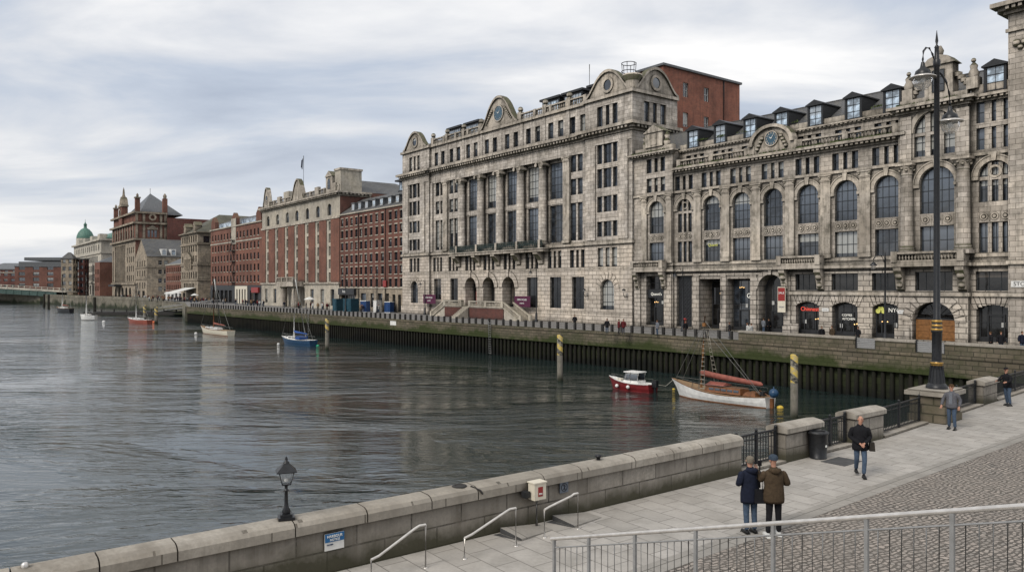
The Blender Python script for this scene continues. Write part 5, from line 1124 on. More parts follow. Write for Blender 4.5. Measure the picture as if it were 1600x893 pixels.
# gables
bellgable(tr, -122.6, .3, 28.3, 4.6, 5.6, .8); bellgable(tr, -146.2, .3, 28.3, 2.9, 5.6, .8)
for u_ in (-102.4,): tr.box(u_-1.9, u_+1.9, .3, 2.5, 28.3, 32.4); tr.prism([(u_-2.2, 32.4), (u_+2.2, 32.4), (u_, 33.8)], .1, 2.6, lambda p, q, y: (p, y, q))
for u_, z in ((-102.4, 29.4), (-146.2, 29.2)): fm, pm = win_meshes(1.4, 2.5, 'a', 2, 3); wo = link('window', fm, B.root, (u_-B.u0, .2, z)); link('pane', pm, wo)
st.box(-99.4, -96.12, .5, 6.0, 28.4, 33.4); tr.box(-99.6, -95.9, .3, 6.2, 33.41, 33.9); st.box(-140, -136, 3, 6, 28.4, 32.4)
rt = MB(); rt.add([(-96.1, .3, 0), (-96.1, 18, 0), (-96.1, 18, 28.3), (-96.1, .3, 28.3)], [(0, 1, 2, 3)]); rt.add([(-150, .3, 0), (-150, 18, 0), (-150, 18, 28.3), (-150, .3, 28.3)], [(0, 1, 2, 3)]); rt.add([(-150, 18, 0), (-96.1, 18, 0), (-96.1, 18, 28.3), (-150, 18, 28.3)], [(0, 1, 2, 3)])
B.part('gable_wall', rt, 'brick'); B.part('brick_pier', k, 'brick2'); B.part('stone_wall', st, 'ltrim'); B.part('stone_trim', tr, 'trim')
k = MB(); k.add([(-150, 2, 28.4), (-96.1, 2, 28.4), (-105, 9, 32.5), (-150, 9, 32.5)], [(0, 1, 2, 3)]); k.add([(-96.1, 2, 28.4), (-96.1, 28, 28.4), (-105, 20, 32.5), (-105, 9, 32.5)], [(0, 1, 2, 3)]); k.add([(-150, 9, 32.5), (-105, 9, 32.5), (-105, 20, 32.5), (-96.1, 28, 28.4), (-150, 28, 28.4)], [(0, 1, 2, 3, 4)]); k.add([(-150, 2, 28.4), (-150, 9, 32.5), (-150, 28, 29.5), (-150, 28, 20), (-150, 2, 20)], [(0, 1, 2, 3, 4)]); B.part('slate_roof', k, 'slate')
k = MB(); k.tube([(-121.5, 1.5, 30), (-121.5, 1.5, 40.2)], .09, 6); fp = B.part('flagpole', k, 'wire'); k = MB()
for i in range(6): k.add([(-121.5+.35*i*.6-1.9, 1.5+.12*math.sin(i), 37.3-.12*i), (-121.5+.35*(i+1)*.6-1.9, 1.5+.12*math.sin(i+1), 37.3-.12*(i+1)+.1), (-121.5+.35*(i+1)*.6-1.5, 1.5+.12*math.sin(i+1), 39.3+.05*i), (-121.5+.35*i*.6-1.5, 1.5+.12*math.sin(i), 39.2+.05*i)], [(0, 1, 2, 3)])
part('flag', k, 'navycloth', fp, (B.u0, B.o0, 0))
# B5
B = Bld('brick_terrace', 'long red brick block with central gable, fire escape and a white shop front', -176, 0); k = MB(); tr = MB(); dk = MB()
cs = [-199.5+3.3*i for i in range(15)]
ops = [mk(c, z, 1.35, 2.0, nx=2, ny=2, depth=.25) for c in cs for z in (6.9, 10.3, 13.7, 17.1, 20.9)]
facade(B, k, -202, -150.3, 5.8, 25.0, ops[:98], off=.3, trim=tr, sill=1); body(k, -202, -150.3, .3, 18, 25.0)
for c in (-176.5, -153, -199): k.box(c-2.2, c+2.2, .25, 1.5, 25.0, 27.4); k.prism([(c-2.2, 27.4), (c+2.2, 27.4), (c, 29.2)], .25, 1.5, lambda p, q, y: (p, y, q))
k.box(-151.8, -150.4, 3, 5, 25, 30.5); B.part('brick_wall', k, 'brick2'); ledge(tr, -202, -150.3, .3, 19.6, 20.0, .12); ledge(tr, -202, -150.3, .3, 24.6, 25.0, .3); tr.box(-178.8, -174.2, .15, .3, 19, 27.3); B.part('stone_trim', tr, 'ltrim')
k = MB(); facade(B, k, -202, -150.3, 0, 5.8, [mk(-198+4.6*i, .3, 3.4, 3.9, depth=.4, nx=3, ny=2, gl='glassd', fr='dark') for i in range(5)]+[mk(-172.6+2.6*i, .4, 1.1, 4.0, depth=.4, nx=1, ny=2, gl='glassd', fr='dark') for i in range(4)]+[mk(-159+4.4*i, .3, 3.2, 3.9, depth=.4, gl='glassd', fr='dark') for i in range(2)], off=.2)
B.part('ground_floor', k, 'dark'); k = MB()
for i in range(5): k.box(-174.6+2.6*i, -173.2+2.6*i, .05, .19, .1, 5.3)
k.box(-174.6, -162.8, .04, .19, 4.6, 5.6); B.part('white_shopfront', k, 'cream'); k = MB(); k.box(-158, -152, -.3, .18, 3.6, 5.2); B.part('red_fascia', k, 'redsign')
k = MB(); k.add([(-202, 1.5, 25), (-150.3, 1.5, 25), (-150.3, 6, 28.4), (-202, 6, 28.4)], [(0, 1, 2, 3)]); k.add([(-202, 6, 28.4), (-150.3, 6, 28.4), (-150.3, 18, 28), (-202, 18, 28)], [(0, 1, 2, 3)]); B.part('slate_roof', k, 'slate')
fm, pm = win_meshes(18, 1.7, 'r', 14, 1, 'lead', 'roofglass'); 
for u_ in (-187.5, -164): wo = link('window', fm, B.root, (u_-B.u0, 1.6, 25.2)); link('pane', pm, wo)
k = MB()
for j in range(5):
    z = 6.6+3.4*j; k.box(-178.2, -174.8, -.9, .2, z, z+.12); k.tube([(-178.2, -.85, z+1), (-174.8, -.85, z+1)], .04, 4)
    if j < 4: k.tube([(-178 if j % 2 else -175, -.6, z+.1), (-175 if j % 2 else -178, -.6, z+3.4)], .08, 4)
for x in (-178.2, -174.8): k.tube([(x, -.85, 5.5), (x, -.85, 21.5)], .05, 4)
B.part('fire_escape', k, 'blackiron')
# generic block
def rows(c0, c1, n, zs, w_, h, **q): return [mk(c0+(c1-c0)*(i+.5)/n, z, w_, h, **q) for i in range(n) for z in zs]
# B6 stone corner building
B = Bld('stone_corner_building', 'narrow tall stone building with pediment bay and mossy hipped roof', -228, 0); k = MB(); tr = MB()
ops = rows(-239.5, -218, 7, (8.5, 14.5, 18.2, 21.8), 1.5, 2.3, nx=2, ny=2)+[mk(-229, 3.2, 14, 3.4, mull=7, mw=.9, nx=7, ny=2), mk(-236, 0, 3.5, 3.0, gl='glassd'), mk(-222, 0, 3.5, 3.0, gl='glassd')]
facade(B, k, -240.5, -217, 0, 25, ops, off=0); facade(B, k, 0, 30, 0, 25, [mk(3, 21.5, 2.2, 2.4)], 'side', -217); body(k, -240.5, -217, 0, 40, 25, right=False)
for z in (7.6, 13.2, 20.8): ledge(tr, -240.5, -217, 0, z, z+.45, .3, 8)
cornice(tr, -240.5, -217, 0, 24.6, .8, .8, 10); tr.prism([(-233.5, 16.2), (-224, 16.2), (-228.7, 18.2)], -.7, .1, lambda p, q, y: (p, y, q)); tr.box(-233.5, -224, -.7, .1, 15.6, 16.2)
for i in range(6): tr.lathe([(.35, 11.8), (.35, 15.6)], -233+1.7*i, -.4, 8)
for c in (-235, -222): tr.box(c-1.4, c+1.4, 0, 2.5, 25.4, 28); tr.prism([(c-1.7, 28), (c+1.7, 28), (c, 29.4)], -.1, 2.6, lambda p, q, y: (p, y, q))
B.part('wall', k, 'farstone'); B.part('stone_trim', tr, 'farstone'); k = MB()
vs = [(-240.8, -.3, 25.4), (-216.7, -.3, 25.4), (-216.7, 44, 25.4), (-240.8, 44, 25.4), (-229, 11, 33.0), (-229, 38, 33.0)]; k.add(vs, [(0, 1, 4), (1, 2, 5, 4), (2, 3, 5), (3, 0, 4, 5)]); B.part('hipped_roof', k, 'gslate')
k = MB(); k.add([(-240.8, 12, 25.4), (-204, 12, 25.4), (-204, 22, 31.8), (-240.8, 22, 31.8)], [(0, 1, 2, 3)]); k.add([(-204, 12, 25.4), (-204, 22, 31.8), (-204, 40, 27), (-204, 40, 0), (-204, 12, 0)], [(0, 1, 2, 3, 4)]); B.part('rear_roof', k, 'gslate')
# awning
o = empty('awning', W(-226, -.3), RZ, 'white awning over the busy cafe terrace on the far quay', 'awning'); k = MB(); k.add([(-7, 0, 5.0), (7, 0, 5.0), (7, -7.5, 3.0), (-7, -7.5, 3.0), (-7, -7.5, 2.6), (7, -7.5, 2.6)], [(0, 1, 2, 3), (3, 2, 5, 4)]); part('canvas', k, 'wcanvas', o); k = MB()
for x in (-6.8, 6.8): k.tube([(x, -7.4, 0), (x, -7.4, 3)], .08, 6)
part('pole', k, 'grail', o)
# B7 small red
B = Bld('brick_house', 'small three storey red brick house between two stone buildings', -254, 0); k = MB(); tr = MB()
facade(B, k, -267, -240.6, 3.2, 14.2, rows(-266, -241.5, 8, (4.0, 7.6, 11.1), 1.4, 2.0, nx=2, ny=2), off=.5, trim=tr, sill=1); body(k, -267, -240.6, .5, 14, 14.2); B.part('brick_wall', k, 'brick2'); k = MB(); facade(B, k, -267, -240.6, 0, 3.2, [mk(-262+6*i, .3, 4, 2.4, gl='glassd') for i in range(4)], off=.45); B.part('shop_front', k, 'wframe')
ledge(tr, -267, -240.6, .5, 14.0, 14.4, .2); B.part('stone_trim', tr, 'ltrim'); k = MB(); hip(k, -267, -240.6, .6, 14, 14.4, 18, 5); B.part('slate_roof', k, 'lead')
# B8 gabled stone house with slate roof
B = Bld('gabled_stone_house', 'stone house with steep slate roof, pale round dormers and gable to the water', -310, 0); k = MB(); tr = MB()
facade(B, k, -322, -298, 0, 19, rows(-320, -300, 4, (4.5, 10, 14.5), 1.6, 2.6, nx=2, ny=2)+[mk(-315, 0, 5, 3.4, gl='glassd'), mk(-305, 0, 5, 3.4, gl='glassd')], off=-.3)
k.prism([(-322, 19), (-298, 19), (-310, 27)], -.3, .2, lambda p, q, y: (p, y, q))
facade(B, k, -.3, 30, 0, 19, [mk(o_, z, 1.5, 2.0, nx=2, ny=2, fr='wframe') for o_ in (5.2, 7.6, 13.2, 15.6, 24, 26.3) for z in (15.2, 11, 7.0, 3.4)], 'side', -298, name='window'); k.add([(-322, -.3, 0), (-322, 30, 0), (-322, 30, 19), (-322, -.3, 19)], [(0, 1, 2, 3)])
B.part('wall', k, 'farstone'); k = MB(); k.add([(-297.6, -.4, 18.9), (-297.6, 30, 18.9), (-310, 30, 27.3), (-310, -.4, 27.3)], [(0, 1, 2, 3)]); k.add([(-322.4, -.4, 18.9), (-322.4, 30, 18.9), (-310, 30, 27.3), (-310, -.4, 27.3)], [(0, 1, 2, 3)]); k.add([(-322, 30, 0), (-298, 30, 0), (-298, 30, 19), (-310, 30, 27), (-322, 30, 19)], [(0, 1, 2, 3, 4)]); B.part('slate_roof', k, 'slate')
for o_ in (7, 11, 17.5, 23): 
    k = MB(); k.box(-303, -298.4, o_-1.1, o_+1.1, 19.4, 22.4); dm = B.part('dormer', k, 'wframe'); fm, pm = win_meshes(1.6, 2.4, 'a', 2, 2, 'wframe', 'roofglass'); link('window', fm, dm, (-298.3-B.u0, o_, 19.7), PI/2); link('pane', pm, dm, (-298.3-B.u0, o_, 19.7), PI/2)
tr.box(-298.2, -297.7, -.3, 30, 13.8, 14.2); tr.box(-322, -298, -.6, -.3, 13.8, 14.2); tr.box(-322, -298, -.6, -.3, 8.6, 9.0); B.part('stone_trim', tr, 'farstone')
# B9 tall brick and stone building with glass pyramid
B = Bld('tall_exchange_building', 'tall brick and stone building with turret gable, chimneys and glazed pyramid roof', -353, 0); k = MB(); st = MB(); tr = MB()
facade(B, st, -382, -324, 0, 28, [mk(-361, 7.5, 26, 18.5, mull=9, mw=1.0, nx=9, ny=7, depth=.8), mk(-379, 8, 2, 16, nx=1, ny=5)]+rows(-344, -326, 4, (8, 12.5, 17, 21.5), 1.8, 2.8, nx=2, ny=2)+[mk(-372+9*i, 0, 5, 5, 'a', gl='glassd') for i in range(5)], off=0)
facade(B, k, -382, -324, 28, 36, rows(-380, -326, 13, (29,), 2.2, 3.6, nx=2, ny=2), off=0)
facade(B, k, 0, 14, 28, 36, [mk(7.5, 29, 4.2, 3.4, mull=3, mw=.5, nx=3, ny=2), ], 'side', -324); facade(B, k, 0, 14, 0, 28, [], 'side', -324)
k.box(-381.5, -324.5, .6, 14, 36, 40.3); body(k, -382, -324, 0, 40, 36, right=False)
for c, h in ((-379, 6.5), (-326, 7.5)): k.box(c-1, c+1, .3, 2.3, 40, 40+h); tr.box(c-1.3, c+1.3, 0, 2.6, 40+h, 40.6+h); tr.lathe([(.5, 40.6+h), (.6, 41.6+h), (.15, 42.4+h)], c, 1.3, 8)
k.box(-326.4, -324.2, 12.4, 14.4, 28, 48); tr.lathe([(.7, 48), (.9, 49.3), (.2, 50.5)], -325.2, 13.4, 8)
k.box(-362, -354, -.4, 2.4, 36, 46); tr.box(-362.5, -353.5, -.8, 2.7, 45.8, 46.6); tr.prism([(-362, 46.6), (-354, 46.6), (-355.5, 49.5), (-358, 51), (-360.5, 49.5)], -.2, 2.6, lambda p, q, y: (p, y, q)); tr.lathe([(1.2, 50.5), (.6, 52), (.4, 54.5), (.05, 56)], -358, 1.2, 8); frame_ring(tr, -358, -.4, 42.5, 1.6, 2.4, .3)
for z, p in ((27.4, 1.0), (35.2, 1.2), (40.2, .8), (6.2, .6)): ledge(tr, -382, -324, 0, z, z+.9, p, 14)
for i in range(9): tr.box(-378.5+6.3*i-.5, -377.5+6.3*i, -.3, .02, 28.4, 35.2)
[tr.box(-324, -323.75, a_, a_+1.1, z0_+.9, z1_) for a_ in (.05, 3.2, 10.8, 12.85) for z0_, z1_ in ((27.4, 35.2), (35.3, 40.2))]; frame_ring(tr, -323.6, 7.5, 38.6, .9, 1.7, .3, 0, 'side'); tr.box(-324, -323.8, 5.0, 10, 32.6, 33.6); tr.prism([(5.6, 33.6), (9.4, 33.6), (7.5, 35)], -324, -323.75, lambda p, q, a: (a, p, q))
B.part('stone_wall', st, 'farstone'); B.part('brick_wall', k, 'brick2'); B.part('stone_trim', tr, 'farstone'); k = MB(); k.add([(-362, 2, 40.3), (-325.5, 2, 40.3), (-325.5, 22, 40.3), (-362, 22, 40.3), (-338, 9.5, 51.5)], [(0, 1, 4), (1, 2, 4), (2, 3, 4), (3, 0, 4)]); k.tube([(-338, 9.5, 51), (-338, 9.5, 54)], .15, 5); B.part('glass_pyramid', k, 'lead')
k = MB(); k.prism([(-372, 6.3), (-356, 6.3), (-356, 5.3), (-372, 5.3)], -3.6, 0, lambda p, q, y: (p, y, q)); B.part('canopy', k, 'dark')
B = Bld('dark_brick_block', 'plain dark red brick block with stepped top behind the gabled house', -330, 22); k = MB()
facade(B, k, 14, 40, 0, 38.6, [mk(26, 31, 1.6, 2), mk(27, 26, 1.6, 2, fr='wframe')], 'side', -322); k.box(-345, -322.2, 14, 26, 0, 38.4); k.box(-345, -322.1, 26, 40, 0, 31); B.part('wall', k, 'brick3')
# B10 white stone with green dome
B = Bld('domed_stone_building', 'pale stone building with green copper dome at its far corner', -455, 0); k = MB(); tr = MB()
facade(B, k, -512, -409, 0, 32, rows(-505, -414, 12, (26,), 3, 3.2, nx=2, ny=2)+rows(-508, -412, 1, (8.6, 13.8, 19.2), 80, 3.6, mull=20, mw=1.1, nx=20, ny=2)+rows(-508, -412, 10, (0.5,), 5, 5.5, gl='glassd'), off=-1)
facade(B, k, -1, 26, 0, 32, [mk(12, 24.5, 5, 4, mull=2, mw=.8, nx=4, ny=2)], 'side', -409); body(k, -512, -409, -1, 26, 32, right=False, roof=0); B.part('wall', k, 'white_st')
for z in (24, 7.2): ledge(tr, -512, -409, -1, z, z+.8, .6, 20)
ledge(tr, -512, -409, -1, 31.3, 32.3, 1.3, 20)
for i in range(4): tr.box(-500+26*i, -492+26*i, -.8, 3, 32.3, 35.3)
tr.lathe([(5.5, 32), (5.3, 37)], -503, 4.5, 14); B.part('stone_trim', tr, 'white_st'); k = MB()
k.lathe([(5.2, 37), (5.3, 37.4), (4.9, 39.2), (4.0, 41.3), (2.4, 43.2), (1.0, 44), (.9, 46), (1.2, 46.2), (.5, 47.2), (.15, 48), (.05, 50)], -503, 4.5, 20); B.part('dome', k, 'copper')
k = MB(); hip(k, -488, -413, 2, 22, 33, 38.5, 9); B.part('copper_roof', k, 'copper')
B = Bld('small_brick_house', 'small red brick house pressed against the pale domed building', -398, -3); k = MB(); facade(B, k, -404, -388, 0, 18.5, rows(-403, -389, 3, (3, 7.5, 12), 2.2, 2.6, nx=2, ny=2), off=-5); body(k, -404, -388, -5, 10, 18.5); B.part('brick_wall', k, 'brick2'); k = MB(); hip(k, -404, -388, -5, 10, 18.5, 22, 5); B.part('slate_roof', k, 'lead')
# far end blocks in world axes
def wblock(name, label, cx, cy, wx, dy, h, rz, mat, nx_, nz, ww=2, wh=1.9, roof='lead', extra=None, cat='building'):
    rt_ = empty(name, (cx, cy, 0), rz, label, cat); k = MB()
    class F: pass
    fb = F(); fb.root = rt_; fb.u0 = 0; fb.o0 = 0
    ops = [mk(-wx/2+wx*(i+.5)/nx_, h*(j+.45)/nz, ww, wh, nx=2, ny=2, fr='frame') for i in range(nx_) for j in range(nz)]
    facade(fb, k, -wx/2, wx/2, 0, h, ops, off=0, depth=.3)
    ops = [mk(dy*(i+.5)/max(2, int(dy/5)), h*(j+.45)/nz, ww, wh, nx=2, ny=2) for i in range(max(2, int(dy/5))) for j in range(nz)][:30]
    facade(fb, k, 0, dy, 0, h, ops, 'side', wx/2, .3)
    k.add([(-wx/2, 0, 0), (-wx/2, dy, 0), (-wx/2, dy, h), (-wx/2, 0, h)], [(0, 1, 2, 3)]); k.add([(-wx/2, dy, 0), (wx/2, dy, 0), (wx/2, dy, h), (-wx/2, dy, h)], [(0, 1, 2, 3)])
    part('wall', k, mat, rt_); k = MB(); k.box(-wx/2-.3, wx/2+.3, -.3, dy+.3, h, h+.6)
    if extra: extra(k, wx, dy, h)
    part('roof', k, roof, rt_); return rt_
wblock('brick_office', 'large red brick office block with blue grey top storey beyond the bridge', -283, 478, 50, 60, 17.5, .10, 'brick', 6, 5, 3.6, 2.2, 'lead', lambda k, wx, dy, h: (k.box(-wx/2+1.5, wx/2-1, 1.5, dy-2, h+.6, h+3.2), k.box(-wx/2+3, wx/2-20, 5, dy-6, h+4, h+6)))
wblock('concrete_office', 'flat beige office block rising behind the brick office', -262, 560, 60, 30, 29, .10, 'farstone', 7, 6, 3, 2, 'lead', lambda k, wx, dy, h: (k.box(-20, -5, 5, 20, h, h+4), k.box(5, 12, 5, 20, h, h+5)))
wblock('narrow_stone_house', 'narrow weathered stone house squeezed left of the pale domed building', -255.5, 441, 6.5, 6, 21, .1, 'farstone', 2, 5, 1.6, 2.2, 'slate', lambda k, wx, dy, h: hip(k, -wx/2, wx/2, 0, dy, h+.6, h+4, 2.5))
wblock('dark_tenement', 'narrow dark brick tenement with roof dormers beside the domed building', -250.5, 447, 3, 6, 21, .1, 'brick3', 1, 6, 1.6, 1.9, 'slate')
wblock('distant_terrace', 'distant orange brick terrace with pale bands left of the office block', -325, 500, 22, 40, 14, .1, 'brick3', 5, 4, 2.4, 1.6, 'ltrim')
wblock('distant_grey_block', 'distant grey roofed building at the left edge above the bridge', -345, 520, 30, 30, 16.5, .1, 'brick3', 6, 4, 2.2, 1.8, 'lead', lambda k, wx, dy, h: hip(k, -wx/2, wx/2, 0, dy, h+.6, h+5, 8))
wblock('distant_tower_block', 'tall pale block on the left horizon behind the grey roof', -420, 640, 40, 30, 18, .1, 'white_st', 6, 4, 3, 2, 'lead')
wblock('distant_warehouse', 'distant low brick warehouse on the river bend beyond the bridge', -405, 545, 34, 30, 12, .2, 'brick', 6, 3, 2.2, 1.8, 'lead')
wblock('distant_mill', 'distant dark brick mill farthest along the river bend', -460, 570, 40, 30, 17, .25, 'brick3', 7, 5, 2.2, 1.8, 'slate', lambda k, wx, dy, h: hip(k, -wx/2, wx/2, 0, dy, h+.6, h+5, 8))
wblock('distant_flats', 'distant pale block of flats at the end of the river bend', -520, 600, 36, 25, 22, .3, 'white_st', 6, 6, 2.6, 1.8, 'lead')
# ------------------------------------------------------------------ bridge
br = empty('steel_bridge', (-262, 428, 0), 0, 'low green steel girder bridge crossing the river at the far left', 'bridge')
def BR(x, y, z): return (-256-.985*x+.17*y, 428+.17*x+.985*y, z+3.0+.05*x)
og = (-262, 428, 0)
k = MB(); k.box(-8, 150, 0, 9, -.6, 0, 0, BR); part('deck', k, 'white_st', br, og); k = MB(); k.box(-2, 150, .3, .9, -3.4, -.61, 0, BR); k.box(-2, 150, 8, 8.6, -3.4, -.61, 0, BR)
for i in range(30): k.box(i*5, i*5+.5, .1, .31, -3.3, -.62, 0, BR)
part('girder', k, 'bridgep', br, og); k = MB(); k.box(-8, 150, .05, .25, 1.5, 1.75, 0, BR); k.box(-8, 150, .05, .25, .55, .7, 0, BR)
for i in range(42): k.box(-8+i*3.7, -7.6+i*3.7, 0.0, .3, 0, 1.9, 0, BR)
part('parapet', k, 'white_st', br, og)
for x in (4, 60): k = MB(); k.box(x-4, x+4, 0, 9, -12, -3.5, 0, BR); part('pier', k, 'quaylow', br, og)
# slip, jetty and gangway between the two quays
j = empty('jetty', (-122, 268, WZ), 0, 'dark floating timber jetty below the ramp on the far quay', 'jetty'); k = MB()
def JT(x, y, z): d = (-.78, .20); return (-112+(-.999)*x+.05*y, 262-.05*x-1.0*y, WZ+z)
k.box(-6, 29, 0, 9, .2, 1.3, 0, JT); part('deck', k, 'postwood', j, (-122, 268, WZ)); k = MB()
for i in range(9): k.box(-5+i*4, -4.7+i*4, 8.6, 9, 1.3, 2.3, 0, JT)
k.box(-5, 28, 8.7, 8.9, 2.2, 2.32, 0, JT); part('handrail', k, 'postwood', j, (-122, 268, WZ))
gw = empty('gangway', (-108, 258, 0), 0, 'sloping metal gangway from the quay down to the jetty', 'gangway'); k = MB()
A_, B_ = Vector((-92, 240, 0)), Vector((-118, 258, WZ+1.3)); n_ = Vector((.57, .82, 0))
for s in (-1.2, 1.2):
    k.tube([A_+n_*s, B_+n_*s], .12, 5); k.tube([A_+n_*s+Vector((0, 0, 1.3)), B_+n_*s+Vector((0, 0, 1.3))], .08, 5)
    for i in range(11): q = A_.lerp(B_, i/10)+n_*s; k.tube([q, q+Vector((0, 0, 1.3))], .05, 4)
part('rails', k, 'grail', gw, (-108, 258, 0)); k = MB(); k.add([A_-n_*1.2, A_+n_*1.2, B_+n_*1.2, B_-n_*1.2], [(0, 1, 2, 3)]); part('walkway', k, 'grail', gw, (-108, 258, 0))
sl = MB(); sl.add([(-93, 250, -.01), (-128, 290, -.01), (-124, 262, -3.6), (-108, 250, -3.6)], [(0, 1, 2, 3)]); o = part('slipway', sl, 'farquay', None); o['kind'] = 'structure'
# ------------------------------------------------------------------ boats
def hull(mb, L, Bm, F0, F1, dr=.35, mt=0, mb_=1, md=2, sheer=.15, tr=.7, rake=.12):
    """stern at x=-L/2, bow at x=+L/2; z=0 is the waterline"""
    n = 14; prof = []; vs = []
    for i in range(n+1):
        t = i/n; x = -L/2+L*t
        hb = Bm/2*(tr+(1-tr)*min(1, t/.4)**.7 if t < .4 else (1-((t-.4)/.6)**2.3)); hb = max(hb, .012)
        zs = F0+(F1-F0)*t**2-sheer*math.sin(PI*t)
        fl = 1 if t < .6 else 1-.0*(t-.6); k = max(0, (t-.75)/.25); wl = hb*(.86-.5*k)
        xr = -rake*L*k*k
        row = [(x+xr*1.1, 0, -dr*(1-k*.7)), (x+xr*.9, wl*.55, -dr*.6*(1-k*.6)), (x+xr*.75, wl*.92, -.02), (x+xr*.7, wl*.94, .09), (x+xr*.45, hb*.97-(hb-wl)*.3, zs*.5), (x, hb, zs), (x, hb*1.0+.02, zs+.05), (x, hb-.06 if hb > .08 else hb*.3, zs+.05), (x, 0, zs+.0)]
        vs.append(row)
    for s in (1, -1):
        V = [(a, s*b, c) for r in vs for a, b, c in r]; m = 9
        for j in range(m-1):
            mat = mb_ if j < 3 else (mt if j < 5 else (3 if j < 7 else md))
            mb.add(V, [(i*m+j, (i+1)*m+j, (i+1)*m+j+1, i*m+j+1) for i in range(n)], mat, j < 5)
        r = vs[0]; mb.add([(a, s*b, c) for a, b, c in r]+[(r[0][0], 0, r[0][2])], [tuple(range(9))], mt)
def boat(name, label, p, q, F0, F1, Bm, mats, cat='boat', sheer=.15, tr=.7, group='moored boats'):
    """p stern, q bow (world xy on the waterline)"""
    p, q = Vector(p), Vector(q); c = (p+q)/2; L = (q-p).length; rz = math.atan2(q.y-p.y, q.x-p.x)
    o = empty(name, (c.x, c.y, WZ), rz, label, cat, group); k = MB(); hull(k, L, Bm, F0, F1, sheer=sheer, tr=tr); part('hull', k, list(mats), o); return o, L
def WP(px, py): Y = 9.8*1200/(py-447); return ((px-800)/1200*Y, Y)
def stays(o, pts, r=.02):
    k = MB()
    for a, b in pts: k.tube([a, b], r, 4)
    part('rigging', k, 'wire', o)
def cabin(o, x0, x1, w_, z0, z1, mat, taper=.85, wins=0, name='cabin'):
    k = MB(); k.add([(x0, -w_/2, z0), (x1, -w_/2, z0), (x1, w_/2, z0), (x0, w_/2, z0), (x0+.1, -w_/2*taper, z1), (x1-.25, -w_/2*taper, z1), (x1-.25, w_/2*taper, z1), (x0+.1, w_/2*taper, z1)], [(0, 1, 5, 4), (1, 2, 6, 5), (2, 3, 7, 6), (3, 0, 4, 7), (4, 5, 6, 7)])
    c = part(name, k, mat, o)
    if wins:
        k = MB()
        for s in (-1, 1):
            for i in range(wins):
                a = x0+.2+(x1-x0-.6)*i/wins; b = a+(x1-x0-.6)/wins-.12; y = s*(w_/2*(1+taper)/2+.012); zc = (z0+z1)/2
                k.box(a, b, y-.012, y+.012, zc-.08, zc+.12)
        part('cabin_window', k, 'glass', c)
    return c
def rail(o, L, w_, z, r=.018, h=.5):
    k = MB()
    for s in (-1, 1):
        pts = [(-L*.42, s*w_*.36, z), (-L*.1, s*w_*.46, z), (L*.2, s*w_*.36, z+.05), (L*.44, s*.06, z+.25)]
        k.tube([(a, b, c+h) for a, b, c in pts], r, 4)
        for a, b, c in pts: k.tube([(a, b, c), (a, b, c+h)], r, 4)
    part('guard_rail', k, 'wire', o)
# big white ketch
o, L = boat('sailing_boat', 'white wooden sailing boat with red sail cover near the tall yellow topped pile', WP(1204, 637), (WP(1062, 618)[0]-.6, WP(1062, 618)[1]+.5), .85, 1.5, 2.6, ('white', 'wood', 'tancloth', 'wood'), sheer=.28, tr=.62)
cabin(o, -2.6, 1.0, 1.5, .8, 1.3, 'wood', .85, 5); cabin(o, -3.9, -2.7, 1.3, .8, 1.1, 'wood', .9, 0, 'cockpit_coaming')
k = MB(); k.tube([(1.75, 0, .8), (1.6, 0, 4), (1.35, 0, 7.2)], [.11, .1, .06], 10); k.box(1.3, 1.55, -.12, .12, 6.3, 6.6); part('mast', k, 'oak', o)
k = MB(); k.tube([(1.7, 0, 2.05), (-4.1, 0, 1.75)], .06, 8); part('boom', k, 'wood', o)
k = MB(); k.tube([(1.85, 0, 2.3), (1.5, 0, 2.25), (.5, .02, 2.15), (-1, -.02, 2.0), (-2.6, .02, 1.9), (-4.0, 0, 1.8), (-4.2, 0, 1.75)], [.1, .27, .24, .24, .21, .19, .06], 10); part('sail_cover', k, 'canvas', o)
k = MB(); k.add([(.9, -.75, 1.35), (-.9, -.75, 1.38), (-.9, .75, 1.38), (.9, .75, 1.35), (.8, 0, 1.62), (-.8, 0, 1.62)], [(0, 1, 5, 4), (2, 3, 4, 5), (1, 2, 5), (3, 0, 4)]); part('folded_cover', k, 'canvas', o)
stays(o, [((4.4, 0, 1.6), (1.38, 0, 6.9)), ((3.7, 0, 1.5), (1.42, 0, 6.2)), ((-4.2, .3, 1), (1.38, 0, 6.8)), ((-4.0, .2, 1), (1.4, 0, 6.0)), ((1.2, 1.2, 1), (1.4, 0, 6.2)), ((1.9, 1.2, 1), (1.4, 0, 6.2))], .022)
k = MB()
for s in (-1, 1):
    k.tube([(1.1, 1.15*s, 1.0), (1.35, .2*s, 5.9)], .025, 4); k.tube([(.65, 1.15*s, 1.0), (1.2, .2*s, 5.9)], .025, 4)
    for i in range(13): t = i/13; k.tube([(1.1+.25*t, s*(1.15-.95*t), 1.1+4.8*t), (.65+.55*t, s*(1.15-.95*t), 1.1+4.8*t)], .02, 4)
part('rope_ladder', k, 'rope', o); rail(o, L, 2.5, .95); k = MB(); k.box(-L/2-.25, -L/2+.02, -.12, .12, -.5, .75); k.tube([(-L/2+.1, 0, .9), (-L/2+1, 0, 1.3)], .035, 6); part('rudder', k, 'wood', o)
k = MB(); 
for i in range(5): 
    for s in (-1, 1): disc(k, -1.6+.75*i, 0, 0, .0001, 0)
k = MB()
for i in range(5):
    for s in (-1, 1): k.ball((-1.8+.8*i, s*(1.13 if i < 3 else 1.0-.08*(i-3)), .55), .07, 0, 8)
part('porthole', k, 'dark', o)
k = MB(); k.box(-4.4, -4.1, -.3, .3, .9, 1.25); k.tube([(-4.3, .5, .7), (-4.3, .5, 1.6)], .03, 5); k.tube([(-4.3, -.5, .7), (-4.3, -.5, 1.6)], .03, 5); part('stern_gear', k, 'dark', o)
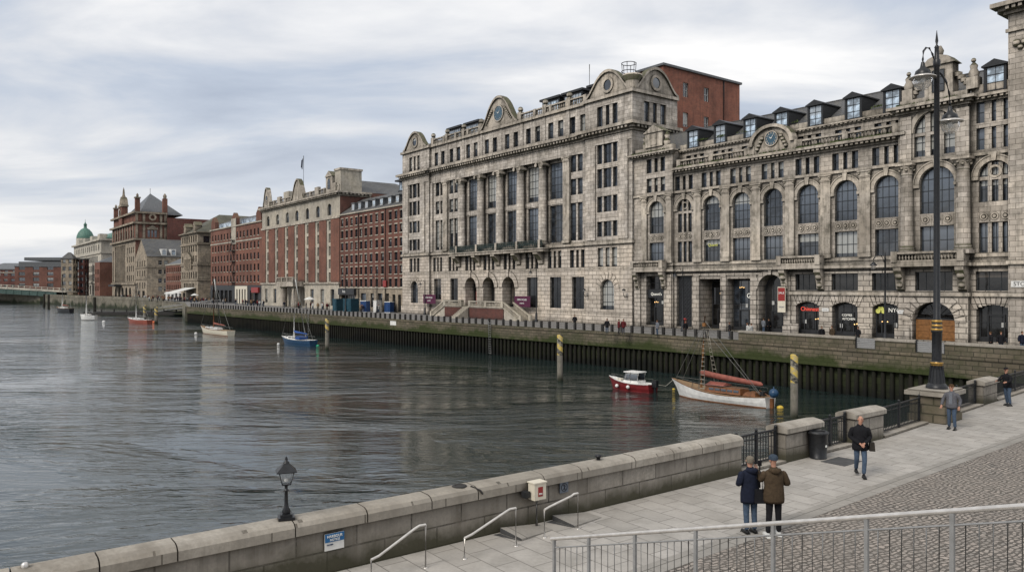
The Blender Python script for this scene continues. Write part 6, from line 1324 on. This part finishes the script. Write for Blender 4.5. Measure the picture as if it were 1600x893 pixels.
# red motor boat
o, L = boat('motor_boat', 'small red motor boat with white wheelhouse and round white fenders', (WP(1020, 613)[0], WP(1020, 613)[1]-.2), (WP(953, 607)[0], WP(953, 607)[1]+.6), .75, 1.15, 1.9, ('red', 'red', 'white', 'white'), sheer=.1, tr=.85)
c = cabin(o, -1.3, .55, 1.35, .7, 1.0, 'white', .98); k = MB()
for x in (-1.15, -.25, .25):
    for s in (-1, 1): k.tube([(x, s*.6, .95), (x-.1+(.0 if x < 0 else -.12), s*.55, 1.72)], .04, 5)
k.box(-1.35, .35, -.66, .66, 1.72, 1.8); part('wheelhouse_roof', k, 'white', o); k = MB()
k.add([(-1.15, -.59, 1.0), (.42, -.59, 1.0), (.16, -.54, 1.7), (-1.15, -.54, 1.7)], [(0, 1, 2, 3)]); k.add([(-1.15, .59, 1.0), (.42, .59, 1.0), (.16, .54, 1.7), (-1.15, .54, 1.7)], [(0, 1, 2, 3)]); k.add([(.42, -.59, 1.0), (.42, .59, 1.0), (.16, .54, 1.7), (.16, -.54, 1.7)], [(0, 1, 2, 3)]); part('wheelhouse_window', k, 'glass', o)
k = MB(); k.box(-L/2-.45, -L/2+.05, -.2, .2, .5, 1.15); k.box(-L/2-.3, -L/2-.1, -.1, .1, -.3, .5); part('outboard_motor', k, 'blackiron', o); rail(o, L, 1.7, .85, .015, .28)
k = MB(); k.box(.9, 1.5, -.3, .3, .85, 1.0); part('hatch', k, 'cream', o)
for x, y in ((.9, .95), (-.4, 1.02)): k = MB(); k.ball((x, y, .42), .17, 0, 10); k.ball((x, -y, .42), .17, 0, 10); part('fender', k, 'white', o)
# blue yacht
def yacht(label, pst, pbw, F0, F1, Bm, mats, mast, mh, mastmat, stay=None, cover=None, mx=.1, name='sailing_boat'):
    o, L = boat(name, label, pst, pbw, F0, F1, Bm, mats); cabin(o, -L*.15, L*.25, Bm*.55, F0, F0+.42, 'white', .8, 3)
    k = MB(); k.tube([(L*mx, 0, F0), (L*mx, 0, mh)], [.1*mast, .07*mast], 8); k.tube([(L*mx, -.5, mh*.62), (L*mx, .5, mh*.62)], .03, 4); part('mast', k, mastmat, o)
    k = MB(); k.tube([(L*mx, 0, F0+1.0), (-L*.33, 0, F0+.85)], .05, 6); part('boom', k, 'grail', o)
    if cover: k = MB(); k.tube([(L*mx, 0, F0+1.35), (L*mx-.5, 0, F0+1.15), (-L*.3, 0, F0+.95)], [.1, .2, .1], 8); part('sail_cover', k, cover, o)
    if stay: k = MB(); k.tube([stay[0], stay[1]], .09*mast, 6); part('furled_sail', k, 'wcanvas', o)
    stays(o, [((L*.49, 0, F1), (L*mx, 0, mh*.97)), ((-L*.48, 0, F0), (L*mx, 0, mh*.97)), ((L*mx-.3, Bm*.45, F0), (L*mx, 0, mh*.9)), ((L*mx-.3, -Bm*.45, F0), (L*mx, 0, mh*.9))], .025*mast)
    rail(o, L, Bm, F0+.02, .03); return o, L
a, b = WP(490, 541), WP(443, 537)
o, L = yacht('blue hulled yacht with white mast moored left of the middle pile', a, (b[0]-.6, b[1]+1), .95, 1.25, 2.2, ('navy', 'navy', 'white', 'white'), 1.3, 11.0, 'white', ((.55, 0, 10.9), (-2.4, 0, 1.5)), 'bcanvas')
k = MB(); k.box(-1.9, -.6, -.8, .8, 1.0, 1.5); part('spray_hood', k, 'bcanvas', o)
a, b = WP(361, 525), WP(314, 520)
yacht('white boat with brown mast and slanting pale spar near the far quay', a, (b[0]-.5, b[1]+1), 1.0, 1.5, 2.4, ('cream', 'wood', 'tancloth', 'wood'), 1.7, 11.3, 'wood', ((.4, 0, 11.2), (-2.6, 0, 2.0)), 'canvas', mx=.05)
a, b = WP(234, 506), WP(199, 504)
yacht('coral red sailing boat with bare white mast beside the jetty', a, b, 1.0, 1.4, 2.3, ('coral', 'coral', 'white', 'white'), 2.0, 10.4, 'white')
a, b = WP(150, 500), WP(125, 500)
yacht('white sailing boat with tall white mast, second from the left', a, b, 1.3, 1.7, 2.4, ('white', 'dark', 'white', 'white'), 2.4, 13.6, 'white')
a, b = WP(112, 489), WP(88, 488)
yacht('dark hulled sailing boat farthest left, beside the bridge', a, b, 1.6, 2.0, 2.6, ('dark', 'dark', 'tancloth', 'wood'), 2.6, 14.0, 'white', cover='canvas')
# buoys
for px, py, r, mt, lb in ((435, 538, .3, 'white', 'small white buoy left of the blue yacht'), (496.5, 541, .36, 'green', 'small green buoy right of the blue yacht'), (363, 523, .45, 'orange', 'orange buoy at the stern of the white boat with brown mast'), (1052.5, 609, .18, 'yellow', 'yellow buoy hanging by the bow of the white wooden boat'), (1219, 638, .34, 'yellow', 'yellow buoy floating behind the white wooden boat'), (162, 503, .5, 'white', 'white buoy right of the second boat from the left'), (306, 521, .35, 'white', 'white buoy left of the white boat with brown mast'), (240, 504, .6, 'orange', 'orange dinghy like buoy between red boat and jetty')):
    x, y = WP(px, py); k = MB(); r *= .8; k.ball((0, 0, .05), r, 0, 12, .7); k.lathe([(.04, r*.5), (.04, r*.85), (.02, r*.9)], 0, 0, 8); oo = link('mooring_buoy', k.mesh('mooring_buoy', [mt]), None, (x, y, WZ)); tag(oo, lb, 'buoy', 'mooring buoys')
x, y = WP(1213, 641); k = MB(); k.ball((0, 0, 0), .38, 0, 14); k.lathe([(.06, .34), (.05, .5), (.02, .52)], 0, 0, 8); oo = link('fender_ball', k.mesh('fender_ball', ['navy']), None, (x, y+.6, WZ+1.25)); tag(oo, 'large blue round fender hanging at the stern of the wooden boat', 'fender')
k = MB(); pa, pb = Vector(WP(1026, 611)+(0,)), Vector(WP(1055, 612)+(0,)); k.tube([(pa.x, pa.y, WZ+.6), ((pa.x+pb.x)/2, (pa.y+pb.y)/2, WZ+.5), (pb.x, pb.y+.3, WZ+1.2)], .02, 5); tag(part('mooring_rope', k, 'rope', None), 'thin rope joining the red motor boat and the white wooden boat', 'rope')
# mooring piles
for px, py, r, lb in ((1241, 654, .27, 'nearest mooring pile with yellow and black top beside the wooden boat'), (875, 595, .3, 'mooring pile with yellow and black top left of the red motor boat'), (511, 546, .3, 'mooring pile with yellow and black top right of the blue yacht'), (226, 500, .42, 'yellow banded pile at the left end of the jetty'), (244, 505, .42, 'yellow and black pile in front of the jetty')):
    x, y = WP(px, py); o = empty('mooring_pile', (x, y, WZ), 0, lb, 'pile', 'mooring piles'); hh = 4.75 if py > 520 else 4.2
    k = MB(); k.lathe([(r*1.02, -3), (r, hh-2.1)], 0, 0, 14); part('shaft', k, M['pilegrey'], o); k = MB(); k.lathe([(r*1.01, hh-2.1), (r*1.01, hh-.05), (r*.9, hh), (.01, hh+.02)], 0, 0, 14); part('top', k, M['stripes'], o)
for px, py in ((69, 480), (76, 482), (148, 493)):
    x, y = WP(px, py); k = MB(); k.lathe([(.5, -2), (.45, 6), (.3, 6.1)], 0, 0, 8); oo = link('timber_pile', k.mesh('timber_pile', ['pilewood']), None, (x, y, WZ)); tag(oo, 'dark timber pile standing in the water by the '+('bridge, '+('left' if px == 69 else 'right')+' one of a pair' if px < 100 else 'second sailing boat from the left'), 'pile')
# ladders on the quay wall
for L_, lb in ((46.3, 'metal ladder on the quay wall left of the middle pile'), (103, 'dim metal ladder on the quay wall near the blue bins')):
    p, an = quaypt(L_+31.4*0+26, .32); o = empty('quay_ladder', tuple(p), an, lb, 'ladder', 'quay wall ladders'); k = MB()
    for s in (-.28, .28): k.tube([(s, 0, .6), (s, 0, WZ+.1)], .04, 5)
    part('side_rail', k, 'grail', o); k = MB()
    for i in range(14): k.tube([(-.28, 0, .3-.33*i), (.28, 0, .3-.33*i)], .03, 5)
    part('rung', k, 'grail', o)
p, an = quaypt(98, .14); k = MB(); k.box(-.9, .9, -.05, 0, -1.0, -.1); o = link('wall_notice', k.mesh('wall_notice', ['white']), None, tuple(p), an); tag(o, 'white notice plate on the mossy quay wall below the left pavilion', 'sign')
# quay lamps
def quaylamp(px, py, h, lb, arm=1):
    Y = 6720/(py-447); X = (px-800)/1200*Y; o = empty('quay_lamp', (X, Y, 0), -.3, lb, 'street lamp', 'slender quay lamps'); k = MB()
    k.lathe([(.28, 0), (.28, .25), (.2, .4), (.18, 1.3), (.1, 1.5), (.08, 5.0), (.07, h-.8), (.09, h-.78), (.03, h)], 0, 0, 10); part('pole', k, 'blackiron', o)
    for s in ((-1, 1) if arm == 2 else (-1,)):
        k = MB(); k.tube([(0, 0, h-1.0), (.3*s, 0, h-.3), (.7*s, 0, h-.25), (.95*s, 0, h-.6), (.95*s, 0, h-.9)], .05, 6); part('arm', k, 'blackiron', o); k = MB(); k.lathe([(.08, h-.88), (.3, h-1.1), (.32, h-1.18)], .95*s, 0, 10); part('hood', k, 'blackiron', o); k = MB(); k.ball((.95*s, 0, h-1.3), .2, 0, 8); part('globe', k, 'clear', o)
quaylamp(1383, 545, 8.6, 'slender black quay lamp in front of the shop with the leaf sign')
quaylamp(838, 503, 8.8, 'slender black quay lamp in front of the right purple banner'); quaylamp(1067, 518, 8.0, 'slender black quay lamp before the grille gate')
quaylamp(664, 492, 7.0, 'slender dark quay lamp beside the left purple banner'); quaylamp(540, 487, 8.5, 'thin quay lamp in front of the brick and stone building'); quaylamp(589, 489, 8.5, 'thin quay lamp by the blue toilet cabins')
# site cabins and containers
def cab(px0, px1, py, h, mat, name, lb, cat, grp=None, deep=1.3):
    Y = 6720/(py-447); x0, x1 = (px0-800)/1200*Y, (px1-800)/1200*Y; w_ = (x1-x0); o = empty(name, ((x0+x1)/2, Y, 0), -.75 if name == 'container' else -.55, lb, cat, grp); w_ = w_/1.25; k = MB()
    k.box(-w_/2, w_/2, 0, deep, .12, h); 
    for i in range(int(w_/.35)): k.box(-w_/2+.1+i*.35, -w_/2+.25+i*.35, -.04, 0, .3, h-.2)
    part('body', k, mat, o); k = MB(); k.box(-w_/2-.05, w_/2+.05, -.06, deep+.05, h+.001, h+.14); k.box(-w_/2, w_/2, 0, deep, 0, .119); part('roof', k, 'wcanvas' if name != 'container' else mat, o); k = MB(); k.box(-w_*.25, w_*.25, -.06, -.041, .35, h-.35); part('door', k, mat, o)
cab(516, 529, 486, 2.6, 'teal', 'container', 'small teal steel container, left of the larger one', 'container', None, 2.2); cab(529, 555, 487, 2.7, 'teal', 'container', 'large dark teal steel container on the quay', 'container', None, 2.2)
cab(560, 575, 488, 2.35, 'bluep', 'portable_toilet', 'blue portable cabin left of the pale one', 'toilet cabin', 'toilet cabins'); cab(581, 592, 488, 2.4, 'white', 'portable_toilet', 'pale grey portable cabin between two blue ones', 'toilet cabin', 'toilet cabins'); cab(598, 612, 489, 2.2, 'bluep', 'portable_toilet', 'blue portable cabin right of the pale one', 'toilet cabin', 'toilet cabins')
# ------------------------------------------------------------------ people
def skin(verts, edges, lev=2):
    """verts: (x,y,z,rx,ry)"""
    me = bpy.data.meshes.new('tmp'); me.from_pydata([v[:3] for v in verts], edges, []); ob = bpy.data.objects.new('tmp', me); COL.objects.link(ob)
    ob.modifiers.new('s', 'SKIN')
    me.skin_vertices[0].data[0].use_root = True
    for i, v in enumerate(verts): me.skin_vertices[0].data[i].radius = (v[3], v[4] if len(v) > 4 else v[3])
    if lev: sm = ob.modifiers.new('u', 'SUBSURF'); sm.levels = lev; sm.render_levels = lev
    dg = bpy.context.evaluated_depsgraph_get(); dg.update(); ev = ob.evaluated_get(dg); m2 = ev.to_mesh(); vs = [tuple(v.co) for v in m2.vertices]; fs = [tuple(p.vertices) for p in m2.polygons]
    ev.to_mesh_clear(); bpy.data.objects.remove(ob); bpy.data.meshes.remove(me); return vs, fs
def chainadd(V, E_, pts, start=None):
    prev = start
    for p in pts:
        V.append(p); i = len(V)-1
        if prev is not None: E_.append((prev, i))
        prev = i
    return prev
def person(loc, rz, label, H=1.75, top='navycloth', leg='jeans', hair='hairg', hat=None, hood=False, coat=.78, armL=None, armR=None, legL=None, legR=None, look=0, shoe='shoe', lev=2, fingers=True, group=None, lean=0, bulk=1.0, open_=None):
    """faces local -y; left is +x. arm: (elbow, wrist) ; leg: (knee, ankle) ; coat = hem height"""
    o = empty('person', (loc[0], loc[1], 0), rz, label, 'person', group)
    sc = H/1.75
    armL = armL or ((.27, .04, 1.14), (.29, -.06, .88)); armR = armR or ((-.27, .04, 1.14), (-.29, -.06, .88))
    legL = legL or ((.10, -.02, .50), (.11, .03, .09)); legR = legR or ((-.10, -.02, .50), (-.11, .03, .09))
    ly = -lean
    V = []; Ed = []
    pel = chainadd(V, Ed, [(0, 0, .95, .13, .10)]); ch = chainadd(V, Ed, [(0, ly*.4, 1.15, .12, .09), (0, ly*.8, 1.34, .12, .085), (0, ly, 1.46, .062, .058)], pel); chest = ch-1
    hx = .02*math.sin(look)
    hd = chainadd(V, Ed, [(0, ly-.005, 1.52, .052, .055), (hx, ly-.025, 1.585, .066, .078), (hx, ly-.015, 1.655, .074, .092), (hx, ly-.005, 1.715, .06, .078), (hx, ly, 1.745, .03, .04)], ch)
    for s, (el, wr) in ((1, armL), (-1, armR)):
        w = chainadd(V, Ed, [(s*.155, ly*.9, 1.345, .05), (el[0], el[1]+ly*.5, el[2], .042), (wr[0], wr[1], wr[2], .027)], chest)
        e, wv = Vector(el), Vector(wr); d = (wv-e).normalized(); side = d.cross(Vector((0, 1, 0))); side = (side if side.length > .2 else Vector((1, 0, 0))).normalized()
        pm = wv+d*.055; pv = chainadd(V, Ed, [(pm.x, pm.y, pm.z, .036, .02)], w)
        if fingers:
            for j, ln_ in ((-1.5, .055), (-.5, .07), (.5, .066), (1.5, .052)):
                a = pm+side*j*.02+d*.035; b_ = a+d*ln_*.55; c = b_+(d*.7+Vector((0, .7, 0))).normalized()*ln_*.4
                chainadd(V, Ed, [(*a, .0095), (*b_, .0085), (*c, .007)], pv)
            t1 = wv+d*.02+side*(-s)*.035; t2 = t1+(d+side*(-s)*.4).normalized()*.045; chainadd(V, Ed, [(*t1, .011), (*t2, .009)], w)
    for s, (kn, an) in ((1, legL), (-1, legR)):
        chainadd(V, Ed, [(s*.09, 0, .88, .085), (*kn, .058), (*an, .038)], pel)
    vs, fs = skin(V, Ed, lev if lev < 2 else 1); b = MB(); b.add(vs, fs, 0, True)
    # face: nose, eyes, mouth, ears
    q = Vector((hx, ly-.015, 1.65)); R_ = Matrix.Rotation(look, 3, 'Z')
    def fp(x, y, z): v = R_ @ Vector((x, y, z)); return (v+q)
    if lev >= 2:
        n0 = fp(0, -.092, .015); n1 = fp(0, -.122, -.02); b.tube([n0, n1, fp(0, -.085, -.03)], [.007, .014, .010], 6, 0)
        for s in (-1, 1): b.ball(tuple(fp(s*.032, -.083, .012)), .011, 1, 6); b.ball(tuple(fp(s*.078, 0, -.0)), .02, 0, 6, 1.5)
        b.tube([fp(-.024, -.088, -.05), fp(0, -.093, -.052), fp(.024, -.088, -.05)], .005, 5, 2)
    bo = part('body', b, ['skin', 'dark', 'redcloth'], o)
    # coat
    w_ = bulk*1.06; k = MB(); hem = coat-.05
    prof = [(.155, hem+.02), (.187, hem), (.196, hem+.06), (.190, hem+.2), (.176, 1.10), (.180, 1.20), (.192, 1.30), (.186, 1.37), (.15, 1.425), (.095, 1.46), (.072, 1.50), (.066, 1.515)]
    prof = [(r, z) for r, z in prof if z <= hem+.2 or z > hem+.26]
    n_ = 22 if lev >= 2 else 10
    def TT(x, y, z):
        t = max(0, min(1, (z-.9)/.5)); e = .76-.12*t; wr_ = .006*math.sin(z*55+x*9)+.006*math.sin(x*31+z*23)
        q_ = 1+wr_*2; return (x*w_*q_, y*w_*e*q_+ly*t, z)
    k.lathe(prof, 0, 0, n_, 0, TT)
    for s, (el, wr) in ((1, armL), (-1, armR)):
        e, wv = Vector(el), Vector(wr); q_ = e.lerp(wv, .96); V = []; Ed = []
        chainadd(V, Ed, [(s*.13*w_, ly*.9, 1.375, .07*w_), (s*.185*w_, ly*.9, 1.365, .082*w_), (*Vector((s*.19, ly*.9, 1.34)).lerp(e, .55), .072*w_), (el[0], el[1]+ly*.5, el[2], .066*w_), (*e.lerp(wv, .5), .060*w_), (*q_, .047*w_)])
        vs, fs = skin(V, Ed, 1 if lev >= 2 else 0); k.add(vs, fs, 0, True)
    jo = part('jacket', k, top, o)
    if open_: k = MB(); k.box(-.06, .06, -.155*w_, -.12, 1.0, 1.42); part('shirt', k, open_, jo)
    if hood: k = MB(); k.tube([(-.11, ly+.03, 1.45), (-.07, ly+.12, 1.46), (0, ly+.15, 1.45), (.07, ly+.12, 1.46), (.11, ly+.03, 1.45)], [.04, .06, .07, .06, .04], 8); part('hood', k, top, jo)
    # trousers
    V = []; Ed = []; pe = chainadd(V, Ed, [(0, 0, .93, .13, .10)])
    for s, (kn, an) in ((1, legL), (-1, legR)):
        a_ = Vector(an); chainadd(V, Ed, [(s*.09, 0, .85, .098), (kn[0], kn[1], kn[2], .072), (an[0], an[1], an[2], .058)], pe)
    vs, fs = skin(V, Ed, lev); k = MB(); k.add(vs, fs, 0, True); part('trousers', k, leg, o)
    for s, (kn, an) in ((1, legL), (-1, legR)):
        k = MB(); x, y, z = an; z -= .09
        if lev >= 2: k.tube([(x, y+.07, z+.045), (x, y+.01, z+.055), (x*1.05, y-.09, z+.045), (x*1.1, y-.18, z+.035), (x*1.1, y-.215, z+.03)], [.035, .05, .047, .045, .02], 8); k.box(x-.045, x+.05, y-.2, y+.09, z, z+.02, 1)
        else: k.box(x-.05, x+.05, y-.18, y+.08, z, z+.08)
        part('shoe', k, [shoe, 'sole' if shoe == 'sole' else 'shoe'], o)
    if hair or hat:
        k = MB(); T = lambda x, y, z: tuple(q+R_ @ Vector((x, y, z)))
        if hat == 'cap': k.lathe([(.088, .045), (.092, .07), (.075, .11), (.03, .125), (.001, .127)], 0, 0, 14, 0, lambda x, y, z: T(x, y*1.15, z)); k.box(-.06, .06, -.16, -.08, .045, .058, 0, T); part('cap', k, 'blackcloth', o)
        elif hat == 'knit': k.lathe([(.092, .02), (.094, .07), (.075, .115), (.03, .135), (.001, .137)], 0, .005, 14, 0, lambda x, y, z: T(x, y*1.15, z)); part('knit_hat', k, 'knit', o)
        if hair and hat != 'cap':
            k = MB(); lo = -.04 if hat else -.035
            k.lathe([(.078, lo), (.086, .02), (.086, .06), (.07, .095), (.03, .113), (.001, .115)], 0, .012, 14, 0, lambda x, y, z: T(x, (y*1.17 if y > -.05 else -.06-(0.03 if z > .05 else 0)), z)); 
            if not hat: part('hair', k, hair, o)
    o.scale = (sc, sc, sc); return o
def bag(owner, pts, x, y, z, w_, h_, d_, mat='bagc', label=None, rz=0):
    o = empty('shoulder_bag', owner[0], owner[1], label, 'bag'); k = MB()
    k.add([(x-w_/2, y-d_/2, z), (x+w_/2, y-d_/2, z), (x+w_/2, y+d_/2, z), (x-w_/2, y+d_/2, z), (x-w_*.42, y-d_*.3, z+h_), (x+w_*.42, y-d_*.3, z+h_), (x+w_*.42, y+d_*.3, z+h_), (x-w_*.42, y+d_*.3, z+h_)], [(0, 3, 2, 1), (0, 1, 5, 4), (1, 2, 6, 5), (2, 3, 7, 6), (3, 0, 4, 7), (4, 5, 6, 7)])
    part('bag_body', k, mat, o); k = MB(); k.tube(pts, .014, 5); part('strap', k, 'blackcloth', o)
# walking man
x, y = G(1344, 744)
person((x, y), -.25, 'balding man in dark padded coat and jeans walking with hands clasped', 1.78, 'blackcloth', 'jeans', None, coat=.82, bulk=1.08, armL=((.28, .05, 1.14), (.07, -.22, .98)), armR=((-.28, .05, 1.14), (-.03, -.23, .97)), legL=((.09, -.17, .51), (.06, -.20, .10)), legR=((-.09, -.0, .50), (-.07, .24, .16)), look=.45)
bag(((x, y, 0), -.25), [(.30, .0, 1.0), (.24, .03, 1.42), (.0, .1, 1.47), (-.1, -.05, 1.43), (.1, -.16, 1.2), (.28, -.08, 1.0)], .31, -.02, .78, .15, .24, .28, 'bagc', 'dark brown shoulder bag at the walking man\'s hip')
# standing man in grey
x, y = G(1487, 671)
person((x, y), -.75, 'man in open grey jacket and blue jeans standing before the lamp plinth', 1.76, 'greycloth', 'jeans', 'hairb', coat=.88, armL=((.29, .06, 1.15), (.27, -.04, .90)), armR=((-.30, .02, 1.15), (-.33, -.12, .92)), legL=((.10, -.06, .50), (.13, -.04, .09)), legR=((-.09, .0, .50), (-.11, .10, .09)), look=-.5, open_='shirt', shoe='shoe')
# couple
x, y = G(1172, 833)
person((x, y), PI+.25, 'person with short grey hair in dark navy hooded parka seen from behind', 1.74, 'navycloth', 'jeans', 'hairg', coat=.76, hood=True, bulk=1.12, armL=((.30, .02, 1.16), (.16, -.24, 1.08)), armR=((-.27, -.05, 1.2), (-.24, -.28, 1.36)), legL=((.10, .0, .50), (.10, .03, .09)), legR=((-.10, .0, .50), (-.10, .03, .09)), look=-.35)
x2, y2 = G(1209, 838)
person((x2, y2), PI+.05, 'person in brown hooded jacket, blue knitted hat and black trousers seen from behind', 1.80, 'browncloth', 'blackcloth', 'hairb', hat='knit', hood=True, coat=.80, bulk=1.12, armL=((.27, -.08, 1.2), (.26, -.30, 1.38)), armR=((-.32, .02, 1.14), (-.18, -.26, 1.20)), legL=((.10, .0, .50), (.15, .06, .09)), legR=((-.10, .0, .50), (-.12, -.02, .09)), look=.3, shoe='sole')
bag(((x2-.30, y2+.05, 0), PI), [(.02, 0, 1.0), (.06, .02, 1.4), (-.06, .06, 1.42), (-.05, .05, 1.0)], 0, 0, .74, .24, .30, .14, 'blackcloth', 'black bag hanging between the two people seen from behind')
k = MB(); k.tube([(0, 0, 0), (0, 0, .55)], .02, 6); k.box(-.04, .04, -.02, .02, .5, .62); o = link('umbrella', k.mesh('umbrella', ['blackcloth']), None, ((x+x2)/2+.03, (y+y2)/2+.24, 1.0)); tag(o, 'folded black umbrella held up between the two people', 'umbrella')
# man leaning on the pier
x, y = G(1571, 634)
person((x+.1, y-.0), -1.25, 'man in black jacket and flat cap leaning a hand on the granite pier', 1.78, 'blackcloth', 'jeans', None, hat='cap', coat=.90, lean=.08, armL=((.27, -.12, 1.16), (.22, -.36, 1.12)), armR=((-.26, -.14, 1.18), (-.2, -.42, 1.14)), legL=((.10, -.04, .50), (.14, .0, .09)), legR=((-.10, .02, .50), (-.12, .14, .09)), look=.2)
# people on the far quay
random.seed(11)
protos = []
def far(px, py, lb, top, leg, group=None, rz=None):
    Y = 6720/(py-447); return person(((px-800)/1200*Y, Y), random.uniform(-2, 2) if rz is None else rz, lb, random.uniform(1.65, 1.8), top, leg, 'hairb', lev=1, fingers=False, group=group)
fl = [(948.5, 521, 'person in dark jacket walking alone left of the two in red', 'blackcloth', 'jeans'), (967, 522, 'left one of two people in dark red jackets by the posts', 'redcloth', 'blackcloth'), (974, 522, 'right one of two people in dark red jackets by the posts', 'redcloth', 'greycloth'),
      (1027, 524, 'person in pale blue top by the first shop', 'shirt', 'jeans'), (1071, 526, 'person in dark coat near the red litter box', 'blackcloth', 'greycloth'), (1140, 528, 'person in dark jacket before the white lettered window', 'blackcloth', 'jeans'), (1168, 531, 'person in pale top and jeans left of the arched entrance', 'palecloth', 'jeans'), (1174, 530, 'person in white shirt beside the one in pale top', 'palecloth', 'greycloth'),
      (1193, 521, 'person in blue shirt in the arched entrance', 'shirt', 'jeans'), (1201, 521, 'person in dark clothes in the arched entrance', 'blackcloth', 'blackcloth'), (1341, 537, 'person in black coat behind the parapet at the coffee shop', 'blackcloth', 'blackcloth'), (1284, 536, 'person sitting low behind the parapet at the red lettered shop', 'blackcloth', 'blackcloth'), (1300, 536, 'person in dark clothes behind the parapet left of the coffee shop', 'browncloth', 'blackcloth'),
      (1548, 550, 'person in black hood behind the parapet near the corner shop', 'blackcloth', 'blackcloth'), (1564, 551, 'person in dark jacket behind the parapet, right of the hooded one', 'blackcloth', 'jeans'), (1597, 550, 'person in navy jacket at the right edge behind the parapet', 'navycloth', 'jeans'), (898, 512, 'small dark figure beside the vent of the stone base', 'blackcloth', 'blackcloth'), (1457, 531, 'person in the open oak doorway', 'greycloth', 'jeans')]
for f_ in fl: far(*f_)
src = [person((-60, 190), 0, 'distant pedestrian', 1.7, a_, b_, 'hairb', lev=0, fingers=False) for a_, b_ in (('blackcloth', 'jeans'), ('redcloth', 'blackcloth'), ('navycloth', 'greycloth'), ('palecloth', 'jeans'), ('tancloth', 'blackcloth'))]
crowd = [(random.uniform(545, 566), random.uniform(484, 487)) for _ in range(0)]
for lo_, hi_, n_, o_ in ((-150, -97, 22, (-6, -2)), (-205, -152, 24, (-9, -2)), (-245, -205, 40, (-12, -2)), (-330, -250, 26, (-6, -1)), (-95, -66, 6, (-5, -2))):
    for i in range(n_): crowd.append((random.uniform(lo_, hi_), random.uniform(*o_)))
for i, (u_, o_) in enumerate(crowd):
    c = src[i % 5] if i < 5 else copytree(src[i % 5]); p = W(u_, o_); c.location = p; c.rotation_euler = (0, 0, random.uniform(0, 6.28)); tag(c, 'tiny distant pedestrian in the crowd along the far quay', 'person', 'distant pedestrians on the quay')
# parasol and small street things by the far quay
for u_, mt, lb in ((-104, 'wcanvas', 'pale parasol outside the brick and stone building'), (-206, 'wcanvas', 'small pale parasol by the cafe terrace')):
    o = empty('parasol', W(u_, -4), 0, lb, 'parasol', 'parasols'); k = MB(); k.lathe([(1.5, 2.3), (.8, 2.7), (.05, 3.0)], 0, 0, 8, 0, None, False); part('canopy', k, mt, o); k = MB(); k.tube([(0, 0, 0), (0, 0, 2.95)], .04, 6); part('pole', k, 'grail', o)
x, y = W(10.3, -1.2)[:2]; o = empty('post_box', (x, y, 0), 0, 'red letter box beside the grille gate', 'letter box'); k = MB(); k.lathe([(.3, 0), (.3, .1), (.25, .12), (.25, 1.3), (.3, 1.33), (.28, 1.42), (.1, 1.52)], 0, 0, 14); part('body', k, 'redsign', o); k = MB(); k.box(-.1, .1, -.27, -.24, 1.1, 1.15); part('slot', k, 'dark', o)
